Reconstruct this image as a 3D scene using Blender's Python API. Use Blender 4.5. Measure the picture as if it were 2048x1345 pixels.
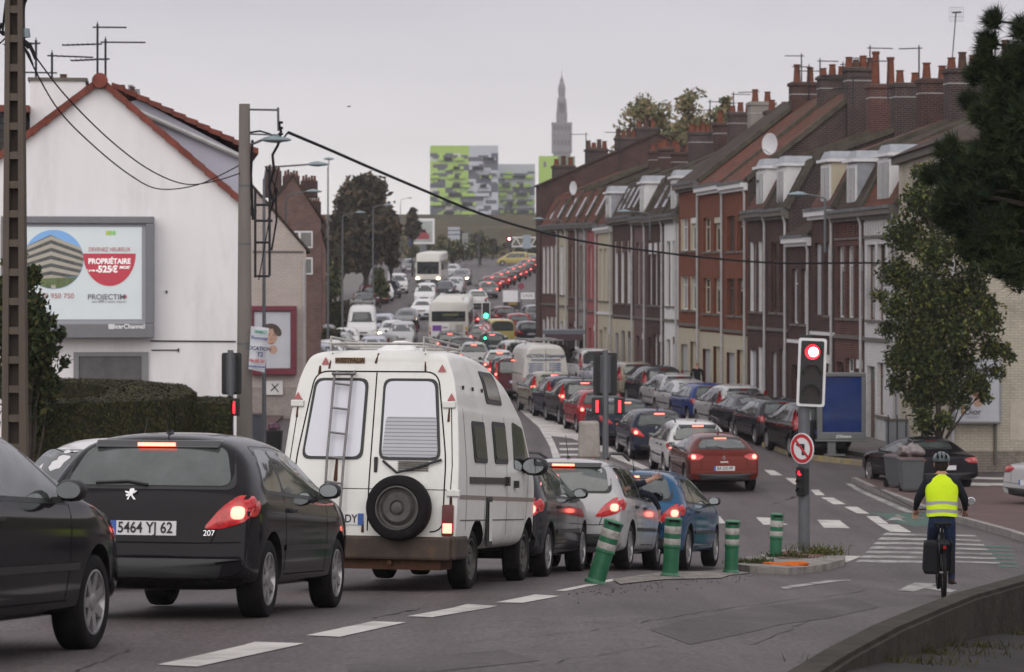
import bpy, bmesh, math, random
import numpy as np
from mathutils import Vector, Matrix
from mathutils.bvhtree import BVHTree
R = math.radians
random.seed(7)
for o in list(bpy.data.objects): bpy.data.objects.remove(o)
SC = bpy.context.scene; COL = SC.collection
# ------------------------------------------------------------ camera, world, sun, exposure
F = 5300.0; CX = 1024.0; HY = 570.0            # focal length, centre column and horizon row in pixels of the 2048 px photo
cam = bpy.data.objects.new('camera', bpy.data.cameras.new('camera')); COL.objects.link(cam)
cam.location = (0, 0, 0); cam.rotation_euler = (R(90), 0, 0)
cam.data.sensor_width = 36; cam.data.lens = F/2048*36; cam.data.shift_y = -102.0/2048
cam.data.clip_start = .5; cam.data.clip_end = 6000
cam.data.dof.use_dof = True; cam.data.dof.focus_distance = 26; cam.data.dof.aperture_fstop = 4.6
SC.camera = cam
W = bpy.data.worlds.new("World"); SC.world = W; W.use_nodes = True
nt = W.node_tree; nt.nodes.clear(); N = nt.nodes.new; Lk = nt.links.new
out = N('ShaderNodeOutputWorld'); bg = N('ShaderNodeBackground'); Lk(bg.outputs[0], out.inputs[0]); bg.inputs[1].default_value = .1
sky = N('ShaderNodeTexSky'); sky.sky_type = 'NISHITA'; sky.sun_disc = False; sky.sun_elevation = R(28); sky.sun_rotation = R(188)
tc = N('ShaderNodeTexCoord'); mp = N('ShaderNodeMapping'); mp.inputs['Scale'].default_value = (1.2, 1.2, 5.5); Lk(tc.outputs['Generated'], mp.inputs[0])
nz = N('ShaderNodeTexNoise'); nz.inputs['Scale'].default_value = 1.9; nz.inputs['Detail'].default_value = 6; nz.inputs['Roughness'].default_value = .5; Lk(mp.outputs[0], nz.inputs[0])
sep = N('ShaderNodeSeparateXYZ'); Lk(tc.outputs['Generated'], sep.inputs[0])
rp = N('ShaderNodeValToRGB'); Lk(sep.outputs[2], rp.inputs[0])           # cloud layer, brighter overhead than at the horizon
e = rp.color_ramp.elements; e[0].position = 0.0; e[0].color = (.99, .955, .93, 1); e[1].position = 1; e[1].color = (1, .98, 1, 1)
q = e.new(.035); q.color = (.86, .82, .82, 1); q = e.new(.11); q.color = (.56, .53, .585, 1); q = e.new(.35); q.color = (.80, .78, .82, 1)
cr = N('ShaderNodeMapRange'); cr.inputs[1].default_value = .35; cr.inputs[2].default_value = .65; cr.inputs[3].default_value = .86; cr.inputs[4].default_value = 1.09; Lk(nz.outputs[0], cr.inputs[0])
mu = N('ShaderNodeVectorMath'); mu.operation = 'SCALE'; Lk(rp.outputs[0], mu.inputs[0]); Lk(cr.outputs[0], mu.inputs[3])
m2 = N('ShaderNodeVectorMath'); m2.operation = 'SCALE'; Lk(mu.outputs[0], m2.inputs[0]); m2.inputs[3].default_value = 8.9
mx = N('ShaderNodeMixRGB'); mx.inputs[0].default_value = .94; Lk(sky.outputs[0], mx.inputs[1]); Lk(m2.outputs[0], mx.inputs[2]); Lk(mx.outputs[0], bg.inputs[0])
sd = bpy.data.lights.new('sun', 'SUN'); sd.energy = 1.1; sd.angle = R(70); sd.color = (1, .96, .9)
sun = bpy.data.objects.new('sun', sd); COL.objects.link(sun); sun.rotation_euler = (R(62), 0, R(-8)); 
SC.view_settings.view_transform = 'Standard'; SC.view_settings.look = 'None'; SC.view_settings.exposure = .40; SC.view_settings.gamma = 1
try:
    SC.cycles.max_bounces = 6; SC.cycles.transparent_max_bounces = 8; SC.cycles.sample_clamp_indirect = 4; SC.cycles.use_denoising = True
except Exception: pass
# ------------------------------------------------------------ ground profile (metres below the camera by distance)
PR = [(-60,1.1),(0,1.25),(10,1.75),(17.4,2.37),(20.8,2.61),(23.2,2.83),(27.5,3.17),(32.2,3.54),(36,3.85),(38.5,4.09),(41,4.32),(44,4.5),(50,4.75),(56,4.95),(66,5.15),(78,5.15),
      (85,5.05),(100,5.0),(125,4.9),(140,4.7),(155,4.35),(170,3.8),(190,3.0),(215,1.9),(240,.95),(265,.1),(330,-1.9),(400,-3.8),(425,-4.3),(450,-9.5),(475,-12.5),(520,-12.5),(1500,-10),(3000,-10)]
PY = np.array([p[0] for p in PR], float); PH = np.array([p[1] for p in PR], float)
def G(x, y):
    h = float(np.interp(y, PY, PH))
    k = .05*min(1, max(0, (50-y)/10))
    return -(h + k*min(4.5, max(0, x-1)))
def at(px, py):
    """point of the ground seen at a photo pixel"""
    lo, hi = 8.0, 440.0
    k = (px-CX)/F; t = (HY-py)/F
    f = lambda y: t*y - G(k*y, y)
    y = lo; prev = lo
    while y < hi:
        if f(y) < 0: break
        prev = y; y += 1.0 if y < 120 else 2.0
    lo, hi = prev, y
    for _ in range(30):
        m = (lo+hi)/2
        if f(m) < 0: hi = m
        else: lo = m
    y = (lo+hi)/2
    return Vector((k*y, y, G(k*y, y)))
def P(px, py, y): return Vector(((px-CX)/F*y, y, (HY-py)/F*y))
# ------------------------------------------------------------ materials
MATS = {}
def lin(c):
    return tuple(c)
def mat(name, col, rough=.6, metal=0, noise=.0, ns=4, bump=0, bs=40, spec=.5, emit=None, es=0, coat=0, brick=None, swap=True, dirt=None, streak=0, grain=0):
    if name in MATS: return MATS[name]
    m = bpy.data.materials.new(name); m.use_nodes = True; t = m.node_tree; n = t.nodes.new; l = t.links.new
    b = t.nodes['Principled BSDF']; b.inputs['Base Color'].default_value = (*col, 1); b.inputs['Roughness'].default_value = rough
    b.inputs['Metallic'].default_value = metal; b.inputs['Specular IOR Level'].default_value = spec if (spec != .5 or rough < .58) else .12
    if coat: b.inputs['Coat Weight'].default_value = coat; b.inputs['Coat Roughness'].default_value = .04
    if emit: b.inputs['Emission Color'].default_value = (*emit, 1); b.inputs['Emission Strength'].default_value = es
    c = None; tc = n('ShaderNodeTexCoord'); hgt = None
    if brick:
        c2, mor, bw, bh = brick
        vec = tc.outputs['Object']
        if swap:
            s = n('ShaderNodeSeparateXYZ'); l(vec, s.inputs[0]); ad = n('ShaderNodeMath'); l(s.outputs[0], ad.inputs[0]); l(s.outputs[1], ad.inputs[1])
            cb = n('ShaderNodeCombineXYZ'); l(ad.outputs[0], cb.inputs[0]); l(s.outputs[2], cb.inputs[1]); vec = cb.outputs[0]
        br = n('ShaderNodeTexBrick'); l(vec, br.inputs[0]); br.inputs['Scale'].default_value = 1
        br.inputs['Color1'].default_value = (*col, 1); br.inputs['Color2'].default_value = (*c2, 1); br.inputs['Mortar'].default_value = (*mor, 1)
        br.inputs['Brick Width'].default_value = bw; br.inputs['Row Height'].default_value = bh; br.inputs['Mortar Size'].default_value = min(.014, bh*.12); br.inputs['Bias'].default_value = -.1
        c = br.outputs[0]; hgt = br.outputs[1]
    if noise or dirt:
        nz = n('ShaderNodeTexNoise'); nz.inputs['Scale'].default_value = ns; nz.inputs['Detail'].default_value = 6; nz.inputs['Roughness'].default_value = .65
        if streak:
            mpn = n('ShaderNodeMapping'); mpn.inputs['Scale'].default_value = (1, 1, streak); l(tc.outputs['Object'], mpn.inputs[0]); l(mpn.outputs[0], nz.inputs[0])
        else: l(tc.outputs['Object'], nz.inputs[0])
        if noise:
            mr = n('ShaderNodeMapRange'); mr.inputs[1].default_value = .3; mr.inputs[2].default_value = .7; mr.inputs[3].default_value = 1-noise; mr.inputs[4].default_value = 1+noise*.6; l(nz.outputs[0], mr.inputs[0])
            sc = n('ShaderNodeVectorMath'); sc.operation = 'SCALE'; l(mr.outputs[0], sc.inputs[3])
            if c is not None: l(c, sc.inputs[0])
            else: sc.inputs[0].default_value = col
            c = sc.outputs[0]
        if dirt:
            dc, lo_, hi_, amt = dirt
            n2 = n('ShaderNodeTexNoise'); n2.inputs['Scale'].default_value = ns*.45; n2.inputs['Detail'].default_value = 8; n2.inputs['Roughness'].default_value = .7
            if streak: l(mpn.outputs[0], n2.inputs[0])
            else: l(tc.outputs['Object'], n2.inputs[0])
            mr2 = n('ShaderNodeMapRange'); mr2.inputs[1].default_value = lo_; mr2.inputs[2].default_value = hi_; mr2.inputs[4].default_value = amt; l(n2.outputs[0], mr2.inputs[0])
            mm = n('ShaderNodeMixRGB'); l(mr2.outputs[0], mm.inputs[0])
            if c is not None: l(c, mm.inputs[1])
            else: mm.inputs[1].default_value = (*col, 1)
            mm.inputs[2].default_value = (*dc, 1); c = mm.outputs[0]
    if grain:
        g1 = n('ShaderNodeTexNoise'); g1.inputs['Scale'].default_value = 26; g1.inputs['Detail'].default_value = 3; l(tc.outputs['Object'], g1.inputs[0]); g2 = n('ShaderNodeMapRange'); g2.inputs[1].default_value = .35; g2.inputs[2].default_value = .65; g2.inputs[3].default_value = 1-grain; g2.inputs[4].default_value = 1+grain; l(g1.outputs[0], g2.inputs[0])
        gp = n('ShaderNodeMapping'); gp.inputs['Scale'].default_value = (2.2, .10, 1); gp.inputs['Rotation'].default_value = (0, 0, R(-14)); l(tc.outputs['Object'], gp.inputs[0]); g3 = n('ShaderNodeTexNoise'); g3.inputs['Scale'].default_value = .9; g3.inputs['Detail'].default_value = 5; l(gp.outputs[0], g3.inputs[0]); g4 = n('ShaderNodeMapRange'); g4.inputs[1].default_value = .35; g4.inputs[2].default_value = .65; g4.inputs[3].default_value = .84; g4.inputs[4].default_value = 1.1; l(g3.outputs[0], g4.inputs[0])
        gm = n('ShaderNodeMath'); gm.operation = 'MULTIPLY'; l(g2.outputs[0], gm.inputs[0]); l(g4.outputs[0], gm.inputs[1]); gs = n('ShaderNodeVectorMath'); gs.operation = 'SCALE'; l(c, gs.inputs[0]); l(gm.outputs[0], gs.inputs[3]); c = gs.outputs[0]
    if c is not None: l(c, b.inputs['Base Color'])
    if bump:
        bp = n('ShaderNodeBump'); bp.inputs['Strength'].default_value = bump; bp.inputs['Distance'].default_value = .02
        if hgt is not None:
            iv = n('ShaderNodeMath'); iv.operation = 'SUBTRACT'; iv.inputs[0].default_value = 1; l(hgt, iv.inputs[1]); l(iv.outputs[0], bp.inputs['Height'])
        else:
            nb = n('ShaderNodeTexNoise'); nb.inputs['Scale'].default_value = bs; nb.inputs['Detail'].default_value = 4; l(tc.outputs['Object'], nb.inputs[0]); l(nb.outputs[0], bp.inputs['Height'])
        l(bp.outputs[0], b.inputs['Normal'])
    MATS[name] = m; return m
def paint(name, col, metal=.0, rough=.09):
    return mat('paint_'+name, col, rough, metal, spec=.10, coat=.05, noise=.07, ns=3, dirt=((.07,.06,.055), .55, .85, .12))
BLK = mat('black_plastic', (.010,.010,.011), .5, noise=.2, ns=20)
RUB = mat('rubber', (.012,.011,.012), .75, noise=.3, ns=12, bump=.3)
GLS = mat('dark_glass', (.018,.022,.022), .06, spec=.7, noise=.5, ns=2.2)
GLL = mat('light_glass', (.055,.065,.062), .07, spec=.9, noise=.55, ns=2.5)
CHR = mat('chrome', (.62,.62,.64), .22, 1, noise=.1)
ALU = mat('alloy', (.36,.35,.36), .38, .8, noise=.2, ns=9)
HUB = mat('hubcap_grey', (.24,.235,.24), .5, .3, noise=.25, ns=9)
REDO = mat('red_lens', (.30,.012,.016), .15, coat=.6, noise=.25, ns=14)
REDL = mat('red_lens_lit', (.40,.010,.014), .2, emit=(1,.006,.010), es=.07, coat=.4, noise=.55, ns=24)
LMP = mat('brake_bulb_lit', (.9,.2,.2), .3, emit=(1,.13,.085), es=4.5)
LMO = mat('bulb_off', (.40,.10,.09), .25, noise=.3, ns=20)
HLO = mat('headlight_off', (.42,.42,.42), .1, coat=.8, noise=.4, ns=10)
HLL = mat('headlight_lit', (.9,.9,.8), .2, emit=(1,.80,.48), es=7)
PLW = mat('plate_white', (.66,.65,.66), .45, noise=.05); PLB = mat('plate_blue', (.03,.09,.36), .4); INK = mat('ink_black', (.01,.01,.012), .5)
PLY = mat('plate_yellow', (.7,.55,.08), .45)
SEAM = mat('seam', (.006,.006,.007), .8)
WHT = mat('white_paint', (.72,.70,.69), .5, noise=.08, ns=8, dirt=((.3,.28,.25), .5, .8, .4))
# ------------------------------------------------------------ object helpers
def tag(o, label=None, cat=None, group=None, kind=None):
    if label: o['label'] = label
    if cat: o['category'] = cat
    if group: o['group'] = group
    if kind: o['kind'] = kind
    return o
def empty(name, loc=(0,0,0), rot=(0,0,0)):
    o = bpy.data.objects.new(name, None); COL.objects.link(o); o.location = loc; o.rotation_euler = rot; o.empty_display_size = .2; return o
def mobj(name, verts, faces, mats, parent=None, smooth=False, idx=None, loc=None, sharp=None):
    me = bpy.data.meshes.new(name); me.from_pydata([tuple(v) for v in verts], [], faces)
    if not isinstance(mats, (list, tuple)): mats = [mats]
    for m in mats: me.materials.append(m)
    if idx is not None:
        me.polygons.foreach_set('material_index', idx)
    if smooth: me.polygons.foreach_set('use_smooth', [True]*len(me.polygons))
    if smooth and sharp: me.set_sharp_from_angle(angle=R(sharp))
    me.update()
    o = bpy.data.objects.new(name, me); COL.objects.link(o)
    if parent: o.parent = parent
    if loc: o.location = loc
    return o
class MB:
    def __init__(s): s.v = []; s.f = []; s.i = []; s.m = []
    def _mi(s, m):
        if m is None: return max(0, len(s.m)-1)
        if m not in s.m: s.m.append(m)
        return s.m.index(m)
    def add(s, vs, fs, m=None, M=None):
        b = len(s.v); k = s._mi(m)
        s.v += [(M @ Vector(v)) if M else Vector(v) for v in vs]
        for f in fs: s.f.append(tuple(b+i for i in f)); s.i.append(k)
        return s
    def box(s, x0, x1, y0, y1, z0, z1, m=None, M=None, tx=0, ty=0):
        """tx, ty: inset of the top face"""
        v = [(x0,y0,z0),(x1,y0,z0),(x1,y1,z0),(x0,y1,z0),(x0+tx,y0+ty,z1),(x1-tx,y0+ty,z1),(x1-tx,y1-ty,z1),(x0+tx,y1-ty,z1)]
        return s.add(v, [(3,2,1,0),(4,5,6,7),(0,1,5,4),(1,2,6,5),(2,3,7,6),(3,0,4,7)], m, M)
    def tube(s, pts, r, n=8, m=None, M=None, cap=True):
        pts = [Vector(p) for p in pts]; rs = r if isinstance(r, (list, tuple)) else [r]*len(pts)
        vs = []; fs = []
        up = None
        for i, p in enumerate(pts):
            d = (pts[min(i+1, len(pts)-1)]-pts[max(i-1, 0)])
            if d.length < 1e-9: d = Vector((0,0,1))
            d.normalize()
            if up is None: up = Vector((0,0,1)) if abs(d.z) < .9 else Vector((1,0,0))
            a = d.cross(up).normalized(); b = a.cross(d).normalized(); up = b
            for k in range(n):
                t = 2*math.pi*k/n; vs.append(p+(a*math.cos(t)+b*math.sin(t))*rs[i])
        for i in range(len(pts)-1):
            for k in range(n): fs.append((i*n+k, i*n+(k+1)%n, (i+1)*n+(k+1)%n, (i+1)*n+k))
        if cap: fs.append(tuple(range(n-1, -1, -1))); fs.append(tuple((len(pts)-1)*n+k for k in range(n)))
        return s.add(vs, fs, m, M)
    def lathe(s, prof, n=16, m=None, M=None, a0=0):
        """prof: (r, z) from bottom to top, about z"""
        vs = []; fs = []
        for r, z in prof:
            for k in range(n): t = a0+2*math.pi*k/n; vs.append((r*math.cos(t), r*math.sin(t), z))
        for i in range(len(prof)-1):
            for k in range(n): fs.append((i*n+k, i*n+(k+1)%n, (i+1)*n+(k+1)%n, (i+1)*n+k))
        fs.append(tuple(range(n-1,-1,-1))); fs.append(tuple((len(prof)-1)*n+k for k in range(n)))
        return s.add(vs, fs, m, M)
    def prism(s, poly, a0, a1, axis='y', m=None, M=None):
        """poly in the two other axes extruded from a0 to a1"""
        n = len(poly); f = {'y': lambda p, a: (p[0], a, p[1]), 'x': lambda p, a: (a, p[0], p[1]), 'z': lambda p, a: (p[0], p[1], a)}[axis]
        vs = [f(p, a0) for p in poly]+[f(p, a1) for p in poly]
        fs = [tuple(range(n)), tuple(range(2*n-1, n-1, -1))]+[(i, i+n, (i+1)%n+n, (i+1)%n) for i in range(n)]
        return s.add(vs, fs, m, M)
    def build(s, name, parent=None, mats=None, smooth=False, sharp=35, bevel=0, loc=None):
        o = mobj(name, s.v, s.f, mats or s.m or [WHT], parent, smooth, s.i, loc, None)
        bm = bmesh.new(); bm.from_mesh(o.data); bmesh.ops.recalc_face_normals(bm, faces=bm.faces)
        if bevel: bmesh.ops.bevel(bm, geom=[e for e in bm.edges if e.is_manifold and e.calc_face_angle(0) > .6], offset=bevel, segments=2, profile=.5, affect='EDGES', clamp_overlap=True)
        bm.to_mesh(o.data); bm.free()
        if smooth: o.data.set_sharp_from_angle(angle=R(sharp))
        return o
def text(s, size, m, parent, M, name='lettering', ext=.002, ax='CENTER', sx=1, bold=0):
    cu = bpy.data.curves.new(name, 'FONT'); cu.body = s; cu.size = size; cu.extrude = ext; cu.align_x = ax; cu.align_y = 'CENTER'; cu.offset = bold
    t = bpy.data.objects.new('t', cu); COL.objects.link(t)
    bpy.context.view_layer.update()
    me = bpy.data.meshes.new_from_object(t.evaluated_get(bpy.context.evaluated_depsgraph_get())); bpy.data.objects.remove(t); bpy.data.curves.remove(cu)
    me.transform(M @ Matrix.Diagonal((sx,1,1,1))); me.materials.clear(); me.materials.append(m); me.name = name
    o = bpy.data.objects.new(name, me); COL.objects.link(o); o.parent = parent; return o
def rounded(poly, r, n=4):
    out = []; k = len(poly)
    for i in range(k):
        a, b, c = Vector(poly[i-1]), Vector(poly[i]), Vector(poly[(i+1)%k])
        d1 = (a-b); d2 = (c-b); q = min(r, d1.length*.45, d2.length*.45); p1 = b+d1.normalized()*q; p2 = b+d2.normalized()*q
        for j in range(n+1):
            t = j/n; out.append((1-t)**2*p1+2*t*(1-t)*b+t*t*p2)
    return out
def resample(poly, step):
    out = []
    for i, a in enumerate(poly):
        b = poly[(i+1)%len(poly)]; k = max(1, int((b-a).length/step))
        for j in range(k): out.append(a.lerp(b, j/k))
    return out
def project(bv, ax, u, v):
    o, d = {'r': (Vector((-9,u,v)), Vector((1,0,0))), 'f': (Vector((19,u,v)), Vector((-1,0,0))), 'l': (Vector((u,9,v)), Vector((0,-1,0))),
            's': (Vector((u,-9,v)), Vector((0,1,0))), 't': (Vector((u,v,9)), Vector((0,0,-1)))}[ax]
    h = bv.ray_cast(o, d)
    return h[0], d
def patch(bv, poly, ax, off, name, m, parent, r=.03, step=.08, bulge=0, rings=(1,.72,.4), lab=None, lim=.32):
    """a shell laid over the body surface, its outline given in the side or end view"""
    ol = resample(rounded([Vector(p) for p in poly], r), step); c = sum(ol, Vector((0,0)))/len(ol)
    vs = []; n = len(ol); last = None
    ref = project(bv, ax, c.x, c.y)[0]; ai = 0 if ax in 'rf' else (1 if ax in 'ls' else 2)
    def probe(u, v):
        h, d = project(bv, ax, u, v)
        if h is not None and ref is not None and abs(h[ai]-ref[ai]) > lim: h = None
        return h, d
    def pt(u, v, k):
        nonlocal last
        h, d = probe(u, v)
        if h is None:
            for q in range(1, 12):
                t = q/12; h, d = probe(u+(c.x-u)*t, v+(c.y-v)*t)
                if h is not None:
                    h = h.copy(); 
                    if ax in 'rf': h.y, h.z = u, v
                    elif ax in 'ls': h.x, h.z = u, v
                    else: h.x, h.y = u, v
                    break
            else: h = last or Vector((0,0,0))
        last = h
        return h-d*(off+bulge*(1-k*k))
    for p in ol:
        q = pt(p.x, p.y, 1); d = project(bv, ax, p.x, p.y)[1]; vs.append(q+d*(off+.012))
    for k in rings:
        for p in ol: w = c+(p-c)*k; vs.append(pt(w.x, w.y, k))
    vs.append(pt(c.x, c.y, 0)); fs = []
    for i in range(len(rings)):
        for j in range(n): fs.append((i*n+j, i*n+(j+1)%n, (i+1)*n+(j+1)%n, (i+1)*n+j))
    for j in range(n): fs.append((len(rings)*n+j, len(rings)*n+(j+1)%n, len(vs)-1))
    o = mobj(name, vs, fs, m, parent, True)
    bm = bmesh.new(); bm.from_mesh(o.data); bmesh.ops.recalc_face_normals(bm, faces=bm.faces)
    nv = Vector((0,0,0)); 
    bm.faces.ensure_lookup_table(); nf = bm.faces[-1].normal
    d = project(bv, ax, c.x, c.y)[1]
    if nf.dot(d) > 0: bmesh.ops.reverse_faces(bm, faces=bm.faces)
    bm.to_mesh(o.data); bm.free(); o.data.set_sharp_from_angle(angle=R(45))
    if lab: o['label'] = lab
    return o
def strip(mb, bv, pts, ax, w=.011, off=.002, m=None, step=.08):
    pts = [Vector(p) for p in pts]; d = []
    for a, b in zip(pts[:-1], pts[1:]):
        k = max(1, int((b-a).length/step)); d += [a.lerp(b, j/k) for j in range(k)]
    d.append(pts[-1]); vs = []; 
    for i, p in enumerate(d):
        t = (d[min(i+1,len(d)-1)]-d[max(i-1,0)]).normalized(); nn = Vector((-t.y, t.x))*w/2
        for q in (p+nn, p-nn):
            h, dd = project(bv, ax, q.x, q.y)
            if h is None: return
            vs.append(h-dd*off)
    mb.add(vs, [(2*i, 2*i+1, 2*i+3, 2*i+2) for i in range(len(d)-1)], m)
def conform(name, poly, dz, m, skirt=0, parent=None, step=1.0):
    """a flat sheet (or slab with a skirt) that follows the ground; poly in world x, y"""
    bm = bmesh.new(); bm.faces.new([bm.verts.new((p[0], p[1], 0)) for p in poly]); bmesh.ops.recalc_face_normals(bm, faces=bm.faces)
    y0 = min(p[1] for p in poly); y1 = max(p[1] for p in poly); ys = [y for y, _ in PR if y0 < y < y1]
    y = math.ceil(y0/step)*step
    while y < y1 and y < 70: ys.append(y); y += step
    for y in sorted(set(ys)): bmesh.ops.bisect_plane(bm, geom=bm.verts[:]+bm.edges[:]+bm.faces[:], plane_co=(0,y,0), plane_no=(0,1,0))
    if y0 < 50:
        for x in (1, 2, 3, 4, 5.5): bmesh.ops.bisect_plane(bm, geom=bm.verts[:]+bm.edges[:]+bm.faces[:], plane_co=(x,0,0), plane_no=(1,0,0))
    for f in bm.faces:
        if f.normal.z < 0: f.normal_flip()
    if skirt:
        be = [e for e in bm.edges if e.is_boundary]; r = bmesh.ops.extrude_edge_only(bm, edges=be)
        low = [g for g in r['geom'] if isinstance(g, bmesh.types.BMVert)]
    else: low = []
    ls = set(low)
    for v in bm.verts: v.co.z = G(v.co.x, v.co.y)+(dz-skirt if v in ls else dz)
    me = bpy.data.meshes.new(name); bm.to_mesh(me); bm.free(); me.materials.append(m)
    o = bpy.data.objects.new(name, me); COL.objects.link(o); o.parent = parent; return o
def pxpoly(pts): return [tuple(at(*p)[:2]) for p in pts]
def copy_tree(o, parent=None):
    c = o.copy(); COL.objects.link(c); c.parent = parent
    for ch in o.children: copy_tree(ch, c)
    return c
# ------------------------------------------------------------ cars
def sub_mesh(v, f, mats, cut=None, levels=2):
    """subdivide a cage, cut the wheel arches, return a mesh"""
    o = mobj('cage', v, f, mats, None, True)
    bm = bmesh.new(); bm.from_mesh(o.data); bmesh.ops.recalc_face_normals(bm, faces=bm.faces); bm.to_mesh(o.data); bm.free()
    md = o.modifiers.new('s', 'SUBSURF'); md.levels = levels; md.render_levels = levels
    if cut:
        b = o.modifiers.new('b', 'BOOLEAN'); b.operation = 'DIFFERENCE'; b.object = cut; b.solver = 'EXACT'
        try: b.material_mode = 'TRANSFER'
        except Exception: pass
    bpy.context.view_layer.update()
    me = bpy.data.meshes.new_from_object(o.evaluated_get(bpy.context.evaluated_depsgraph_get()))
    bpy.data.objects.remove(o)
    return me
def cap_end(vs, fs, b, n, k=.93):
    zc = sum(v[2] for v in vs[b:b+n])/n; c = len(vs)
    vs += [(v[0], v[1]*k, zc+(v[2]-zc)*k) for v in vs[b:b+n]]
    for i in range(n): fs.append((b+i, b+(i+1)%n, c+(i+1)%n, c+i))
    h = n//2
    for f in [(0,1,n-1)]+[(i,i+1,n-i-1,n-i) for i in range(1,h-1)]+[(h-1,h,h+1)]: fs.append(tuple(c+i for i in f))
def car_cage(sp):
    L, Wd, top = sp['L'], sp['W'], sp['top']; hw = Wd/2; zb0, zb1 = sp['belt']; clr = sp.get('clr', .22); box = sp.get('box', 0); lean = sp.get('lean', 0); rr = sp.get('tum', .28)
    xs = [p[0] for p in top]; vs = []; fs = []
    for i, (x, zt) in enumerate(top):
        e0 = min(1, (x+.02)/.55); e1 = min(1, (L-x+.02)/.8)
        h = hw*(1-.075*(1-e0)**2*(.45 if box else 1))*(1-.16*(1-e1)**2)
        zbl = min(zb0+(zb1-zb0)*x/L, zt-.015); gh = max(0, zt-zbl); k = min(1, gh/.45)
        yr = h*(1-rr*k) if gh > .06 else h*.90; 
        ze = zt-(.035+.045*k); cl = clr+.10*max(0, 1-e0*2)+.06*max(0, 1-e1*1.6)
        mid = cl+(zbl-cl)*.55
        row = [(0,zt),(yr*.55,zt-.012),(yr,max(ze, zbl+.004)),(h*.965,zbl),(h,zbl-min(.09,(zbl-cl)*.25)),(h*1.005,mid),(h*.985,cl+.10),(h*.93,cl),(0,cl)]
        ring = row+[(-y,z) for y, z in row[7:0:-1]]
        for y, z in ring: vs.append((x+lean*max(0, z-.75)*max(0, 1-x/1.0), y, z))
    n = 16
    for i in range(len(top)-1):
        for k in range(n): fs.append((i*n+k, i*n+(k+1)%n, (i+1)*n+(k+1)%n, (i+1)*n+k))
    for b in (0, (len(top)-1)*n): cap_end(vs, fs, b, n)
    return vs, fs
def cyl_y(mb, x, y0, y1, z, r, n=28, m=None):
    mb.add([(x+r*math.cos(2*math.pi*k/n), y, z+r*math.sin(2*math.pi*k/n)) for y in (y0, y1) for k in range(n)],
           [tuple(range(n)), tuple(range(2*n-1, n-1, -1))]+[(k, k+n, (k+1)%n+n, (k+1)%n) for k in range(n)], m)
WMESH = {}
def wheel_meshes(r, style, w=.20):
    key = (r, style)
    if key in WMESH: return WMESH[key]
    hw = w/2; n = 40
    def lathe_y(prof):
        mb = MB(); vs = []; fs = []
        for q, y in prof:
            for k in range(n): t = 2*math.pi*k/n; vs.append((q*math.cos(t), y, q*math.sin(t)))
        for i in range(len(prof)-1):
            for k in range(n): fs.append((i*n+k, i*n+(k+1)%n, (i+1)*n+(k+1)%n, (i+1)*n+k))
        return vs, fs
    ri = r*.68
    v, f = lathe_y([(0,-hw*.4),(ri*.9,-hw*.5),(ri,-hw*.8),(ri+.012,-hw*.98),(r*.9,-hw*1.02),(r*.975,-hw*.86),(r,-hw*.5),(r,hw*.5),(r*.975,hw*.86),(r*.9,hw*1.02),(ri+.012,hw*.98),(ri,hw*.8),(ri*.9,hw*.45),(0,hw*.35)])
    mb = MB(); mb.add(v, f, RUB); t = mb.build('wheel', smooth=True, sharp=50); ty = t.data; bpy.data.objects.remove(t)
    mb = MB(); col = {'alloy': ALU, 'hub': HUB, 'steel': mat('wheel_steel', (.10,.095,.09), .6, .4, noise=.3, ns=12)}[style]
    for y0, y1 in ((hw*.80, hw*1.0),):
        v, f = lathe_y([(ri*.99,hw*.55),(ri*1.0,hw*.96),(ri*.93,hw*.98),(ri*.88,hw*.55)]); mb.add(v, f, col)
    ns = {'alloy': 7, 'hub': 8, 'steel': 0}[style]
    for k in range(ns):
        a = 2*math.pi*k/ns; ca, sa = math.cos(a), math.sin(a)
        ww = {'alloy': (.040, .026), 'hub': (.045, .05)}[style]
        vv = []
        for q, wd, yy in ((.03, ww[0], hw*.80), (ri*.95, ww[1], hw*.92)):
            for sgn in (-1, 1):
                for dy in (-.03, 0): vv.append((q*ca-sgn*wd*sa, yy+dy, q*sa+sgn*wd*ca))
        mb.add(vv, [(0,1,3,2),(4,6,7,5),(1,5,7,3),(0,4,5,1),(2,3,7,6),(0,2,6,4)], col)
    if style == 'steel': v, f = lathe_y([(ri*.93,hw*.5),(ri*.8,hw*.45),(ri*.62,hw*.85),(ri*.35,hw*.8),(ri*.3,hw*.6),(0,hw*.62)]); mb.add(v, f, col)
    v, f = lathe_y([(.055,hw*.6),(.055,hw*.86),(.04,hw*.9),(0,hw*.9)]); mb.add(v, f, col)
    t = mb.build('rim', smooth=True, sharp=30); rm = t.data; bpy.data.objects.remove(t)
    WMESH[key] = (ty, rm); return WMESH[key]
def add_wheel(parent, x, y, r, style, side):
    ty, rm = wheel_meshes(r, style)
    w = bpy.data.objects.new('wheel', ty); COL.objects.link(w); w.parent = parent; w.location = (x, y, r)
    if side < 0: w.rotation_euler = (0, 0, math.pi)
    q = bpy.data.objects.new('rim', rm); COL.objects.link(q); q.parent = w
    return w
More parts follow.
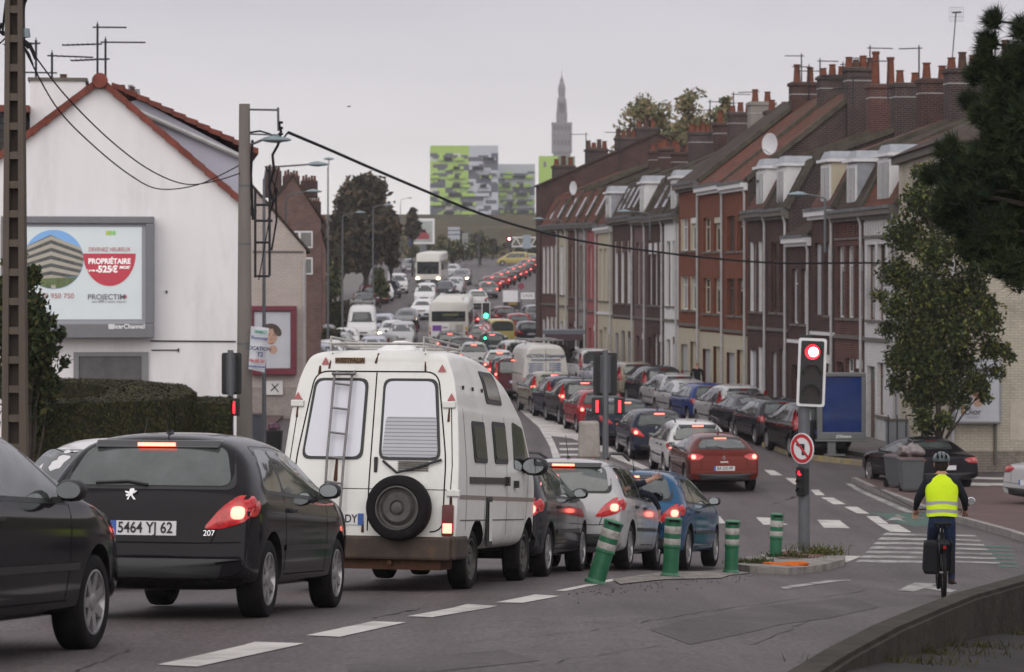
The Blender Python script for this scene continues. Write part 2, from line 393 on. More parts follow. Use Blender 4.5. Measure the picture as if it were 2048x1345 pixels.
def mirror_shell(parent, x, y, z, side, m, sc=1):
    mb = MB(); vs = []; fs = []; n = 12; rings = 7
    for i in range(rings):
        t = math.pi*i/(rings-1)-math.pi/2; rr = max(.02, math.cos(t))**.6
        for k in range(n):
            a = 2*math.pi*k/n; ca, sa = math.cos(a), math.sin(a)
            vs.append(((math.sin(t)*.075+.02)*sc, side*(.115*rr*math.copysign(abs(ca)**.8, ca)*sc), .082*rr*math.copysign(abs(sa)**.8, sa)*sc))
    for i in range(rings-1):
        for k in range(n): fs.append((i*n+k, i*n+(k+1)%n, (i+1)*n+(k+1)%n, (i+1)*n+k))
    fs += [tuple(range(n)), tuple((rings-1)*n+k for k in range(n))]
    mb.add(vs, fs, m, Matrix.Translation((x, y+side*.13*sc, z+.03)))
    mb.box(x-.02, x+.05, min(y-side*.03, y+side*.06), max(y-side*.03, y+side*.06), z-.05, z-.01, BLK)
    o = mb.build('wing_mirror', parent, smooth=True, sharp=50)
    g = MB(); vs = [(x-.058*sc, y+side*.13*sc+.09*sc*math.cos(a), z+.03+.062*sc*math.sin(a)) for a in [2*math.pi*k/16 for k in range(16)]]
    g.add(vs, [tuple(range(16))], mat('mirror_glass', (.25,.27,.28), .03, 1)); g.build('mirror_glass', o)
    return o
SPEC = {
 'hatch': dict(L=4.0, W=1.74, H=1.47, belt=(.98,.90), wb=2.54, ro=.68, r=.31, tum=.21,
   top=[(0,.50),(.015,.60),(.05,.83),(.09,.99),(.24,1.19),(.40,1.385),(.47,1.425),(.70,1.46),(1.35,1.49),(2.0,1.455),(2.4,1.33),(2.95,1.05),(3.15,.985),(3.6,.89),(3.86,.76),(3.97,.60),(4.0,.48)],
   rw=dict(z0=1.0,z1=1.37,y0=.71,y1=.57), light='round', wh='alloy', win=[(.52,1.10),(1.16,2.62)]),
 'coupe': dict(L=4.3, W=1.80, H=1.42, belt=(1.0,.92), wb=2.64, ro=.8, r=.33, tum=.33,
   top=[(0,.50),(.015,.62),(.05,.84),(.14,1.0),(.48,1.19),(.74,1.34),(.82,1.37),(1.1,1.41),(1.7,1.44),(2.2,1.39),(2.6,1.27),(3.1,1.03),(3.3,.97),(3.8,.88),(4.12,.76),(4.27,.60),(4.3,.48)],
   rw=dict(z0=1.06,z1=1.31,y0=.66,y1=.50), light='wide', wh='alloy', win=[(.95,1.35),(1.42,2.72)]),
 'estate': dict(L=4.2, W=1.72, H=1.51, belt=(.97,.91), wb=2.58, ro=.80, r=.31, tum=.24,
   top=[(0,.50),(.015,.60),(.04,.84),(.08,1.0),(.16,1.22),(.27,1.425),(.33,1.46),(.6,1.50),(1.5,1.53),(2.1,1.50),(2.55,1.36),(3.1,1.07),(3.3,1.0),(3.8,.88),(4.06,.76),(4.17,.60),(4.2,.48)],
   rw=dict(z0=1.01,z1=1.40,y0=.69,y1=.58), light='round', wh='alloy', win=[(.35,.85),(.92,1.62),(1.70,2.72)]),
 'mpv': dict(L=4.25, W=1.80, H=1.64, belt=(1.03,.97), wb=2.70, ro=.72, r=.32, tum=.22,
   top=[(0,.50),(.015,.64),(.04,.92),(.08,1.08),(.16,1.33),(.27,1.53),(.34,1.58),(.6,1.63),(1.5,1.66),(2.2,1.60),(2.65,1.45),(3.25,1.16),(3.5,1.07),(3.9,.93),(4.12,.78),(4.22,.60),(4.25,.48)],
   rw=dict(z0=1.08,z1=1.52,y0=.68,y1=.58), light='tall', wh='hub', win=[(.33,.80),(.88,1.62),(1.70,2.85)]),
 'sedan': dict(L=4.55, W=1.78, H=1.44, belt=(.97,.90), wb=2.70, ro=.95, r=.32, tum=.30,
   top=[(0,.50),(.015,.64),(.05,.90),(.12,1.01),(.45,1.04),(.68,1.07),(1.02,1.26),(1.3,1.385),(1.8,1.44),(2.2,1.46),(2.6,1.41),(2.95,1.28),(3.45,1.05),(3.65,.98),(4.1,.88),(4.4,.75),(4.52,.60),(4.55,.48)],
   rw=dict(z0=1.10,z1=1.33,y0=.62,y1=.52), light='wide', wh='alloy', win=[(1.18,1.95),(2.03,3.10)]),
 'box': dict(L=4.2, W=1.80, H=1.82, belt=(1.10,1.02), wb=2.70, ro=.72, r=.32, tum=.12, box=1,
   top=[(0,.50),(.012,.70),(.03,1.08),(.05,1.40),(.09,1.72),(.16,1.80),(.5,1.83),(1.5,1.85),(2.3,1.80),(2.7,1.62),(3.2,1.25),(3.45,1.12),(3.85,.98),(4.08,.82),(4.17,.62),(4.2,.48)],
   rw=dict(z0=1.13,z1=1.66,y0=.70,y1=.66), light='tall', wh='hub', win=[(.35,.95),(1.05,1.85),(1.95,2.95)]),
 'roadster': dict(L=4.1, W=1.80, H=1.30, belt=(.90,.84), wb=2.45, ro=.8, r=.33, tum=.30,
   top=[(0,.46),(.015,.58),(.05,.80),(.12,.90),(.5,.96),(.72,1.0),(1.0,1.20),(1.2,1.28),(1.6,1.32),(1.95,1.28),(2.3,1.14),(2.6,.98),(2.8,.90),(3.4,.83),(3.85,.72),(4.05,.58),(4.1,.46)],
   rw=dict(z0=1.02,z1=1.22,y0=.48,y1=.40), light='wide', wh='alloy', win=[(1.25,2.2)]),
 'van': dict(L=5.2, W=1.98, H=2.42, belt=(1.30,1.15), wb=3.3, ro=.95, r=.35, tum=.13, box=1, clr=.32, lean=.06,
   top=[(0,2.30),(.03,2.38),(.12,2.43),(.6,2.46),(2.5,2.48),(3.4,2.46),(3.75,2.35),(4.05,1.95),(4.35,1.42),(4.55,1.28),(4.95,1.08),(5.14,.88),(5.19,.62),(5.2,.5)],
   light='van', wh='steel', win=[(3.05,3.98)]),
}
PROTO = {}
BODYK = ('body',)
def build_car(kind):
    sp = SPEC[kind]; L, Wd, H, r = sp['L'], sp['W'], sp['H'], sp['r']; hw = Wd/2; root = empty('parked_car')
    ax0, ax1 = sp['ro'], sp['ro']+sp['wb']
    v, f = car_cage(sp)
    cm = MB()
    for x in (ax0, ax1):
        for s in (-1, 1): cyl_y(cm, x, s*(hw-.30), s*(hw+.3), r+.01, r+.055, 32, BLK)
    cut = cm.build('cut')
    me = sub_mesh(v, f, [WHT, BLK], cut); bpy.data.objects.remove(cut)
    full = sub_mesh(v, f, [WHT, BLK]); bm = bmesh.new(); bm.from_mesh(full); bv = BVHTree.FromBMesh(bm); bm.free()
    me.set_sharp_from_angle(angle=R(38)); me.name = 'body'
    body = bpy.data.objects.new('body', me); COL.objects.link(body); body.parent = root
    zt = lambda x: float(np.interp(x, [p[0] for p in sp['top']], [p[1] for p in sp['top']]))
    bl = lambda x: sp['belt'][0]+(sp['belt'][1]-sp['belt'][0])*x/L
    van = kind == 'van'
    # glass
    if 'rw' in sp:
        w = sp['rw']; patch(bv, [(-w['y0'],w['z0']),(w['y0'],w['z0']),(w['y1']+.03,w['z1']),(-w['y1']-.03,w['z1'])], 'r', .004, 'rear_window_seal', BLK, root, r=.09, lim=.5)
        o = patch(bv, [(-w['y0']+.045,w['z0']+.03),(w['y0']-.045,w['z0']+.03),(w['y1']-.02,w['z1']-.03),(-w['y1']+.02,w['z1']-.03)], 'r', .009, 'rear_window', GLL, root, r=.09, lim=.5)
        mb = MB(); zc = w['z0']+.035; mb.tube([(project(bv,'r',0,zc)[0]-Vector((.02,0,0))),(project(bv,'r',.16,zc+.025)[0]-Vector((.02,0,0))),(project(bv,'r',.42,zc+.012)[0]-Vector((.015,0,0)))], .012, 6, BLK); mb.build('wiper', root)
    # windscreen
    wx = [p for p in sp['top'] if p[0] > L*.5]
    zr = [p for p in wx if p[1] > bl(p[0])+.10]; ztop = zr[0][1]-.10 if not van else 2.0
    zlo = bl(L*.72)+.12 if not van else 1.42
    yr = hw*(1-sp['tum'])-.06
    hs = H-.15 if not van else 2.05
    patch(bv, [(-hw*.84, zlo),(hw*.84, zlo),(yr, hs),(-yr, hs)], 'f', .006, 'windscreen', GLS, root, r=.08, step=.12, lim=.6)
    for s, ax in ((1,'l'), (-1,'s')):
        if not van:
            a, b = sp['win'][0][0]-.05, sp['win'][-1][1]+.05; bt = b-.62*(1 if kind != 'coupe' else .8)
            patch(bv, [(a+.02, bl(a)+.005), (b, bl(b)+.005), (b, bl(b)+.07), (bt+.02, min(zt(bt)-.10, H-.105)), (a+(.9 if kind in ('hatch','coupe','sedan') else .45), H-.105), (a+(.25 if kind in ('hatch','coupe','roadster','sedan') else .10), min(zt(a)-.07, H-.11))], ax, .003, 'window_surround', BLK, root, r=.06, step=.1)
        for i, (a, b) in enumerate(sp['win']):
            za, zb_ = bl(a)+.035, bl(b)+.035
            ta, tb = min(zt(a)-.14, H-.15), min(zt(b)-.14, H-.15)
            if van: za = zb_ = 1.32; ta = 1.95; tb = 1.55+.1
            first, lastw = i == 0, i == len(sp['win'])-1
            poly = [(a, za), (b, zb_)]
            if lastw and not van:
                bt = b-.62*(1 if kind != 'coupe' else .8); poly += [(b-.02, zb_+.05), (max(bt, a+.3), min(zt(bt)-.13, H-.14)), (a, H-.14 if len(sp['win']) > 1 else ta)]
            elif van: poly = [(a,za),(b,zb_),(b-.02,zb_+.12),(b-.42,ta),(a,ta)]
            else: poly += [(b, H-.135), (a+(.25 if kind in ('hatch','coupe','roadster') else .12) if first else a, min(zt(a)-.10, H-.14) if first else H-.135)]
            patch(bv, poly, ax, .006, 'side_window', GLS, root, r=.05 if not first else .08, step=.1)
    # lamps
    lt = sp['light']
    ty = {'round': [(.47,.70),(.62,.70),(.80,.755),(.865,.84),(.866,.95),(.74,.965),(.60,.86)], 'wide': [(.47,.90),(.62,.80),(.86,.80),(.87,.90),(.80,.965),(.62,.95)],
          'tall': [(.70,.82),(.86,.82),(.875,1.1),(.80,H-.18),(.73,H-.2),(.72,1.1)], 'van': [(.80,.62),(.96,.62),(.975,1.05),(.83,1.05)]}[lt]
    ty = [(y*hw/.87 if lt != 'van' else y, z) for y, z in ty]
    if kind == 'roadster': ty = [(y, z-.10) for y, z in ty]
    cxm = sum(p[0] for p in ty)/len(ty); czm = sum(p[1] for p in ty)/len(ty)
    for s in (1, -1):
        # the lens wraps round the rear corner: an end patch and a side patch in one lens mesh
        o = patch(bv, [(s*min(y, hw-.015), z) for y, z in ty], 'r', .010, 'tail_light', REDO, root, r=.04, step=.04, bulge=.012, lim=.16)
        lz = czm if lt != 'tall' else czm-.08
        patch(bv, [(s*(cxm+.03+dx*.055), lz+dz*.05) for dx, dz in ((-1,-1),(1,-1),(1,1),(-1,1))], 'r', .024, 'lamp', LMO, o, r=.045, step=.03, bulge=.01)
        zz = [z for _, z in ty]; z0, z1 = min(zz), max(zz)
        if lt in ('round', 'wide'):
            patch(bv, [(.07,z0+.09),(.20,z0+.10),(.30,z1-.09),(.28,z1-.04),(.14,z1-.07)], 'l' if s > 0 else 's', .009, 'tail_light', REDO, root, r=.04, step=.04, lim=.08)
        zl = (.66 if not van else .85)
        patch(bv, [(s*(hw*.55), zl-.01),(s*(hw*.93), zl+.03),(s*(hw*.93), zl+.16),(s*(hw*.60), zl+.10)], 'f', .008, 'headlight', HLO, root, r=.04, step=.05, bulge=.02)
        mirror_shell(root, sp['win'][-1][1]-.22 if not van else 3.95, s*(hw-.04), bl(2.4)+.06 if not van else 1.42, s, BLK, .85 if not van else 1.5)
        if not van:
            for x in (sp['win'][-1][0]+.08,)+((sp['win'][-2][0]+.12,) if len(sp['win']) > 2 else ()):
                h, d = project(bv, 'l' if s > 0 else 's', x, bl(x)-.10)
                m = MB(); m.box(x-.02, x+.17, h.y-.01, h.y+.035 if s > 0 else h.y+.01, h.z-.02, h.z+.015, BLK) if s > 0 else m.box(x-.02, x+.17, h.y-.035, h.y+.01, h.z-.02, h.z+.015, BLK)
                m.build('door_handle', root, bevel=.008)
    zb = H-.10 if not van else 2.3
    if not van:
        xx = next((p[0] for p in sp['top'] if p[1] >= H-.07), .5)
        mb = MB(); hh = project(bv, 't', xx-.03, 0)[0]
        mb.box(xx-.13, xx+.12, -.50, .50, hh.z-.07, hh.z-.012, m=mat('spoiler_black', (.02,.02,.022), .3, coat=.5), ty=.0, tx=.05); mb.build('spoiler', root, bevel=.012)
        mb = MB(); mb.box(xx-.142, xx-.125, -.15, .15, hh.z-.062, hh.z-.034, LMO); mb.build('brake_light', root)
        mb = MB(); mb.tube([(xx+.25,0,zt(xx+.2)-.01),(xx+.20,0,zt(xx+.2)+.04),(xx+.0,0,zt(xx+.2)+.30)], [.012,.006,.003], 5, BLK); mb.lathe([(.035,0),(.02,.03)], 10, BLK, Matrix.Translation((xx+.25,0,zt(xx+.25)-.015))); mb.build('aerial', root)
    # number plates
    for ax, nm in (('r', -1), ('f', 1)):
        z = {'round': .70, 'wide': .60, 'tall': .78, 'van': .85}[lt] if nm < 0 else .42
        h = project(bv, ax, 0 if not van else -.35, z)[0]
        mb = MB(); x = h.x+nm*.012; yc = h.y
        mb.box(min(x, x-nm*.02), max(x, x-nm*.02), yc-.26, yc+.26, z-.055, z+.055, PLW); mb.box(min(x+nm*.002, x-nm*.01), max(x+nm*.002, x-nm*.01), yc+.215, yc+.262, z-.056, z+.056, PLB)
        o = mb.build('number_plate', root)
        root['plate_x' if nm < 0 else 'plate_xf'] = x
        root['plate_z' if nm < 0 else 'plate_zf'] = z
    # seams, trim and bumpers
    sm = MB()
    for s, ax in ((1,'l'), (-1,'s')):
        if van: strip(sm, bv, [(2.95,2.2),(2.95,.5)], ax, m=SEAM); strip(sm, bv, [(4.05,1.5),(3.98,.6)], ax, m=SEAM); strip(sm, bv, [(1.7,2.2),(1.7,.5)], ax, m=SEAM); strip(sm, bv, [(.3,1.2),(2.9,1.2)], ax, .03, m=SEAM)
        else:
            xb = sp['win'][-1][0]-.04; xe = sp['win'][-1][1]+.04
            strip(sm, bv, [(xb, H-.13),(xb, .36)], ax, m=SEAM); strip(sm, bv, [(xb,.34),(xe-.02,.34)], ax, m=SEAM); strip(sm, bv, [(xe, bl(xe)+.02),(xe-.02,.60),(xe-.06,.36)], ax, m=SEAM)
            if len(sp['win']) > 2 or kind == 'sedan':
                xr = sp['win'][-2][0]-.03; strip(sm, bv, [(xr, bl(xr)+.1),(xr,.80),(max(xr, ax0+.40),.62),(max(xr, ax0+.42),.36)], ax, m=SEAM)
            strip(sm, bv, [(ax0+.42,.55),(ax1-.42,.55)], ax, .045, .012, BLK)
    if van:
        strip(sm, bv, [(0,2.3),(0,.5)], 'r', .015, m=SEAM); strip(sm, bv, [(-.86,2.2),(-.90,.55)], 'r', .015, m=SEAM); strip(sm, bv, [(.86,2.2),(.90,.55)], 'r', .015, m=SEAM)
    else:
        zl = ty[0][1] if lt != 'tall' else .82; g = .60 if lt == 'wide' else .62
        strip(sm, bv, [(-hw+.1,g-.02),(-hw*.55,g-.03),(hw*.55,g-.03),(hw-.1,g-.02)], 'r', m=SEAM)
        for s in (1, -1): strip(sm, bv, [(s*hw*.62,g-.02),(s*hw*.66,zl)], 'r', m=SEAM)
    sm.build('door_seams', root)
    z0 = .30 if not van else .40
    patch(bv, [(-hw+.07,z0),(hw-.07,z0),(hw-.04,z0+.17),(-hw+.04,z0+.17)], 'r', .012, 'rear_bumper', BLK, root, r=.05, bulge=.02)
    patch(bv, [(-hw*.7,z0+.03),(hw*.7,z0+.03),(hw*.66,z0+.22),(-hw*.66,z0+.22)], 'f', .010, 'front_bumper', BLK, root, r=.05)
    patch(bv, [(-hw*.34,z0+.33),(hw*.34,z0+.33),(hw*.42,z0+.43),(-hw*.42,z0+.43)], 'f', .010, 'grille', BLK, root, r=.04)
    for x in (ax0, ax1):
        for s in (1, -1): add_wheel(root, x, s*(hw-.125), r, sp['wh'], s)
    root['L'] = L; 
    for o in list(root.children):
        o.location.x -= L/2
    root['plate_x'] -= L/2; root['plate_xf'] -= L/2
    PROTO[kind] = [root, False, bv]
    return root
def pose(root, c, head, L):
    d = Vector((math.sin(R(head)), math.cos(R(head))))
    a = c-d*L*.33; b = c+d*L*.33; za, zb = G(*a), G(*b)
    root.location = (c.x, c.y, (za+zb)/2+.002); root.rotation_euler = (0, math.atan2(za-zb, L*.66), R(90-head))
def setmat(o, slot, m):
    if slot < len(o.material_slots):
        o.material_slots[slot].link = 'OBJECT'; o.material_slots[slot].material = m
def car(kind, px, py, head, pt, lights, label, cat='car', group=None, name='car', far=False, Y=None, glass=None, dark_mirror=True):
    if kind not in PROTO: build_car(kind)
    pr = PROTO[kind]
    if not pr[1]: root = pr[0]; pr[1] = True
    else: root = copy_tree(pr[0])
    for k in list(root.keys()):
        if k in ('label','category','group'): del root[k]
    L = SPEC[kind]['L']
    g = at(px, py) if Y is None else Vector(((px-CX)/F*Y, Y, 0))
    rel = math.cos(R(head)); s = 1 if rel > 0 else -1
    d = Vector((math.sin(R(head)), math.cos(R(head))))
    c = Vector((g.x, g.y))+d*s*(L/2)
    pose(root, c, head, L); root.name = name
    tag(root, label, cat, group)
    for o in root.children:
        b = o.name.split('.')[0]
        if b == 'body': setmat(o, 0, pt)
        elif b == 'tail_light':
            setmat(o, 0, REDL if lights in 'b' else REDO)
            for q in o.children: setmat(q, 0, LMP if lights == 'b' else LMO)
        elif b == 'brake_light': setmat(o, 0, LMP if lights == 'b' else REDO)
        elif b == 'headlight': setmat(o, 0, HLL if lights == 'h' else HLO)
        elif b == 'rear_window' and glass: setmat(o, 0, glass)
    for a in ('L','plate_x','plate_xf','plate_z','plate_zf'):
        pass
    return root
def plate_text(root, s, kind, size=.105, sx=.86, y=-.015):
    sp = root; x = root['plate_x']; z = root['plate_z']
    pl = [o for o in root.children if o.name.startswith('number_plate') and min(v.co.x for v in o.data.vertices)+o.location.x < 0][0]
    M = Matrix.Translation((x-.004+SPEC[kind]['L']/2, y, z)) @ Matrix.Rotation(-math.pi/2, 4, 'Z') @ Matrix.Rotation(math.pi/2, 4, 'X')
    return text(s, size, INK, pl, M, 'plate_lettering', .0015, sx=sx, bold=.0015)
# ------------------------------------------------------------ ground, road, pavements, markings
ASP = mat('asphalt', (.106,.090,.091), .62, noise=.16, ns=.35, bump=.35, bs=60, dirt=((.052,.046,.047), .45, .72, .65), grain=.36)
ASP2 = mat('asphalt_patch', (.088,.076,.077), .7, noise=.2, ns=1.2, bump=.3, bs=60, grain=.2)
EARTH = mat('earth', (.07,.075,.04), .9, noise=.4, ns=.3)
PAVE = mat('pavement_tarmac', (.115,.080,.075), .8, noise=.25, ns=.8, bump=.3, bs=50)
PAVG = mat('pavement_grey', (.16,.145,.14), .8, noise=.2, ns=.8, bump=.2, bs=50)
MARK = mat('road_paint', (.50,.475,.45), .6, noise=.12, ns=3, dirt=((.17,.155,.15), .50, .66, .65))
MARKW = mat('worn_road_paint', (.36,.34,.33), .65, noise=.2, ns=5, dirt=((.11,.10,.10), .42, .6, .85))
MGRN = mat('green_road_paint', (.06,.125,.095), .6, noise=.2, ns=4, dirt=((.1,.095,.1), .4, .7, .6))
KERB = mat('kerb_stone', (.27,.25,.235), .75, noise=.25, ns=3, bump=.2, brick=((.24,.225,.21), (.08,.075,.07), 1.0, 5))
GRASS = mat('bank_grass', (.058,.054,.034), .9, noise=.35, ns=.12, dirt=((.10,.075,.035), .42, .6, .8))
def sheet(name, xs, ys, dz, m):
    vs = [(x, y, G(x, y)+dz) for y in ys for x in xs]; nx = len(xs)
    fs = [(j*nx+i, j*nx+i+1, (j+1)*nx+i+1, (j+1)*nx+i) for j in range(len(ys)-1) for i in range(nx-1)]
    return tag(mobj(name, vs, fs, m), kind='structure')
ysA = sorted(set([float(y) for y in PY if -60 <= y <= 3000]+list(np.arange(-20, 70, 1.0))))
sheet('ground', [-1500,-300,-80,-40,0,1,2,3,4,5.5,40,80,300,1500], ysA, -.06, EARTH)
ysR = [y for y in ysA if y <= 425]+[425]
sheet('road', [-26,-12,0,1,2,3,4,5.5,12,24,36], sorted(set(ysR)), 0, ASP)
hill = sheet('hill', list(np.linspace(-160,160,60)), [424,430,440,450,462,475,500,520], .15, GRASS)
def mark(name, px, m=MARK, dz=.005):
    return tag(conform(name, pxpoly(px), dz, m), kind='structure')
mks = [[(315,1331),(510,1285),(608,1288),(395,1335)],[(612,1272),(745,1244),(812,1246),(680,1275)],[(813,1234),(935,1209),(995,1213),(865,1236)],[(990,1206),(1070,1190),(1120,1193),(1045,1207)],
 [(1661,1124),(1694,1112),(1723,1113),(1694,1125)],[(1408,1033),(1440,1033),(1452,1047),(1420,1047)],[(1512,1035),(1541,1036),(1577,1050),(1527,1050)],[(1634,1040),(1679,1041),(1700,1057),(1648,1056)],
 [(1622,980),(1638,980),(1650,991),(1632,991)],[(1642,995),(1667,996),(1691,1009),(1667,1009)],[(1688,1014),(1714,1014),(1739,1028),(1714,1027)],[(1733,1033),(1757,1033),(1778,1048),(1752,1047)],[(1752,1048),(1797,1050),(1823,1065),(1780,1064)],
 [(1528,940),(1548,941),(1565,951),(1542,951)],[(1570,956),(1590,957),(1610,970),(1588,969)],[(1040,700),(1048,700),(1030,735),(1020,735)],[(1330,900),(1340,905),(1400,1030),(1418,1055),(1402,1040),(1385,1015)]]
for k in mks: mark('road_marking', k, dz=.006)
# solid median line, hatched splitter zone ahead
mark('road_marking', [(1110,1182),(1180,1168),(1225,1158),(1245,1159),(1190,1171),(1130,1183)])
mark('median_strip', [(1225,1160),(1330,1145),(1440,1140),(1500,1146),(1440,1158),(1330,1160),(1240,1170)], mat('gravelly_concrete', (.26,.235,.215), .85, noise=.5, ns=9, bump=.8, bs=30, dirt=((.06,.055,.05), .5, .62, .8)), .012)
mark('road_marking', [(1033,815),(1040,815),(1092,852),(1117,905),(1128,935),(1112,935),(1100,895),(1078,855)], dz=.006)
mark('road_marking', [(1042,815),(1056,820),(1175,872),(1300,937),(1285,939),(1150,880),(1040,820)], dz=.006)
mark('road_marking', [(1045,822),(1150,874),(1150,878),(1098,872),(1084,850)], MARK, .011)
for y in (886, 897, 908, 920): mark('road_marking', [(1118,y),(1165+(y-886)*1.4,y),(1168+(y-886)*1.4,y+3.5),(1120,y+3.5)], dz=.006)
for k in range(7):
    y = 1066+k*9; mark('road_marking', [(1772-k*9,y),(1865+k*5,y+3),(1868+k*5,y+7),(1764-k*9,y+5)], MARKW, .006)
    mark('road_marking', [(1875+k*5,y+2),(1950+k*8,y+5),(1954+k*8,y+8),(1878+k*5,y+6)], MARKW, .006)
mark('cycle_lane_paint', [(1735,1026),(1850,1026),(1890,1050),(1830,1053),(1800,1047),(1762,1032)], MGRN, .004)
for k in range(6):
    y = 1090+k*8; mark('cycle_lane_paint', [(1962+k*6,y),(2020+k*3,y+2),(2026+k*3,y+6),(1968+k*6,y+4)], MGRN, .004)
mark('road_marking', [(1768,1044),(1795,1030),(1812,1036),(1800,1038),(1815,1046),(1795,1040)], MARKW, .011)
mark('road_marking', [(1795,1182),(1830,1166),(1880,1168),(1862,1172),(1915,1181),(1900,1186),(1850,1177),(1828,1184)], MARKW, .006)
for y, t in ((954,4),(965,6),(974,6)): mark('road_marking', [(1925-(y-954),y),(2120,y+4),(2125,y+4+t),(1927-(y-954),y+t)], MARK, .006)
mark('road_marking', [(1560,1175),(1700,1160),(1702,1162),(1570,1179)], MARKW, .006)
mark('tar_patch', [(1300,1260),(1500,1215),(1700,1195),(1760,1215),(1500,1265),(1380,1290)], ASP2, .003)
mark('tar_patch', [(690,1330),(1000,1300),(1080,1322),(860,1345),(700,1345)], ASP2, .003)
rgc = random.Random(21)
for (ax_, ay, bx_, by) in ((880,1290,1180,1262),(1180,1262,1420,1222),(1420,1222,1740,1180),(1050,1335,1330,1290),(720,1240,860,1215),(1500,1290,1640,1235),(260,1300,150,1345),(1540,1010,1620,985)):
    k = 14; cl = [(ax_+(bx_-ax_)*i/k+rgc.uniform(-5,5), ay+(by-ay)*i/k+rgc.uniform(-2.2,2.2)) for i in range(k+1)]
    pts = [at(*q) for q in cl]; A_ = []; B_ = []
    for i, p in enumerate(pts): d = (pts[min(i+1,k)]-pts[max(i-1,0)]); nn = Vector((-d.y, d.x)).normalized()*rgc.uniform(.002,.007); A_.append((p.x+nn.x, p.y+nn.y)); B_.append((p.x-nn.x, p.y-nn.y))
    tag(conform('road_crack', A_+B_[::-1], .004, mat('crack_tar', (.045,.040,.041), .6)), kind='structure')
def slab(name, px, h, m, sk=None):
    return tag(conform(name, pxpoly(px), h, m, skirt=sk or h+.05), kind='structure')
slab('pavement', [(1712,966),(1760,986),(1850,1022),(1925,1045),(2048,1081),(2300,1150),(2300,990),(1990,980),(1905,985),(1880,978),(1740,960)], .12, PAVE)
def kerb(name, px, w=.14, h=.135, m=KERB):
    pts = [at(*p) for p in px]; pl = []; pr = []
    for i, p in enumerate(pts):
        d = (pts[min(i+1,len(pts)-1)]-pts[max(i-1,0)]); n = Vector((-d.y, d.x)).normalized()*w/2; pl.append((p.x+n.x, p.y+n.y)); pr.append((p.x-n.x, p.y-n.y))
    for i in range(1): pass
    return tag(conform(name, pl+pr[::-1], h, m, skirt=h+.05), kind='structure')
kerb('kerb', [(1708,965),(1760,988),(1850,1024),(1925,1047),(2048,1083),(2300,1152)])
mark('gutter_line', [(1690,967),(1702,967),(1800,1012),(1850,1034),(1846,1038),(1780,1012)], MARKW, .004)
# pavement in front of the terrace (lies beyond the parked cars)
RV = Vector((-.1387, 1)).normalized(); RN = Vector((RV.y, -RV.x))          # along the terrace, into the houses
def row(Yv, off=0): 
    x = -.1387*Yv+23.4; return Vector((x, Yv))-RN*off
pv = [row(160,0)+RN*.5, row(160,2.2), row(120,2.2), row(92,2.2), row(84,2.6), Vector((11.2,76)), Vector((30,74)), Vector((30,86)), row(84,0)+RN*2]
tag(conform('pavement', [tuple(p) for p in pv], .13, PAVG, skirt=.2), kind='structure')
kp = [(1530,893),(1600,916),(1660,924),(1735,932),(1900,938)]
yk = kerb('kerb', kp, .2, .14, mat('kerb_yellow', (.34,.27,.13), .7, noise=.4, ns=4, dirt=((.2,.19,.18), .4, .6, .7)))
# left pavement
tag(conform('pavement', [(-26,48),(-6.9,48),(-7.2,60),(-8.0,80),(-8.6,100),(-9.5,130),(-10,160),(-26,160)], .12, PAVE, skirt=.18), kind='structure')
tag(conform('pavement', [(-26,160),(-10,160),(-12,200),(-15,260),(-17,330),(-26,330)], .12, PAVG, skirt=.2), kind='structure')
# ------------------------------------------------------------ bricks, tiles, render colours
def brick(name, c, c2, mo, nz=.3, bw=.22, bh=.075): return mat('brick_'+name, c, .85, noise=nz, ns=1.3, bump=.3, brick=(c2, mo, bw, bh), dirt=((.045,.04,.04), .52, .75, .55))
BR_DARK = brick('dark', (.068,.026,.020), (.038,.019,.017), (.13,.11,.105))
BR_RED = brick('red', (.11,.036,.029), (.072,.028,.024), (.17,.14,.13))
BR_OR = brick('orange', (.170,.057,.034), (.140,.047,.030), (.19,.085,.055), .12)
BR_SOOT = brick('soot', (.055,.034,.032), (.035,.026,.027), (.15,.13,.12))
BR_PALE = brick('pale', (.50,.45,.36), (.44,.395,.32), (.34,.31,.26), .12)
BR_WHT = brick('white_painted', (.58,.56,.56), (.54,.53,.53), (.42,.41,.42), .1)
R_CRM = mat('render_cream', (.44,.395,.30), .8, noise=.15, ns=1.2, streak=.3, dirt=((.25,.22,.17), .55, .8, .5))
R_WHT = mat('render_white', (.62,.60,.60), .8, noise=.10, ns=1.2, streak=.3, dirt=((.3,.28,.27), .55, .8, .5))
R_PINK = mat('render_pink', (.30,.10,.10), .8, noise=.2, ns=1.2)
R_MAUVE = mat('render_mauve', (.14,.09,.09), .8, noise=.2, ns=1.2)
R_GREY = mat('render_grey', (.24,.22,.20), .8, noise=.2, ns=1.2)
def tiles(name, c, c2): return mat('tiles_'+name, c, .8, noise=.35, ns=.9, bump=.5, brick=(c2, tuple(.35*k for k in c), .24, .16), swap=True, dirt=((.06,.055,.045), .45, .65, .75))
T_OR = tiles('orange', (.17,.054,.032), (.11,.038,.028)); T_RED = tiles('red', (.15,.055,.045), (.11,.05,.045)); T_BRN = tiles('brown', (.066,.043,.033), (.046,.032,.027)); T_SLT = tiles('slate', (.075,.075,.082), (.055,.058,.065))
ZINC = mat('zinc', (.30,.31,.34), .5, .3, noise=.2, ns=3); TRIMW = mat('window_white', (.62,.61,.62), .5, noise=.1, ns=6); STN = mat('trim_stone', (.15,.135,.12), .8, noise=.25, ns=3, dirt=((.1,.09,.08), .5, .7, .7))
PANE = mat('pane_dark', (.03,.034,.037), .08, spec=.8, noise=.6, ns=1.1); SHUT = mat('shutter_grey', (.42,.42,.44), .6, noise=.1, ns=4, brick=((.38,.38,.40), (.2,.2,.21), 9, .06))
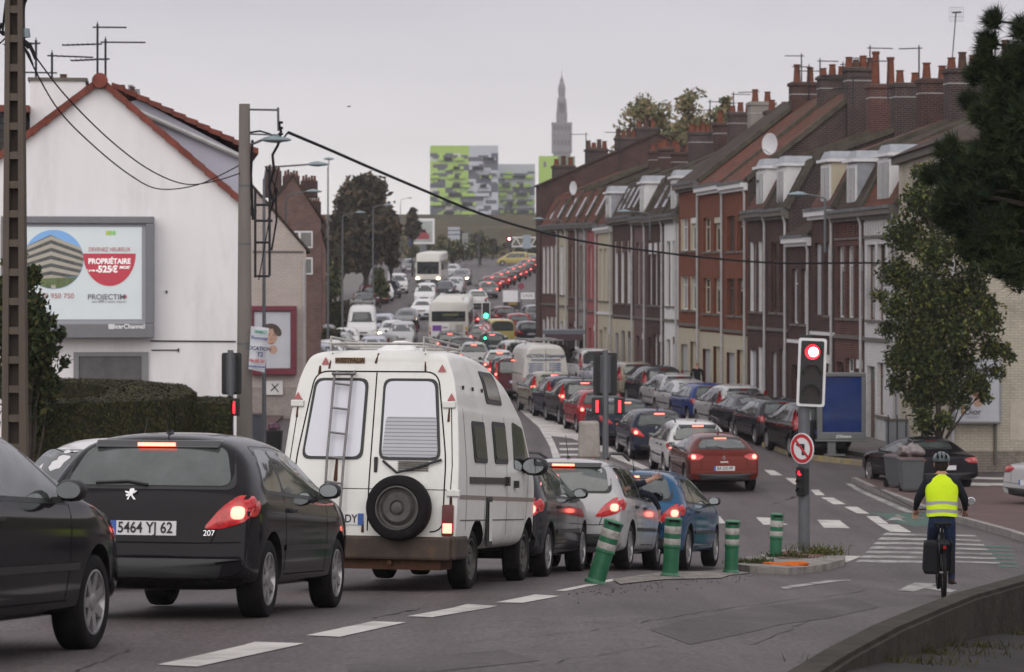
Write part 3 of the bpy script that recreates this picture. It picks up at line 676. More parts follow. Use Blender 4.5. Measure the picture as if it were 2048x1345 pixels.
SHCRM = mat('shutter_cream', (.48,.42,.31), .6, noise=.1, brick=((.44,.39,.29), (.25,.22,.17), 9, .06)); DOORM = mat('door_brown', (.10,.06,.045), .5, noise=.3); TERRA = mat('terracotta', (.155,.056,.036), .8, noise=.35, ns=5); TERRD = mat('terracotta_sooty', (.09,.05,.04), .85, noise=.4, ns=5)
PIPE = mat('downpipe', (.40,.39,.39), .5, .1, noise=.2, ns=3); IRON = mat('iron', (.03,.03,.034), .55, .5, noise=.3)
MOSS = mat('mossy_coping', (.085,.075,.060), .9, noise=.4, ns=3); GUT = mat('gutter_dark', (.13,.13,.135), .6, noise=.3, ns=2); FCRM = mat('frame_cream', (.46,.42,.34), .6, noise=.1); FBRN = mat('frame_brown', (.11,.06,.04), .6, noise=.2)
def facade(w, z1, ops, wallm, revm, depth=.2, z0=-.6):
    mb = MB(); mb._mi(wallm); mb._mi(revm)
    xs = sorted({0, w}|{o[0] for o in ops}|{o[1] for o in ops}); zs = sorted({z0, z1}|{o[2] for o in ops}|{o[3] for o in ops})
    for i in range(len(xs)-1):
        for j in range(len(zs)-1):
            cx, cz = (xs[i]+xs[i+1])/2, (zs[j]+zs[j+1])/2
            if any(o[0] < cx < o[1] and o[2] < cz < o[3] for o in ops): continue
            mb.add([(xs[i],0,zs[j]),(xs[i+1],0,zs[j]),(xs[i+1],0,zs[j+1]),(xs[i],0,zs[j+1])], [(3,2,1,0)], wallm)
    for a, b, c, d in [o[:4] for o in ops]:
        mb.add([(a,0,c),(b,0,c),(b,0,d),(a,0,d),(a,-depth,c),(b,-depth,c),(b,-depth,d),(a,-depth,d)], [(0,1,5,4),(1,2,6,5),(2,3,7,6),(3,0,4,7)], revm)
    return mb
CURT = mat('net_curtain', (.30,.29,.28), .7, noise=.3, ns=9); PGRY = mat('pane_grey_green', (.07,.08,.08), .12, noise=.5, ns=2)
def window(root, a, b, c, d, kind='w', y=-.17, fm=None, sill=STN):
    fm = fm or TRIMW; mb = MB(); t = .06
    if kind == 'd':
        mb.box(a,b,y-.03,y,c,d,DOORM); o = mb.build('door', root)
        p = MB(); p.box(a+.12,b-.12,y,y+.008,d-.5,d-.1,PANE); p.build('pane', o); return o
    if kind in ('s', 'c'):
        mb.box(a,b,y-.03,y+.02,c,d,SHUT if kind == 's' else SHCRM); return mb.build('roller_shutter', root)
    for q in ((a,a+t,c,d),(b-t,b,c,d),(a+t,b-t,c,c+t),(a+t,b-t,d-t,d),((a+b)/2-.035,(a+b)/2+.035,c+t,d-t)): mb.box(q[0],q[1],y-.06,y,q[2],q[3],fm)
    if kind == 'b': mb.box(a,b,y,y+.10,d-(d-c)*.18,d,fm)            # shutter box at the head
    mb.box(a+t,b-t,y-.05,y-.01,c+(d-c)*.72,c+(d-c)*.72+.05,fm)
    o = mb.build('window', root)
    rk = (abs(root.location.y*7.3+a*11.7+c*5.1))%1; pm = PANE if rk < .5 else (CURT if rk < .75 else PGRY)
    p = MB(); p.box(a+t,b-t,y-.045,y-.035,c+t,d-t,pm)
    if rk < .3: p.box(a+t,b-t,y-.034,y-.030,d-(d-c)*.35,d-t,CURT)
    p.build('pane', o)
    s = MB(); s.box(a-.06,b+.06,-.12,.07,c-.09,c-.002,sill); s.build('sill', o)
    return o
def pots(parent, spots, z, mats, h=.55, r=.16):
    for i, (x, y) in enumerate(spots):
        hh = h*.8*(1, 1.2, .8, 1.05)[i%4]; mb = MB(); m = mats[i%len(mats)]
        mb.lathe([(r*1.1,0),(r,.05),(r*.78,hh*.9),(r*.98,hh*.93),(r*.98,hh),(r*.6,hh)], 12, m, Matrix.Translation((x,y,z-.02))); mb.build('chimney_pot', parent, smooth=True)
def chimney(root, x, y, z0, z1, dx, dy, m, potn=2, potm=(TERRA,), ph=.5, band=True):
    mb = MB(); mb.box(x-dx/2,x+dx/2,y-dy/2,y+dy/2,z0,z1-.18,m)
    mb.box(x-dx/2-.06,x+dx/2+.06,y-dy/2-.06,y+dy/2+.06,z1-.18,z1-.04,m); mb.box(x-dx/2+.02,x+dx/2-.02,y-dy/2+.02,y+dy/2-.02,z1-.04,z1,STN)
    o = mb.build('chimney', root, bevel=.012)
    if band:
        b = MB(); zc = z1-.55; b.box(x-dx/2-.012,x+dx/2+.012,y-dy/2-.012,y+dy/2+.012,zc,zc+.03,PIPE); b.build('iron_band', o)
    pots(o, [(x, y-dy/2+dy*(i+.5)/potn) for i in range(potn)], z1, potm, ph)
    return o
def slope(y0, z0, y1, z1, x0, x1, th=.08, m=None, mb=None):
    mb = mb or MB(); n = Vector((0, z1-z0, -(y1-y0))).normalized(); 
    if n.z < 0: n = -n
    vs = []
    for x in (x0, x1):
        for (y, z) in ((y0,z0),(y1,z1)): vs += [(x,y,z),(x,y+n.y*th,z+n.z*th)]
    return mb.add(vs, [(0,1,3,2),(4,6,7,5),(0,4,5,1),(2,3,7,6),(1,5,7,3),(0,2,6,4)], m)
def antenna(px, py, yb, Y, label, kind=0, base=None):
    """tv aerial: photo position of the top, base z"""
    p = P(px, py, Y); b = P(px, yb, Y); h = p.z-b.z
    root = empty('tv_aerial', b); tag(root, label, 'aerial', 'television aerials on the roofs')
    m = MB(); m.tube([(0,0,-.25),(0,0,h)], .03, 6, IRON); m.build('mast', root)
    rnd = random.Random(px)
    for q in range(2 if kind else 1):
        z = h-.08-q*.42; s = (1 if (q+kind)%2 else -1); an = rnd.uniform(-.5,.5); L = rnd.uniform(.7,1.1)
        M = Matrix.Translation((0,0,z)) @ Matrix.Rotation(an, 4, 'Z'); m = MB(); m.tube([(-.12*s,0,0),(L*s,0,0)], .02, 5, IRON, M)
        for k in range(7): x = s*(.05+k*L/7); m.tube([(x,-.18,0),(x,.18,0)], .013, 4, IRON, M); 
        m.tube([(0,0,-.10),(0,0,.14)], .012, 4, IRON, M)
        m.build('aerial_array', root)
    return root
def house(Y0, Y1, ez, wallm, label, rtype='mansard', ops='std', roofm=T_BRN, revm=None, chim=None, corn=None, lowm=None, dorm=(), pitch=None, pipe=True, revd=.16, ridge=5.7, floors=2, shut=None, frieze=False, gable=BR_SOOT):
    p0 = row(Y0); p1 = row(Y1); w = (p1-p0).length; gz = G(p0.x, Y0)+.10
    root = empty('terraced_house', (p0.x, p0.y, gz), (0,0,math.atan2(RV.y, RV.x))); tag(root, label, 'house', 'terraced houses along the right side of the street')
    corn = corn or STN; e = ez-gz; D = 9; rr = random.Random(label); revm = revm or (TRIMW if rr.random() < .45 else wallm)
    fmm = rr.choice([TRIMW,TRIMW,FCRM,FBRN])
    # openings
    n = 2 if w < 3.6 or floors == 3 else 3
    if w > 6: n = 4
    O = []
    gf = e*.33 if floors == 3 else min(3.15, e*.42)
    if isinstance(ops, str):
        ww = min(.92 if floors == 2 else 1.5, w/(n+.9)); gap = (w-n*ww)/(n+1)
        for i in range(n):
            a = gap+i*(ww+gap); 
            if i == n-1: O.append((a, a+ww, .05, gf-.75, 'd' if not shut else 's', 0))
            elif i == n-2 and n > 2: O.append((a-.05, a+ww+.05, .85, gf-.6, shut or 'w', 0))
            else: O.append((a, a+ww, .85, gf-.6, shut or 'b', 0))
            if floors == 3:
                O.append((a, a+ww, gf+.75, gf+2.2, 'w', 1)); O.append((a, a+ww, gf+3.3, gf+4.7, 'b' if i == 0 else 'w', 2))
            else: O.append((a, a+ww, gf+.75, e-1.15, 's' if ops == 'shut' and i else ('b' if ops == 'box' else 'w'), 1))
    mb = facade(w, e, O, wallm, revm, revd)
    if lowm:
        mb2 = facade(w, gf-.05, [o for o in O if o[5] == 0], lowm, revm, revd); 
        for v in mb2.v: v.y += .012
        mb2.build('ground_floor_render', root)
    if rtype == 'mansard': prof = [(0,-.6),(0,e),(-.95,e+1.75),(-4.6,ridge-gz),(-D,e),(-D,-.6)]; 
    else: prof = [(0,-.6),(0,e),(-4.6,ridge-gz),(-D,e),(-D,-.6)]
    for x in (0, w): mb.add([(x,y,z) for y, z in prof], [tuple(range(len(prof)))], gable)
    mb.add([(0,-D,-.6),(w,-D,-.6),(w,-D,e),(0,-D,e)], [(0,1,2,3)], gable)
    mb.build('wall', root)
    for o in O: window(root, *o[:4], kind=o[4], fm=fmm, y=-revd+.03)
    rf = MB()
    pp = prof[1:-1]
    for (a, b) in zip(pp[:-1], pp[1:]): slope(a[0]+(.12 if a[0] == 0 and rtype != 'mansard' else 0), a[1]+.01, b[0], b[1]+.01, -.06, w-.07, .09, roofm, rf)
    rf.build('roof', root)
    # party wall coping, proud of the tiles
    cp = MB()
    for a, b in zip(pp[:-1], pp[1:]): slope(a[0], a[1], b[0], b[1], -.13, .05, .20, MOSS, cp)
    cp.build('parapet', root)
    c = MB(); c.box(-.01,w+.01-.02,0.003,.16,e-.34,e-.22,corn); c.box(-.01,w-.01,.003,.30,e-.22,e-.05,corn); c.box(-.01,w-.01,.02,.34,e-.05,e+.06,GUT); c.build('cornice', root)
    if frieze:
        f = MB(); k = int(w/.3)
        for i in range(k): f.box(.1+i*.3,.22+i*.3,.003,.06,e-.85,e-.42,wallm)
        f.box(.02,w-.04,.003,.05,e-.95,e-.87,STN); f.build('frieze', root)
    sc = MB(); sc.box(.01,w-.02,.003,.07,gf+.05,gf+.17,corn if wallm != BR_OR else STN); sc.build('string_course', root)
    if pipe:
        d = MB(); d.tube([(.14,.25,e),(.14,.10,e-.5),(.14,.10,.1)], .05, 8, PIPE); d.build('downpipe', root)
    for (dx, dw, dm, kind) in dorm:
        d = MB(); dz0, dz1 = e+.12, e+1.62
        if kind == 'dormer':
            d.box(dx,dx+dw,-1.7,-.12,dz0,dz1,dm); o = d.build('dormer', root)
            t = MB(); t.box(dx-.12,dx+dw+.12,-1.8,.06,dz1,dz1+.10,TRIMW); t.box(dx-.04,dx+dw+.04,-1.7,-.05,dz1+.10,dz1+.38,ZINC,tx=.25,ty=.1); t.build('dormer_roof', o)
            q = MB(); q.box(dx+.06,dx+dw-.06,-.12,-.06,dz0+.08,dz1-.08,TRIMW); q.box(dx+.14,dx+dw/2-.03,-.06,-.05,dz0+.16,dz1-.18,PANE); q.box(dx+dw/2+.03,dx+dw-.14,-.06,-.05,dz0+.16,dz1-.18,PANE); q.build('dormer_window', o)
        else:
            k = (-.95)/(1.75); z0, z1 = e+.45, e+1.5
            vs = [(dx,(z0-e)*k+.05,z0),(dx+dw,(z0-e)*k+.05,z0),(dx+dw,(z1-e)*k+.05,z1),(dx,(z1-e)*k+.05,z1)]
            d.add([(x,y+.05,z) for x,y,z in vs]+[(x,y-.05,z) for x,y,z in vs], [(0,1,2,3),(7,6,5,4),(0,4,5,1),(1,5,6,2),(2,6,7,3),(3,7,4,0)], TRIMW); o = d.build('roof_window', root)
            q = MB(); q.add([(x+(.08 if x == dx else -.08), y+.062+.0, z) for x,y,z in vs], [(0,1,2,3)], PANE); q.build('pane', o)
    if chim:
        cm, n2, pm, h2, ph = chim if isinstance(chim, tuple) else (BR_SOOT, 2, (TERRA,), 1.75, .55)
        chimney(root, .12, -4.5, e+.6, ridge-gz+h2, .62, 1.15, cm, n2, pm, ph)
    return root, w, e, gz, O
TS = (TERRA, TERRD)
HS = [
 (82.2,86.1,2.45,BR_WHT,'white painted brick terraced house with a patterned brick frieze beside the street tree',dict(roofm=T_OR,dorm=[(1.2,1.5,TRIMW,'dormer')],chim=(BR_DARK,2,TS,1.7,.7),frieze=True,gable=BR_SOOT)),
 (86.1,89.8,2.45,BR_RED,'dark red brick house with a slate cheeked dormer, right of the cream dormer house',dict(roofm=T_BRN,dorm=[(1.3,1.2,ZINC,'dormer')],chim=(BR_SOOT,2,(TERRD,),1.75,.75),frieze=True)),
 (89.8,93.0,2.6,BR_DARK,'dark brick house with a tall cream dormer, right of the low narrow house',dict(roofm=T_RED,dorm=[(.9,1.3,R_CRM,'dormer')],chim=(BR_SOOT,3,TS,1.7,.6),corn=TRIMW,ops='shut')),
 (93.0,96.3,1.72,BR_DARK,'low narrow brick house with a bright cornice stepping down below its neighbours',dict(roofm=T_BRN,rtype='pitched',chim=(BR_DARK,2,(TERRA,),2.3,.6),corn=TRIMW,ridge=5.0)),
 (96.3,99.5,2.75,BR_DARK,'dark brick house with a white dormer, left of the low narrow house',dict(roofm=T_BRN,dorm=[(.9,1.2,TRIMW,'dormer')],chim=(BR_SOOT,2,(TERRA,),1.6,.5),shut='s',ridge=5.8)),
 (99.5,102.8,2.8,BR_DARK,'dark brick house with barred attic window beside the orange apartment block',dict(roofm=T_RED,dorm=[(.9,1.3,TRIMW,'dormer')],chim=(BR_RED,2,(TERRA,),1.7,1.3),shut='s',ridge=5.9)),
 (102.8,106.9,4.02,BR_OR,'nearest of the three tall orange brick houses, with a white downpipe',dict(roofm=T_OR,rtype='pitched',floors=3,ridge=7.6,lowm=R_CRM,shut='c',chim=(BR_SOOT,4,(TERRD,TERRA),.9,.5),revm=BR_OR,corn=TRIMW)),
 (106.9,111.6,4.1,BR_OR,'middle one of the three tall orange brick houses',dict(roofm=T_OR,rtype='pitched',floors=3,ridge=7.7,lowm=R_CRM,shut='c',chim=(BR_SOOT,3,(TERRA,),.8,.5),revm=BR_OR,corn=TRIMW)),
 (111.6,116.1,4.35,BR_OR,'farthest of the three tall orange brick houses, next to the narrow white house',dict(roofm=T_BRN,rtype='pitched',floors=3,ridge=7.9,lowm=R_CRM,shut='c',chim=(BR_DARK,2,(TERRA,),.7,.8),revm=R_CRM,corn=STN)),
 (116.1,119.3,3.1,R_WHT,'narrow white rendered house beside the tall orange brick houses',dict(roofm=T_BRN,dorm=[(1.0,1.1,ZINC,'dormer')],chim=(BR_SOOT,2,(TERRA,),1.5,.5),corn=STN,ridge=6.2)),
 (119.3,123.5,3.1,BR_DARK,'dark brick house with leaning roof windows, left of the narrow white house',dict(roofm=T_BRN,dorm=[(.6,.8,ZINC,'roof_window'),(2.4,.8,ZINC,'roof_window')],chim=(R_GREY,2,(TERRA,),1.6,.6),ops='box',ridge=6.7)),
 (123.5,126.6,3.15,R_MAUVE,'mauve grey rendered house with a dormer between two downpipes',dict(roofm=T_BRN,dorm=[(.9,1.2,TRIMW,'dormer')],chim=(BR_SOOT,3,(TERRA,),1.5,.5),corn=STN,ridge=6.6,revm=R_MAUVE)),
 (126.6,132.5,3.3,BR_DARK,'wide dark brick house with four slim roof windows, right of the cream house',dict(roofm=T_BRN,dorm=[(.6,.7,ZINC,'roof_window'),(2.0,.7,ZINC,'roof_window'),(3.4,.7,ZINC,'roof_window'),(4.7,.7,ZINC,'roof_window')],chim=(BR_DARK,2,(TERRA,),1.5,.6),lowm=R_CRM,ops='box',ridge=6.3)),
 (132.5,136.8,3.0,R_CRM,'cream rendered house with a satellite dish over it',dict(roofm=T_RED,dorm=[(1.0,1.4,ZINC,'dormer')],chim=(BR_SOOT,4,(TERRA,),1.7,.5),corn=TRIMW,ridge=6.0)),
 (136.8,140.2,3.2,R_PINK,'pink rendered house left of the cream house with the satellite dish',dict(roofm=T_OR,dorm=[(1.0,.8,ZINC,'roof_window')],chim=(BR_DARK,2,(TERRA,),1.2,.5),revm=R_PINK,ridge=5.7)),
 (140.2,142.9,3.25,R_GREY,'narrow grey house between the pink house and a brick one',dict(roofm=T_OR,dorm=[(.6,.8,ZINC,'roof_window')],chim=(BR_DARK,2,(TERRA,),1.0,.5),revm=R_GREY,ridge=6.3)),
 (142.9,146.4,3.3,BR_RED,'brick house with orange roof beyond the narrow grey house',dict(roofm=T_OR,dorm=[(1.2,.8,ZINC,'roof_window')],chim=(BR_DARK,3,(TERRA,),1.5,.5),ridge=5.8)),
 (146.4,149.6,3.35,R_CRM,'far narrow cream house second from the end of the terrace',dict(roofm=T_OR,dorm=[(1.0,.8,ZINC,'roof_window')],ridge=6.6)),
 (149.6,156.2,3.4,BR_RED,'red brick house at the far end of the terrace',dict(roofm=T_OR,dorm=[(1.0,.8,ZINC,'roof_window'),(3.8,.8,ZINC,'roof_window')],ridge=6.6)),
]
for h in HS: house(h[0], h[1], h[2], h[3], h[4], **h[5])
# ------------------------------------------------------------ other buildings
def face_ad(root, w, h, z0, skin, hair, M, name='poster'):
    """a generic portrait advertisement: head, hair and a small bottle"""
    mb = MB(); bgm = mat('poster_pale', (.47,.48,.52), .35, noise=.1, ns=2); sk = mat('poster_skin', (.44,.27,.20), .5, noise=.12, ns=5); hr = mat('poster_hair', (.065,.04,.03), .5, noise=.4, ns=8); lip = mat('poster_lip', (.3,.06,.06), .5)
    mb.box(-w/2,w/2,-.01,0,0,h,bgm,M); o = mb.build(name, root)
    def ell(cx, cz, rx, rz, y, m, p, nm, a=0, n=28):
        q = MB(); q.add([(cx+rx*math.cos(t)*math.cos(a)-rz*math.sin(t)*math.sin(a), y, cz+rx*math.cos(t)*math.sin(a)+rz*math.sin(t)*math.cos(a)) for t in [2*math.pi*i/n for i in range(n)]], [tuple(range(n))], m, M); return q
    q = MB()
    for cx, cz, rx, rz, y, m, a in ((.05,.66,.27,.21,.004,hr,0),(.20,.55,.13,.16,.004,hr,-.3),(.03,.56,.17,.22,.008,sk,.08),(-.02,.33,.12,.12,.006,sk,0),(-.14,.66,.10,.16,.009,hr,-.5),(-.05,.59,.035,.012,.011,hr,0),(.09,.60,.035,.012,.011,hr,0),(.015,.44,.05,.018,.011,lip,0),(.02,.51,.014,.03,.0105,lip,0)):
        n = 24; q.add([(w*(cx+rx*math.cos(t)*math.cos(a)-rz*math.sin(t)*math.sin(a)), y, h*(cz)+w*(rx*math.cos(t)*math.sin(a)+rz*math.sin(t)*math.cos(a))) for t in [2*math.pi*i/n for i in range(n)]], [tuple(range(n))], m, M)
    q.box(w*.30,w*.38,.004,.012,h*.12,h*.30,mat('bottle_tan', (.42,.24,.14), .4),M); q.box(w*.305,w*.375,.004,.013,h*.30,h*.42,INK,M)
    q.build('poster_image', o); return o
# white gable house, left
def gable_house():
    Y = 63.0; s = F/Y
    ax, az = (200-CX)/s, (HY-165)/s; rx, rz = (477-CX)/s, (HY-402)/s; lx = ax-(rx-ax)*1.35; lz = az-(az-rz)*1.22
    gz = G(-8, Y); root = empty('gable_house', (ax, Y, gz), (0,0,R(7.5))); tag(root, 'white rendered house whose blank gable wall carries the large lit billboard', 'house')
    zz = lambda z: z-gz
    wm = mat('gable_render', (.77,.745,.76), .85, noise=.05, ns=1.6, bump=.1, bs=25, streak=.25, dirt=((.40,.38,.36), .50, .75, .5))
    mb = MB(); mb.prism([(lx-ax,-.5),(rx-ax,-.5),(rx-ax,zz(rz)),(0,zz(az)),(lx-ax,zz(lz))], 0, 14, 'y', wm); mb.build('wall', root)
    r = MB()
    def sl(x0, z0, x1, z1, y0, y1, m, th=.12):
        n = Vector((-(z1-z0), 0, x1-x0)).normalized(); 
        if n.z < 0: n = -n
        r.add([(x,y,z) for x,z in ((x0,z0),(x1,z1),(x1+n.x*th,z1+n.z*th),(x0+n.x*th,z0+n.z*th)) for y in (y0,y1)], [(0,2,4,6),(7,5,3,1),(0,1,3,2),(2,3,5,4),(4,5,7,6),(6,7,1,0)], m)
    sl(lx-ax-.3,zz(lz)-.22,0,zz(az),-.12,14.1,T_BRN); sl(0,zz(az),rx-ax+.35,zz(rz)-.32,-.12,1.4,T_BRN); r.build('roof', root)
    # ridge end and verge tiles
    v = MB(); tm = mat('verge_tile', (.20,.06,.045), .75, noise=.4, ns=2.5, dirt=((.10,.085,.08), .5, .75, .6))
    for (x0,z0,x1,z1) in ((lx-ax,zz(lz),0,zz(az)),(0,zz(az),rx-ax+.1,zz(rz)-.08)):
        n = int(math.hypot(x1-x0,z1-z0)/.38); d = Vector((x1-x0,0,z1-z0))/n
        for k in range(n):
            p = Vector((x0,0,z0))+d*k; q = p+d*1.06; up = Vector((0,0,1))
            v.add([(p.x,-.16,p.z-.06),(q.x,-.16,q.z-.03),(q.x,-.16,q.z+.16),(p.x,-.16,p.z+.13),(p.x,.25,p.z-.06),(q.x,.25,q.z-.03),(q.x,.25,q.z+.16),(p.x,.25,p.z+.13)], [(3,2,1,0),(4,5,6,7),(0,1,5,4),(1,2,6,5),(2,3,7,6),(3,0,4,7)], tm)
    v.build('verge_tiles', root)
    g = MB(); g.lathe([(.02,-.22),(.17,-.2),(.19,-.05),(.19,.05),(.17,.2),(.02,.22)], 20, tm, Matrix.Translation((0,-.12,zz(az)+.03)) @ Matrix.Rotation(R(90), 4, 'X')); g.build('ridge_cap', root, smooth=True)
    # higher rear dormer cheek on the right with its own tiled edge
    lav = mat('lavender_cladding', (.46,.45,.53), .7, noise=.06, ns=1, streak=.3)
    ex, ezz = (487-CX)/s-ax, zz((HY-292)/s)
    d = MB(); d.prism([(.3,zz(az)-.45),(ex,zz(rz)-.5),(ex,ezz-.12),(.9,zz(az)-.30)], 1.4, 9, 'y', lav); d.build('dormer_cheek', root)
    d = MB(); n = 12
    for k in range(n):
        a, b = k/n, (k+1)/n*1.0+.01; x0 = .25+(ex+.35-.25)*a; x1 = .25+(ex+.35-.25)*b; z0 = zz(az)-.02+(ezz-.1-zz(az))*a; z1 = zz(az)-.02+(ezz-.1-zz(az))*b
        d.add([(x0,1.2,z0),(x1,1.2,z1+.03),(x1,1.2,z1+.17),(x0,1.2,z0+.12),(x0,9.1,z0),(x1,9.1,z1+.03),(x1,9.1,z1+.17),(x0,9.1,z0+.12)], [(3,2,1,0),(4,5,6,7),(0,1,5,4),(1,2,6,5),(2,3,7,6),(3,0,4,7)], tm)
    d.build('dormer_roof', root)
    d = MB(); d.tube([(.5,1.25,zz(az)-.42),(ex+.2,1.25,ezz-.28)], .07, 8, PIPE); d.build('gutter', root)
    # big white chimney block with flues
    cx0, cx1 = (57-CX)/s-ax, (168-CX)/s-ax; c = MB(); c.box(cx0,cx1,1.2,2.6,zz(2.3),zz((HY-155)/s),wm); c.box(cx0-.05,cx1+.05,1.15,2.65,zz((HY-155)/s),zz((HY-150)/s)+.02,STN); o = c.build('chimney', root)
    pots(o, [((122-CX)/s-ax,1.9)], zz((HY-150)/s), [TERRD], .22, .1)
    c = MB(); x0, x1 = (222-CX)/s-ax, (285-CX)/s-ax; c.box(x0+.05,x0+.28,3,3.4,zz(4.2),zz((HY-150)/s),BR_SOOT); c.box(x1-.32,x1-.1,3,3.4,zz(4.0),zz((HY-172)/s),BR_SOOT); o = c.build('chimney', root)
    pots(o, [(x1-.28,3.1),(x0+.42,3.2),(x1-.16,3.3)], zz((HY-172)/s), [TERRD, ZINC, ZINC], .3, .07)
    # dark slate neighbour dormer, far left
    c = MB(); c.box((-60-CX)/s-ax,(46-CX)/s-ax,.8,5,zz(2.6),zz((HY-218)/s),T_SLT); c.box((-60-CX)/s-ax,(58-CX)/s-ax,.6,5.2,zz((HY-222)/s),zz((HY-208)/s),tm); c.build('dormer', root)
    # service window below the billboard, cable and pipes
    c = MB(); a0, a1 = (148-CX)/s-ax, (296-CX)/s-ax; z0, z1 = zz((HY-800)/s), zz((HY-704)/s); fr = mat('grey_frame', (.20,.20,.21), .5, noise=.1)
    for q in ((a0,a1,z1-.10,z1),(a0,a0+.12,z0,z1-.10),(a1-.16,a1,z0,z1-.10)): c.box(q[0],q[1],-.08,.02,q[2],q[3],fr)
    o = c.build('window', root); c = MB(); c.box(a0+.12,a1-.16,-.03,-.01,z0,z1-.10,mat('pane_grey', (.10,.10,.105), .25, noise=.3, ns=2)); c.build('pane', o)
    c = MB(); y0 = zz((HY-682)/s); c.tube([((300-CX)/s-ax,-.02,y0),((470-CX)/s-ax,-.02,y0-.02)], .018, 5, IRON); c.tube([((302-CX)/s-ax,-.02,y0-.22),((355-CX)/s-ax,-.02,y0-.22)], .014, 5, IRON)
    c.box((354-CX)/s-ax,(357-CX)/s-ax,-.04,0,y0-.26,y0-.18,IRON); c.box((330-CX)/s-ax,(334-CX)/s-ax,-.04,0,y0+1.14,y0+1.20,IRON); c.build('wall_conduit', root)
    return root
gable_house()
def billboard():
    Y = 62.6; s = F/Y; x0, x1 = (6-CX)/s, (308-CX)/s; z0, z1 = (HY-676)/s, (HY-433)/s; w = x1-x0; h = z1-z0
    fr = mat('billboard_frame', (.17,.17,.185), .5, .2, noise=.08, ns=5)
    root = empty('billboard', ((x0+x1)/2, Y-.05, z0), (0,0,R(7.5))); tag(root, 'large grey framed billboard with a red half circle advert, on the white gable wall', 'billboard')
    m = MB(); t = .17; bt = .34
    for q in ((-w/2,w/2,h-t,h),(-w/2,-w/2+t,bt,h-t),(w/2-t*1.2,w/2,bt,h-t),(-w/2,w/2,0,bt)): m.box(q[0],q[1],-.17,.33,q[2],q[3],fr)
    m.build('frame', root, bevel=.02)
    m = MB(); m.box(-w/2+t,w/2-t*1.2,-.06,.02,bt,h-t,mat('frame_inner', (.30,.31,.34), .4)); m.build('inner_frame', root)
    pa, pb, pc, pd = -w/2+t+.08, w/2-t*1.2-.09, bt+.10, h-t-.08
    m = MB(); m.box(pa,pb,-.075,-.06,pc,pd,mat('poster_lit', (.62,.68,.70), .25, noise=.06, ns=.8, emit=(.80,.90,.92), es=.05)); po = m.build('poster', root)
    X = lambda px: (px-CX)/s-(x0+x1)/2; Z = lambda py: (HY-py)/s-z0
    # round picture of a block of flats under a blue sky
    n = 48; cx, cz, r = X(109), Z(519), 59/s
    m = MB(); m.add([(cx+r*math.cos(2*math.pi*i/n), -.080, cz+r*math.sin(2*math.pi*i/n)) for i in range(n)], [tuple(range(n))], mat('poster_sky', (.16,.33,.60), .4, emit=(.16,.33,.6), es=.2))
    cc = mat('poster_concrete', (.34,.31,.26), .5, noise=.1, ns=4, emit=(.34,.31,.26), es=.15); dk = mat('poster_dark', (.08,.09,.09), .4, noise=.5, ns=9); gr = mat('poster_green', (.12,.16,.06), .5, noise=.4, ns=7)
    def inC(px, py): 
        dx, dz = X(px)-cx, Z(py)-cz; l = math.hypot(dx, dz)
        if l > r*.99: dx *= r*.99/l; dz *= r*.99/l
        return (cx+dx, cz+dz)
    def pq(pts, y, mm):
        out = []
        for i, a in enumerate(pts):
            b = pts[(i+1)%len(pts)]
            for k in range(8): out.append(inC(a[0]+(b[0]-a[0])*k/8, a[1]+(b[1]-a[1])*k/8))
        m.add([(p[0], y, p[1]) for p in out], [tuple(range(len(out)))], mm)
    pq([(50,495),(103,470),(168,500),(168,552),(50,560)], -.083, dk)
    for k in range(6):
        y = 472+k*15.5; q = 5-k*2.2
        pq([(50,y+24-k*3),(104,y),(170,y+26-k*3),(170,y+32-k*3),(104,y+8),(50,y+31-k*3)], -.086, cc)
    pq([(50,560),(168,553),(168,585),(50,585)], -.087, gr); pq([(104,570),(112,570),(114,578),(104,578)], -.089, cc)
    m.build('poster_image', po)
    red = mat('poster_red', (.42,.03,.055), .35, emit=(.5,.03,.06), es=.14); cx, cz, r = X(219), Z(507), 52/s
    m = MB(); pts = [(cx+r*math.cos(t), -.085, cz+r*math.sin(t)*1.25) for t in [-math.pi*i/24 for i in range(25)]]; m.add(pts, [tuple(range(25))], red); m.build('poster_roundel', po)
    # small green dots of the printed logo
    m = MB()
    for k, (px, c) in enumerate(((215,(.5,.6,.1)),(221,(.35,.6,.2)),(228,(.3,.6,.25)))):
        m.add([(X(px)+.045*math.cos(t), -.08, Z(466)+.06*math.sin(t)) for t in [math.pi*i/8 for i in range(16)]], [tuple(range(16))], mat('dot%d' % k, c, .5))
    m.build('poster_dots', po)
    wt = mat('ink_white', (.85,.85,.85), .5, emit=(1,1,1), es=.15); rd = mat('ink_red', (.42,.10,.12), .5); gy = mat('ink_grey', (.16,.15,.18), .5); pg = mat('ink_pale', (.5,.58,.56), .5)
    def T(st, px, py, size, mm, y=-.095, bold=.004, sx=1): return text(st, size/s*1.35, mm, po, Matrix.Translation((X(px), y, Z(py))) @ Matrix.Rotation(R(90), 4, 'X'), 'poster_lettering', .001, bold=bold, sx=sx)
    T('PROPRIÉTAIRE', 219, 523, 11, wt, sx=.88, bold=.006); T('525€', 216, 539, 13.5, wt, bold=.008); T('/MOIS*', 250, 535, 5.5, wt); T('à partir de', 186, 541, 4, wt)
    T('DEVENEZ HEUREUX', 219, 499, 8.5, rd, bold=0, sx=.8); T('03 20 950 750', 108, 592, 10.5, rd, bold=0); T('PROJECTIM', 213, 594, 11, gy, bold=.002); T('une offre à votre mesure', 218, 603, 5, gy, bold=0); T('▪', 250, 593, 14, rd)
    text('ClearChannel', .15, mat('ink_white', (.8,.8,.8)), root, Matrix.Translation((X(254), -.172, Z(653))) @ Matrix.Rotation(R(90), 4, 'X'), 'maker_lettering', .001)
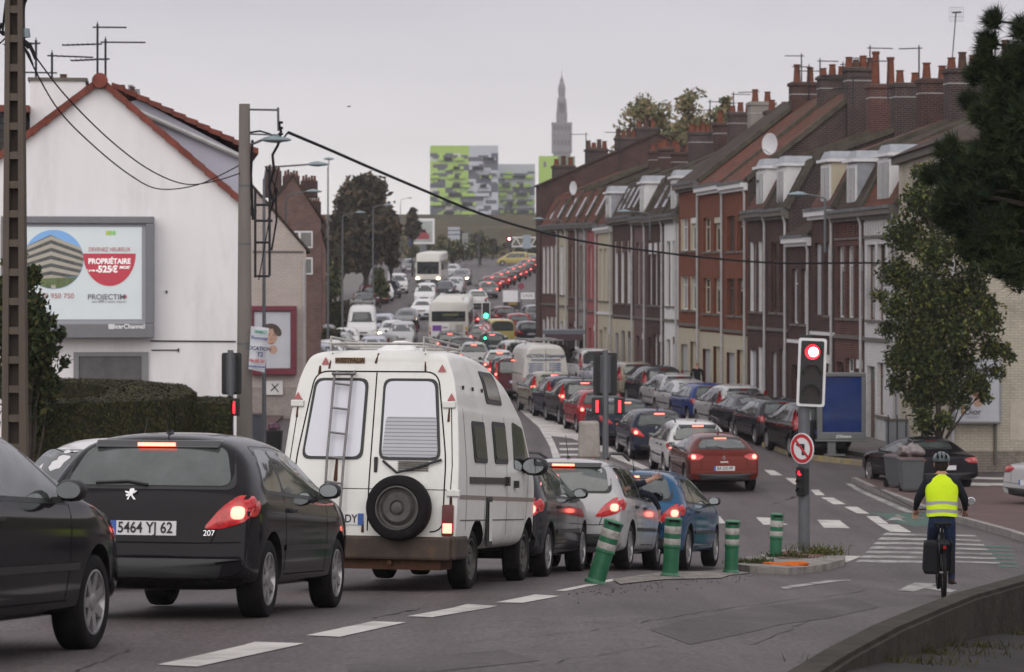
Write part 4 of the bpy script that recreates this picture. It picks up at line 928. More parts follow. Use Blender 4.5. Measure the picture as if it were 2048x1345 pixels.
    m = MB(); m.box(X(217),X(228),-.176,-.17,Z(658),Z(648),PLW); m.build('maker_mark', root)
billboard()
# pale brick house beyond the white gable
def brick_gable(px0, px1, apx, apy, ey, Y, depth, m, label, rm=T_BRN, ehl=None):
    s = F/Y; gz = G((px0-CX)/s, Y); ax = (apx-CX)/s; root = empty('side_gable_house', (ax, Y, gz), (0,0,R(7.5))); tag(root, label, 'house')
    zz = lambda py: (HY-py)/s-gz; a, b = (px0-CX)/s-ax, (px1-CX)/s-ax
    w = MB(); w.prism([(a,-.4),(b,-.4),(b,zz(ey)),(0,zz(apy)),(a,zz(ehl or ey))], 0, depth, 'y', m); w.build('wall', root)
    r = MB()
    for x0, z0 in ((a-.15,zz(ehl or ey)-.12),(b+.15,zz(ey)-.12)):
        z1 = zz(apy); r.add([(x0,-.1,z0),(0,-.1,z1),(0,-.1,z1+.12),(x0,-.1,z0+.12),(x0,depth,z0),(0,depth,z1),(0,depth,z1+.12),(x0,depth,z0+.12)], [(3,2,1,0),(4,5,6,7),(0,1,5,4),(1,2,6,5),(2,3,7,6),(3,0,4,7)], rm)
    r.build('roof', root)
    return root, zz, ax, s
PB = mat('pale_pink_brick', (.46,.40,.37), .85, noise=.10, ns=1, bump=.2, brick=((.42,.37,.34), (.33,.28,.26), .24, .08), dirt=((.3,.26,.24), .5, .75, .4))
r1, zz, ax, s = brick_gable(380, 612, 440, 300, 500, 99, 9, PB, 'pale pink brick house with the maroon framed poster, behind the round concrete pole')
m = MB(); m.box((532-CX)/s-ax,(565-CX)/s-ax,-.12,0,zz(790),zz(762),R_WHT); o = m.build('meter_box', r1); m = MB(); m.tube([((541-CX)/s-ax,-.125,zz(782)),((556-CX)/s-ax,-.125,zz(768))], .02, 5, SEAM); m.tube([((543-CX)/s-ax,-.125,zz(768)),((556-CX)/s-ax,-.125,zz(784))], .02, 5, SEAM); m.build('graffiti', o)
m = MB(); m.tube([((529-CX)/s-ax,-.05,zz(748)),((529-CX)/s-ax,-.05,zz(833))], .03, 6, STN); m.tube([((608-CX)/s-ax,-.05,zz(520)),((606-CX)/s-ax,-.05,zz(833))], .05, 6, PIPE); m.tube([((505-CX)/s-ax,-.04,zz(503)),((606-CX)/s-ax,-.04,zz(503))], .03, 5, STN); m.build('wall_pipes', r1)
m = MB(); m.box((380-CX)/s-ax,(612-CX)/s-ax,-.02,0,zz(835),zz(775),mat('plinth', (.33,.29,.27), .85, noise=.2, brick=((.30,.26,.24), (.22,.19,.18), .24, .08))); m.build('plinth', r1)
# maroon framed portrait poster
s = F/98.6; fx = 500; root = empty('framed_poster', ((545-CX)/s, 99.05, (HY-750)/s), (0,0,R(7.5))); tag(root, 'maroon framed advertising poster of a dark haired face on the pink brick wall', 'poster')
mr = mat('maroon_frame', (.135,.012,.028), .4, noise=.15); m = MB(); w, h = 92/s, 138/s
for q in ((-w/2,w/2,h-.19,h),(-w/2,w/2,0,.22),(-w/2,-w/2+.1,.22,h-.19),(w/2-.22,w/2,.22,h-.19)): m.box(q[0],q[1],-.14,.3,q[2],q[3],mr)
m.build('frame', root, bevel=.015); face_ad(root, w-.36, h-.46, 0, None, None, Matrix.Translation((-.05,-.03,.24)) @ Matrix.Rotation(math.pi, 4, 'Z') @ Matrix.Translation((0,0,0)))
# brick houses further along on the left
LBR = brick('left', (.16,.085,.07), (.11,.06,.055), (.16,.14,.13))
for (a,b,ap,ay,ey,Y,lab,mm) in ((520,642,585,352,440,128,'brick house with a row of chimney pots behind the black cable frame',LBR),(560,645,615,395,470,150,'low brick house with pale window bands, left of the round tree',BR_RED),(600,652,630,430,500,172,'small far brick house next to the dark hedge',LBR)):
    r, zz, ax, s = brick_gable(a,b,ap,ay,ey,Y,4.5,mm,lab,T_BRN)
    for k in range(3):
        cx = (a+(b-a)*(.25+.3*k)-CX)/s-ax; m = MB(); m.box(cx-.4,cx+.4,2,3,zz(ay+40),zz(ay-14+k*10),BR_DARK); o = m.build('chimney', r); pots(o, [(cx-.28+.14*j,2.5) for j in range(5)], zz(ay-14+k*10), TS, .35, .07)
    for px in range(a+14, b-12, 26):
        for py in (ey+22, ey+75):
            x = (px-CX)/s-ax; m = MB(); m.box(x-.32,x+.32,-.06,.0,zz(py+34),zz(py),TRIMW); o = m.build('window', r); m = MB(); m.box(x-.25,x+.25,-.075,-.06,zz(py+31),zz(py+3),PANE); m.build('pane', o)
# brick gable block beyond the terrace, with chimney pots along the rake
p = row(157.5); s0 = F/157.5; gz = G(p.x, 157.5); root = empty('gabled_block', (p.x, p.y, gz), (0,0,math.atan2(RV.y, RV.x))); tag(root, 'taller dark brick building whose plain gable rises over the far end of the terrace', 'house')
e_ = 5.9-gz; rd_ = 9.0-gz; m = MB(); m.prism([(-.1,-.3),(-.1,e_),(-7.2,rd_),(-14,e_),(-14,-.3)], 0, 1.6, 'x', BR_DARK); m.build('wall', root)
m = MB(); slope(.0,e_-.05,-7.2,rd_,-.1,1.7,.1,T_BRN,m); slope(-7.2,rd_,-14.2,e_,-.1,1.7,.1,T_BRN,m); m.build('roof', root)
for yy, zc, n in ((-1.6,7.0,3),(-3.6,8.0,4),(-5.4,8.7,4),(-6.6,9.3,3)): chimney(root, .5, yy, e_-1, zc-gz+.15, .7, 1.3, BR_SOOT, n, TS, .6, band=False)
# far brick house standing across the side street, with the large face poster
def corner_house():
    Y = 73.0; s = F/Y; x0, x1 = (1893-CX)/s, (2330-CX)/s; gz = G(12, Y); root = empty('corner_house', (x0, Y, gz)); tag(root, 'cream painted brick corner house behind the street tree on the right', 'house')
    zz = lambda py: (HY-py)/s-gz; w = x1-x0
    m = MB(); m.box(0,w,0,9,-.4,zz(300),BR_PALE); m.build('wall', root)
    m = MB(); m.box(-.2,w+.2,-.3,9.3,zz(300),zz(285),STN); m.add([(-.3,-.4,zz(285)),(w+.3,-.4,zz(285)),(w+.3,9.4,zz(285)),(-.3,9.4,zz(285)),(2,4.5,zz(200)),(w-2,4.5,zz(200))], [(0,1,5,4),(1,2,5),(2,3,4,5),(3,0,4),(3,2,1,0)], T_BRN); m.build('roof', root)
    m = MB(); m.box(-.02,w,-.03,0,-.4,zz(902),mat('plinth_dirty', (.25,.22,.18), .9, noise=.3, brick=((.22,.19,.16), (.15,.13,.12), .22, .075))); m.build('plinth', root)
    m = MB(); m.tube([((1990-CX)/s-x0,-.06,zz(780)),((1990-CX)/s-x0,-.06,zz(928))], .045, 8, STN); m.tube([((1905-CX)/s-x0,-.06,zz(300)),((1905-CX)/s-x0,-.06,zz(925))], .05, 8, PIPE); m.build('downpipe', root)
    m = MB(); m.box((2020-CX)/s-x0,(2100-CX)/s-x0,-.012,0,zz(880),zz(802),mat('patched_render', (.50,.44,.37), .85, noise=.15)); m.build('render_patch', root)
    for px in (2105, 2200):
        x = (px-CX)/s-x0; q = MB(); q.box(x-.5,x+.5,-.06,0,zz(560),zz(440),TRIMW); o = q.build('window', root); q = MB(); q.box(x-.42,x+.42,-.07,-.06,zz(553),zz(447),PANE); q.build('pane', o)
corner_house()
s = F/72.8; root = empty('framed_poster', ((1953-CX)/s, 72.8, (HY-848)/s)); tag(root, 'rounded grey framed face poster behind the street tree on the cream brick wall', 'poster')
m = MB(); w, h = 98/s, 130/s; fr = mat('poster_frame_grey', (.27,.28,.30), .4, .3)
m.box(-w/2,w/2,-.12,.2,0,h,fr); m.build('frame', root, bevel=.05)
o = face_ad(root, w-.16, h-.16, 0, None, None, Matrix.Translation((0,-.125,.08)) @ Matrix.Rotation(math.pi, 4, 'Z'))
text('Dior', .24, INK, o, Matrix.Translation((-.12,-.145,.34)) @ Matrix.Rotation(R(90), 4, 'X'), 'poster_lettering', .001); text('BACKSTAGE', .06, mat('ink_pale2', (.25,.25,.27)), o, Matrix.Translation((-.12,-.145,.19)) @ Matrix.Rotation(R(90), 4, 'X'), 'poster_lettering', .001)
# low garden wall and door gap between the terrace end and the corner house
s = F/80; root = empty('garden_wall', ((1835-CX)/s, 80, G(11,80))); m = MB(); gwm = mat('grey_fence', (.26,.27,.30), .7, noise=.15)
m.box(-.95,1.0,0,.15,-.1,(HY-842)/s-G(11,80),gwm); m.box(-1.0,1.05,-.03,.18,(HY-842)/s-G(11,80),(HY-838)/s-G(11,80),STN)
for k in range(7): m.box(-.9+k*.27,-.87+k*.27,-.012,.0,0,1.2,SEAM)
m.build('fence_panel', root); tag(root, 'low grey panelled garden wall between the white house and the corner house', 'wall')
s = F/84; g0 = G(13,84); root = empty('brick_annex', ((1840-CX)/s, 82.5, g0)); m = MB(); m.box(-1.1,1.6,0,6,-.3,(HY-560)/s-g0,BR_WHT); m.build('wall', root); m = MB(); m.box(-1.2,1.7,-.15,6.1,(HY-560)/s-g0,(HY-548)/s-g0,STN); m.build('roof', root)
m = MB(); m.box(-.95,-.65,-.1,0,0,4.4,mat('rust_boards', (.10,.05,.035), .8, noise=.3)); m.build('pilaster', root); m = MB(); m.box(.35,1.15,-.05,0,0,2.2,TRIMW); m.build('door', root); tag(root, 'white brick annex with a pale door, half hidden behind the street tree', 'house')
# ------------------------------------------------------------ far buildings
def patchwork(name, cols, sx=1.6, sz=.9):
    m = bpy.data.materials.new(name); m.use_nodes = True; t = m.node_tree; n = t.nodes.new; l = t.links.new; b = t.nodes['Principled BSDF']; b.inputs['Roughness'].default_value = .6
    tc = n('ShaderNodeTexCoord'); s = n('ShaderNodeSeparateXYZ'); l(tc.outputs['Object'], s.inputs[0]); ad = n('ShaderNodeMath'); l(s.outputs[0], ad.inputs[0]); l(s.outputs[1], ad.inputs[1])
    r = []
    for src, q in ((ad.outputs[0], sx), (s.outputs[2], sz)):
        d = n('ShaderNodeMath'); d.operation = 'DIVIDE'; l(src, d.inputs[0]); d.inputs[1].default_value = q; f = n('ShaderNodeMath'); f.operation = 'FLOOR'; l(d.outputs[0], f.inputs[0]); r.append(f)
    c = n('ShaderNodeCombineXYZ'); l(r[0].outputs[0], c.inputs[0]); l(r[1].outputs[0], c.inputs[1]); w = n('ShaderNodeTexWhiteNoise'); w.noise_dimensions = '3D'; l(c.outputs[0], w.inputs[0])
    cr = n('ShaderNodeValToRGB'); cr.color_ramp.interpolation = 'CONSTANT'; l(w.outputs[0], cr.inputs[0]); e = cr.color_ramp.elements
    acc = 0
    for i, (wt, col) in enumerate(cols):
        q = e[i] if i < 2 else e.new(acc); q.position = acc; q.color = (*col, 1); acc += wt
    l(cr.outputs[0], b.inputs['Base Color']); return m
LIME = (.33,.48,.09); WHB = (.42,.44,.49); NAVY = (.05,.055,.085)
PW1 = patchwork('lime_patchwork', [(.5,LIME),(.32,NAVY),(.10,(.45,.47,.40)),(.08,(.25,.40,.10))], 2.6, 1.5); PW2 = patchwork('white_patchwork', [(.5,WHB),(.35,NAVY),(.15,(.28,.30,.34))], 2.6, 1.5)
PW3 = patchwork('mixed_patchwork', [(.42,WHB),(.22,LIME),(.36,NAVY)], 2.6, 1.5)
def flats(px0, pxm, px1, ytop, Y, ma, mb_, tops, label, side=(.20,.26,.07)):
    s = F/Y; x0, x1 = (px0-CX)/s, (px1-CX)/s; xm = (pxm-CX)/s-x0; z1 = (HY-ytop)/s; root = empty('apartment_block', (x0, Y, 6)); tag(root, label, 'apartment building')
    w = x1-x0; H = z1-6; fl = 3.05; ta, tb = tops
    m = MB(); m.box(0,xm,0,20,-4,H-2.6,ma); m.box(xm,w,0,20,-4,H-2.6,mb_) ; m.box(0,xm,0,20,H-2.6,H,ta); m.box(xm,w,0,20,H-2.6,H,tb); m.build('wall', root)
    nf = int((H-2.6)/fl); rr = random.Random(px0); k = 0
    for f in range(nf):
        x = 1
        while x < w-3 and k < 98:
            L = rr.choice((2.2,3.4,5)); q = MB(); z = H-3.1-f*fl-1.4; q.box(x,min(x+L,w-.5),-.12,-.01,z,z+1.25,mat('far_glass', (.045,.05,.07), .3, noise=.3, ns=.4)); q.build('window', root); x += L+rr.choice((1.2,2.4,3.6)); k += 1
    cols = [mat('panel_lime', LIME, .6), mat('panel_white', WHB, .6)]; k = 0
    for f in range(nf):
        for _ in range(5):
            if k >= 60: break
            x = rr.uniform(0, w-5); z = H-2.8-f*fl; q = MB(); q.box(x,x+rr.uniform(2.5,5),-1.2,-.13,z-2.3,z-1.25,cols[0 if (x < xm or rr.random() < .15) and ma is not PW2 else 1]); q.build('balcony', root); k += 1
    return root
LM = mat('panel_lime', LIME, .6); WM_ = mat('panel_white', WHB, .6)
flats(860,938,996,291,900,PW1,PW2,(LM,WM_),'tall apartment block with lime green left half and white right half')
flats(995,1058,1070,328,930,PW3,PW3,(WM_,WM_),'lower apartment block of white, lime and dark panels between its two neighbours')
r = flats(1070,1112,1142,425,905,PW1,PW1,(LM,LM),'farthest right apartment block with a plain lime green top box')
s = F/905; x0 = (1070-CX)/s
m = MB(); m.box((1078-CX)/s-x0,(1116-CX)/s-x0,-.3,14,((570-440)/s)-6,((570-312)/s)-6,LM); m.box((1116-CX)/s-x0,(1150-CX)/s-x0,.3,13,((570-440)/s)-6,((570-313)/s)-6,mat('far_green_grey', (.12,.16,.09), .8)); m.build('roof_box', r)
m = MB(); m.box((1087-CX)/s-x0,(1092-CX)/s-x0,-.5,-.3,((570-334)/s)-6,((570-323)/s)-6,PANE); m.build('window', r)
# belfry
def belfry():
    Y = 1400; s = F/Y; cx = (1123.5-CX)/s; root = empty('belfry', (cx, Y, 8)); tag(root, 'tall stone belfry tower with a stepped spire standing far behind the flats', 'tower')
    st = mat('belfry_stone', (.205,.185,.19), .85, noise=.25, ns=.12, brick=((.18,.165,.17), (.12,.11,.12), 3, .9)); dk = mat('belfry_dark', (.07,.065,.075), .8); Z = lambda py: (HY-py)/s-8; w = 20/s
    m = MB(); m.box(-w*.86,w*.86,-w*.86,w*.86,Z(560),Z(306),st); m.box(-w,w,-w,w,Z(306),Z(247),st); m.box(-w*1.03,w*1.03,-w*1.03,w*1.03,Z(249),Z(246),st); m.box(-w*1.02,w*1.02,-w*1.02,w*1.02,Z(276),Z(274),st); m.build('shaft', root)
    a0 = math.pi/8; m = MB(); k = 1/s
    m.lathe([(11.5*k,Z(247)),(12*k,Z(230)),(10.5*k,Z(212)),(9.5*k,Z(200)),(9*k,Z(197)),(6.5*k,Z(194)),(7.6*k,Z(186)),(8*k,Z(176)),(6*k,Z(168)),(4*k,Z(165)),(4.2*k,Z(160)),(2*k,Z(156)),(.8*k,Z(152)),(.35*k,Z(138))], 8, st, None, a0); m.build('spire', root)
    for py0, py1 in ((252,262),(280,291)):
        for i in range(5):
            q = MB(); x = -w*.72+i*w*.36; q.box(x-.55,x+.55,-w-.25,-w-.02,Z(py1),Z(py0),dk); q.build('window', root)
    for i in range(3): q = MB(); x = (-4+4*i)*k; q.box(x-.35,x+.35,-12.2*k,-11*k,Z(226),Z(206),dk); q.build('window', root)
belfry()
# ------------------------------------------------------------ trees, hedges
def leafmat(name, c, var=.35):
    m = mat(name, c, .7, spec=.1, noise=var, ns=1.3, dirt=((c[0]*1.9, c[1]*1.55, c[2]*.9), .55, .85, .7)); return m
def leaves(name, blobs, count, size, ms, parent, seed=1, flat=.5, vary=.5):
    """leaf faces spread through overlapping blobs (centre, radii)"""
    rg = np.random.default_rng(seed); vol = np.array([b[1][0]*b[1][1]*b[1][2] for b in blobs])**.75; n = (vol/vol.sum()*count).astype(int)+1
    C = []
    for b, k in zip(blobs, n):
        d = rg.normal(size=(k,3)); d /= np.linalg.norm(d, axis=1)[:,None]; rad = rg.random(k)**.42; p = d*rad[:,None]*np.array(b[1])
        # clumping: pull leaves to a few sub-centres
        sc = rg.normal(size=(max(3, k//60),3))*.5; sc = sc/np.maximum(1, np.linalg.norm(sc, axis=1))[:,None]*np.array(b[1]); a = rg.integers(0, len(sc), k); p = p*(1-flat*.55)+sc[a]*flat*.75
        C.append(p+np.array(b[0]))
    C = np.concatenate(C); k = len(C); u = rg.normal(size=(k,3)); u /= np.linalg.norm(u, axis=1)[:,None]; v = np.cross(u, rg.normal(size=(k,3))); v /= np.linalg.norm(v, axis=1)[:,None]
    sz = size*(1-vary+2*vary*rg.random(k))[:,None]; a = C-u*sz; b_ = C+v*sz*.5; c = C+u*sz; d = C-v*sz*.5
    V = np.stack([a,b_,c,d],1).reshape(-1,3); me = bpy.data.meshes.new(name); me.vertices.add(len(V)); me.vertices.foreach_set('co', V.ravel()); me.loops.add(4*k); me.loops.foreach_set('vertex_index', np.arange(4*k)); me.polygons.add(k); me.polygons.foreach_set('loop_start', np.arange(0,4*k,4)); me.polygons.foreach_set('loop_total', np.full(k,4))
    for q in ms: me.materials.append(q)
    me.update(); me.polygons.foreach_set('material_index', rg.integers(0, len(ms), k)); me.validate(); me.update()
    o = bpy.data.objects.new(name, me); COL.objects.link(o); o.parent = parent; return o
BARK = mat('bark', (.055,.045,.038), .9, noise=.4, ns=8, bump=.5)
def trunk(root, pts, rs, limbs=(), m=BARK):
    mb = MB(); mb.tube(pts, rs, 9, m)
    for a, b, r in limbs:
        a = Vector(a); b = Vector(b); c = a.lerp(b, .5)+Vector((random.uniform(-.1,.1), random.uniform(-.1,.1), (b-a).length*.06)); mb.tube([a,c,b], [r,r*.65,r*.25], 6, m)
    return mb.build('trunk', root, smooth=True)
LG = [leafmat('leaf_green', (.036,.048,.017)), leafmat('leaf_olive', (.054,.056,.019)), leafmat('leaf_deep', (.030,.045,.020)), leafmat('leaf_yellow', (.125,.13,.035))]
def street_tree():
    base = at(1880, 966); Y = base.y; s = F/Y; root = empty('street_tree', base); tag(root, 'slender young street tree with olive leaves behind the cyclist', 'tree')
    q = lambda px, py, dy=0: tuple(P(px, py, Y)+Vector((0,dy,0))-base)
    limbs = []
    rg = random.Random(3)
    B = [(1852,352,34),(1832,400,44),(1868,430,48),(1812,470,52),(1872,505,58),(1925,470,45),(1950,520,48),(1800,545,46),(1850,590,70),(1925,590,62),(1790,612,38),(1832,668,66),(1905,660,62),(1968,640,46),(1800,712,42),(1858,730,66),(1925,722,52),(1985,700,36),(2018,708,24),(1845,790,50),(1800,760,30),(1900,785,42),(1838,838,30),(1780,660,26),(1765,590,20),(1960,575,36),(1975,600,26),(1850,860,20),(1950,765,34),(1990,745,26),(1925,800,24),(1965,790,22),(1880,840,24)]
    for bx, by, r in B[::1]: limbs.append((q(1880+(bx-1880)*.12, min(900, by+90)), q(bx, by, rg.uniform(-.5,.5)), .035))
    trunk(root, [(0,0,-.1), q(1878,900), q(1876,760), q(1868,560), q(1858,380)], [.105,.085,.065,.045,.012], limbs)
    leaves('crown', [(q(bx, by, rg.uniform(-.5,.5)), (r/s*1.0, r/s*1.1, r/s*1.0)) for bx, by, r in B], 36000, .055, LG+[LG[0], LG[2]], root, 5, .62)
street_tree()
def pine():
    Y = 21.0; base = Vector(((2330-CX)/F*Y, Y, G(5,Y))); root = empty('pine_tree', base); tag(root, 'dark long needled pine hanging into the top right corner', 'tree')
    s = F/Y; q = lambda px, py, dy=0: P(px, py, Y)+Vector((0,dy,0))-base
    limbs = []; tips = []
    rg = random.Random(11)
    BL = [(1992,42,14,60),(1985,85,18,70),(1978,120,18,70),(2005,150,26,90),(2040,130,34,120),(2030,190,40,160),(1960,150,16,50),(2048,60,24,50),(1985,215,30,110),(2045,250,46,200),(2000,270,36,150),(1965,235,20,70),(1950,200,14,40),(1975,320,38,160),(2030,330,50,200),(1930,330,34,120),(1900,350,26,90),(1940,380,44,180),(1990,400,50,220),(2048,420,50,200),(1895,395,26,100),(1880,350,18,50),(1925,440,34,130),(1985,460,44,180),(2040,490,46,180),(1900,430,22,70),(1960,500,30,90),(2010,530,34,110),(2050,555,30,80),(2100,200,70,200),(2110,350,70,200),(2100,480,60,160),(2070,100,40,90),(1885,305,12,20),(1905,285,12,16)]
    V = []; Fc = []; Mi = []
    for bx, by, r, n in BL:
        c = q(bx, by, rg.uniform(-.15,.25)); st = q(2330, by+60, .2); limbs.append((st.lerp(c, .45)*1.0, c, .03))
        for _ in range(int(n*1.7)):
            d = Vector((rg.gauss(0,1), rg.gauss(0,1)*1.2, rg.gauss(0,1))); d = d.normalized()*(rg.random()**.5)*r/s*1.15; p = c+d; ax_ = (Vector((rg.uniform(-1,.1), rg.uniform(-.6,.6), rg.uniform(-.1,1)))).normalized()
            mi = rg.randrange(3)
            for k in range(15):
                t = (ax_*rg.uniform(.5,1.4)+Vector((rg.gauss(0,.45), rg.gauss(0,.45), rg.gauss(0,.45)))).normalized(); L = rg.uniform(.07,.13); w = t.cross(Vector((rg.gauss(0,1), rg.gauss(0,1), rg.gauss(0,1)))).normalized()*.0034
                i = len(V); V += [p-w, p+w, p+t*L]; Fc.append((i,i+1,i+2)); Mi.append(mi)
    mobj('crown', V, Fc, [leafmat('needle_dark', (.028,.042,.022)), leafmat('needle_green', (.048,.065,.030)), leafmat('needle_blue', (.018,.028,.020))], root, idx=Mi)
    top = q(2340, -150); trunk(root, [(0,0,-.1), tuple(q(2345,500)), tuple(top)], [.22,.17,.06], [(tuple(a), tuple(b), r) for a, b, r in limbs])
    # needled twigs filling the heart of the boughs
pine()
def big_tree(px, pyb, ptop, wpx, Y, label, ms, cnt=5000, leaf=.25, seed=1, thin=.5, cat='tree', grp=None, base_py=None):
    s = F/Y; x = (px-CX)/s; gz = G(x, Y); root = empty('tree', (x, Y, gz)); tag(root, label, cat, grp); H = (HY-ptop)/s-gz; rw = wpx/s/2; rg = random.Random(seed); B = []; limbs = []
    low = H*.22 if pyb is None else (HY-pyb)/s-gz
    for k in range(16):
        a = rg.uniform(0, 6.28); zz = low+(H-low)*rg.uniform(.12,.92); f = math.sin(min(1, (zz-low)/(H-low)*1.15)*math.pi)**.5 if zz < H else .3; rr = rw*rg.uniform(.2,.62)*max(.3, f); c = (math.cos(a)*rr, math.sin(a)*rr, zz); q = rw*rg.uniform(.28,.48); B.append((c, (q, q, q*.9))); limbs.append(((0,0,low*.8), c, .05*rw))
    B.append(((0,0,H-rw*.3), (rw*.35,rw*.35,rw*.3))); B.append(((0,0,(low+H)/2), (rw*.7,rw*.7,(H-low)*.45)))
    trunk(root, [(0,0,-.2),(0,0,low),(0,0,H*.75)], [.07*rw+.05,.05*rw,.02], limbs); leaves('crown', B, cnt, leaf, ms, root, seed, thin); return root
DK = [leafmat('far_leaf_dark', (.062,.054,.036)), leafmat('far_leaf_brown', (.095,.070,.044)), leafmat('far_leaf_deep', (.036,.037,.026))]
AU = [leafmat('far_leaf_olive', (.19,.17,.09)), leafmat('far_leaf_green', (.13,.14,.07)), leafmat('far_leaf_tan', (.24,.18,.10))]
big_tree(732, 545, 358, 190, 235, 'broad round dark tree left of the coach', DK, 9000, .34, 3, .5)
big_tree(682, 560, 392, 95, 225, 'smaller dark tree merging with the left side of the broad round one', DK, 3500, .3, 4)
big_tree(782, 545, 420, 60, 240, 'dark shrubby tree on the right side of the broad round one', DK, 2500, .3, 5)
big_tree(1290, 330, 190, 190, 185, 'thin autumn tree rising behind the middle of the terrace roofs', AU, 3000, .17, 6, .8)
big_tree(1385, 330, 180, 190, 178, 'yellowing tree behind the chimney pots of the orange houses', AU, 3000, .17, 7, .8)
big_tree(1455, 340, 200, 110, 175, 'small ragged autumn tree right behind the aerials of the orange houses', AU, 1400, .2, 8, .8)
big_tree(825, 480, 415, 40, 300, 'small dark conifer left of the lime green apartment block', DK, 900, .4, 9)
for i, (px, top, w, Y, lab) in enumerate(((905,478,90,340,'low green bush under the roadside signs'),(840,490,60,330,'rounded dark bush below the framed billboard'),(660,520,70,205,'clipped green shrub at the foot of the dark trees'),(760,535,50,215,'low bright shrub before the white gate post'),(960,470,80,360,'loose bush on the bank left of the red signal'))):
    big_tree(px, None, top, w, Y, lab, LG[:3]+AU[:1], 1200, .22, 20+i, .5, 'bush')
def hedge(name, path, width, ztop, label, ms, dens=420, sz=.034):
    """clipped hedge following a path (world x, y), top at ztop"""
    p0 = Vector((path[0][0], path[0][1], G(*path[0]))); root = empty(name, p0); tag(root, label, 'hedge'); core = MB(); hm = mat('hedge_core', (.022,.028,.014), .95, noise=.5, ns=6, bump=1, bs=20)
    pts = [Vector((p[0], p[1])) for p in path]; L = []; Rr = []
    for i, p in enumerate(pts):
        d = (pts[min(i+1,len(pts)-1)]-pts[max(i-1,0)]).normalized(); n = Vector((-d.y, d.x))*width/2; L.append(p+n); Rr.append(p-n)
    vs = []; fs = []
    for i in range(len(pts)):
        for q in (L[i], Rr[i]): vs += [(q.x-p0.x, q.y-p0.y, G(q.x,q.y)-p0.z-.2), (q.x-p0.x, q.y-p0.y, ztop-p0.z)]
    for i in range(len(pts)-1):
        a, b = i*4, i*4+4; fs += [(a,a+1,b+1,b),(a+1,a+3,b+3,b+1),(a+3,a+2,b+2,b+3)]
    fs += [(0,1,3,2), (len(vs)-4,len(vs)-3,len(vs)-1,len(vs)-2)]
    core.add(vs, fs, hm); core.build('hedge_mass', root)
    rg = np.random.default_rng(len(path)); V = []; NS = []
    for f in fs:
        a, b, c, d = [np.array(vs[i]) for i in f]; ar = np.linalg.norm(np.cross(b-a, c-a))/2+np.linalg.norm(np.cross(c-a, d-a))/2; k = int(ar*dens); 
        if not k: continue
        u, v = rg.random((k,1)), rg.random((k,1)); P_ = a*(1-u)*(1-v)+b*u*(1-v)+c*u*v+d*(1-u)*v; nn = np.cross(b-a, c-a); nn = nn/(np.linalg.norm(nn)+1e-9); P_ += nn*rg.uniform(-.02,.03,(k,1)); V.append(P_); NS.append(np.repeat(nn[None], k, 0))
    C = np.concatenate(V); NN = np.concatenate(NS)+rg.normal(size=(len(C),3))*.16; k = len(C); u = np.cross(NN, rg.normal(size=(k,3))); u /= np.linalg.norm(u,axis=1)[:,None]; v = np.cross(NN, u); v /= np.linalg.norm(v,axis=1)[:,None]; z = sz*(.5+rg.random((k,1)))
    VV = np.stack([C-u*z, C+v*z*.5, C+u*z, C-v*z*.5],1).reshape(-1,3); me = bpy.data.meshes.new('leaves'); me.vertices.add(len(VV)); me.vertices.foreach_set('co', VV.ravel()); me.loops.add(4*k); me.loops.foreach_set('vertex_index', np.arange(4*k)); me.polygons.add(k); me.polygons.foreach_set('loop_start', np.arange(0,4*k,4)); me.polygons.foreach_set('loop_total', np.full(k,4))
    for q in ms: me.materials.append(q)
    me.polygons.foreach_set('material_index', rg.integers(0, len(ms), k)); me.update(); me.validate(); o = bpy.data.objects.new('leaves', me); COL.objects.link(o); o.parent = root
    return root
HM = [leafmat('hedge_green', (.058,.056,.020)), leafmat('hedge_brown', (.050,.042,.018)), leafmat('hedge_deep', (.020,.022,.010))]
def wp(px, y): return ((px-CX)/F*y, y)
zt = -2.0
hedge('hedge', [wp(20,45.2),wp(160,45.4),wp(260,46.4),wp(305,49),wp(290,52.5),wp(200,55.0),wp(60,56)], 1.6, zt, 'large clipped hedge curving round in front of the white gable wall', HM, 1100)
hedge('hedge', [wp(418,48.5),wp(424,51.5)], .75, zt-.18, 'short lower clipped hedge between the large one and the round concrete pole', HM, 1100)
hedge('hedge', [wp(655,175),wp(720,200)], 2.0, G(-11,185)+2.0, 'far clipped dark hedge below the left trees', HM, 30, .2)
hedge('hedge', [wp(640,150),wp(668,165)], 1.6, G(-11,155)+1.6, 'far low hedge by the left brick houses', HM, 30, .2)
Y = 44.0; base = Vector(((60-CX)/F*Y, Y, G(-8,Y))); root = empty('shrub', base); tag(root, 'tall dark leafy shrub behind the slotted concrete pole at the left edge', 'shrub'); s = F/Y
B = [((px-CX)/F*Y-base.x, random.uniform(-.3,.3), (HY-py)/s-base.z, r/s) for px, py, r in ((20,520,34),(45,560,38),(10,590,50),(62,610,45),(85,655,42),(40,680,60),(100,700,40),(70,740,55),(20,760,60),(95,770,36),(50,820,60),(5,660,60),(-30,620,60),(118,672,20),(60,550,26),(125,720,16))]
trunk(root, [(0,0,-.1),(0,0,1.5),(-.1,0,3)], [.08,.06,.02], [((0,0,1.0),(b[0],b[1],b[2]),.03) for b in B[:10]]); leaves('crown', [((x,y,z),(r,r,r)) for x,y,z,r in B], 9000, .06, LG[:1]+LG[2:3]*2+HM[:1], root, 12, .6)

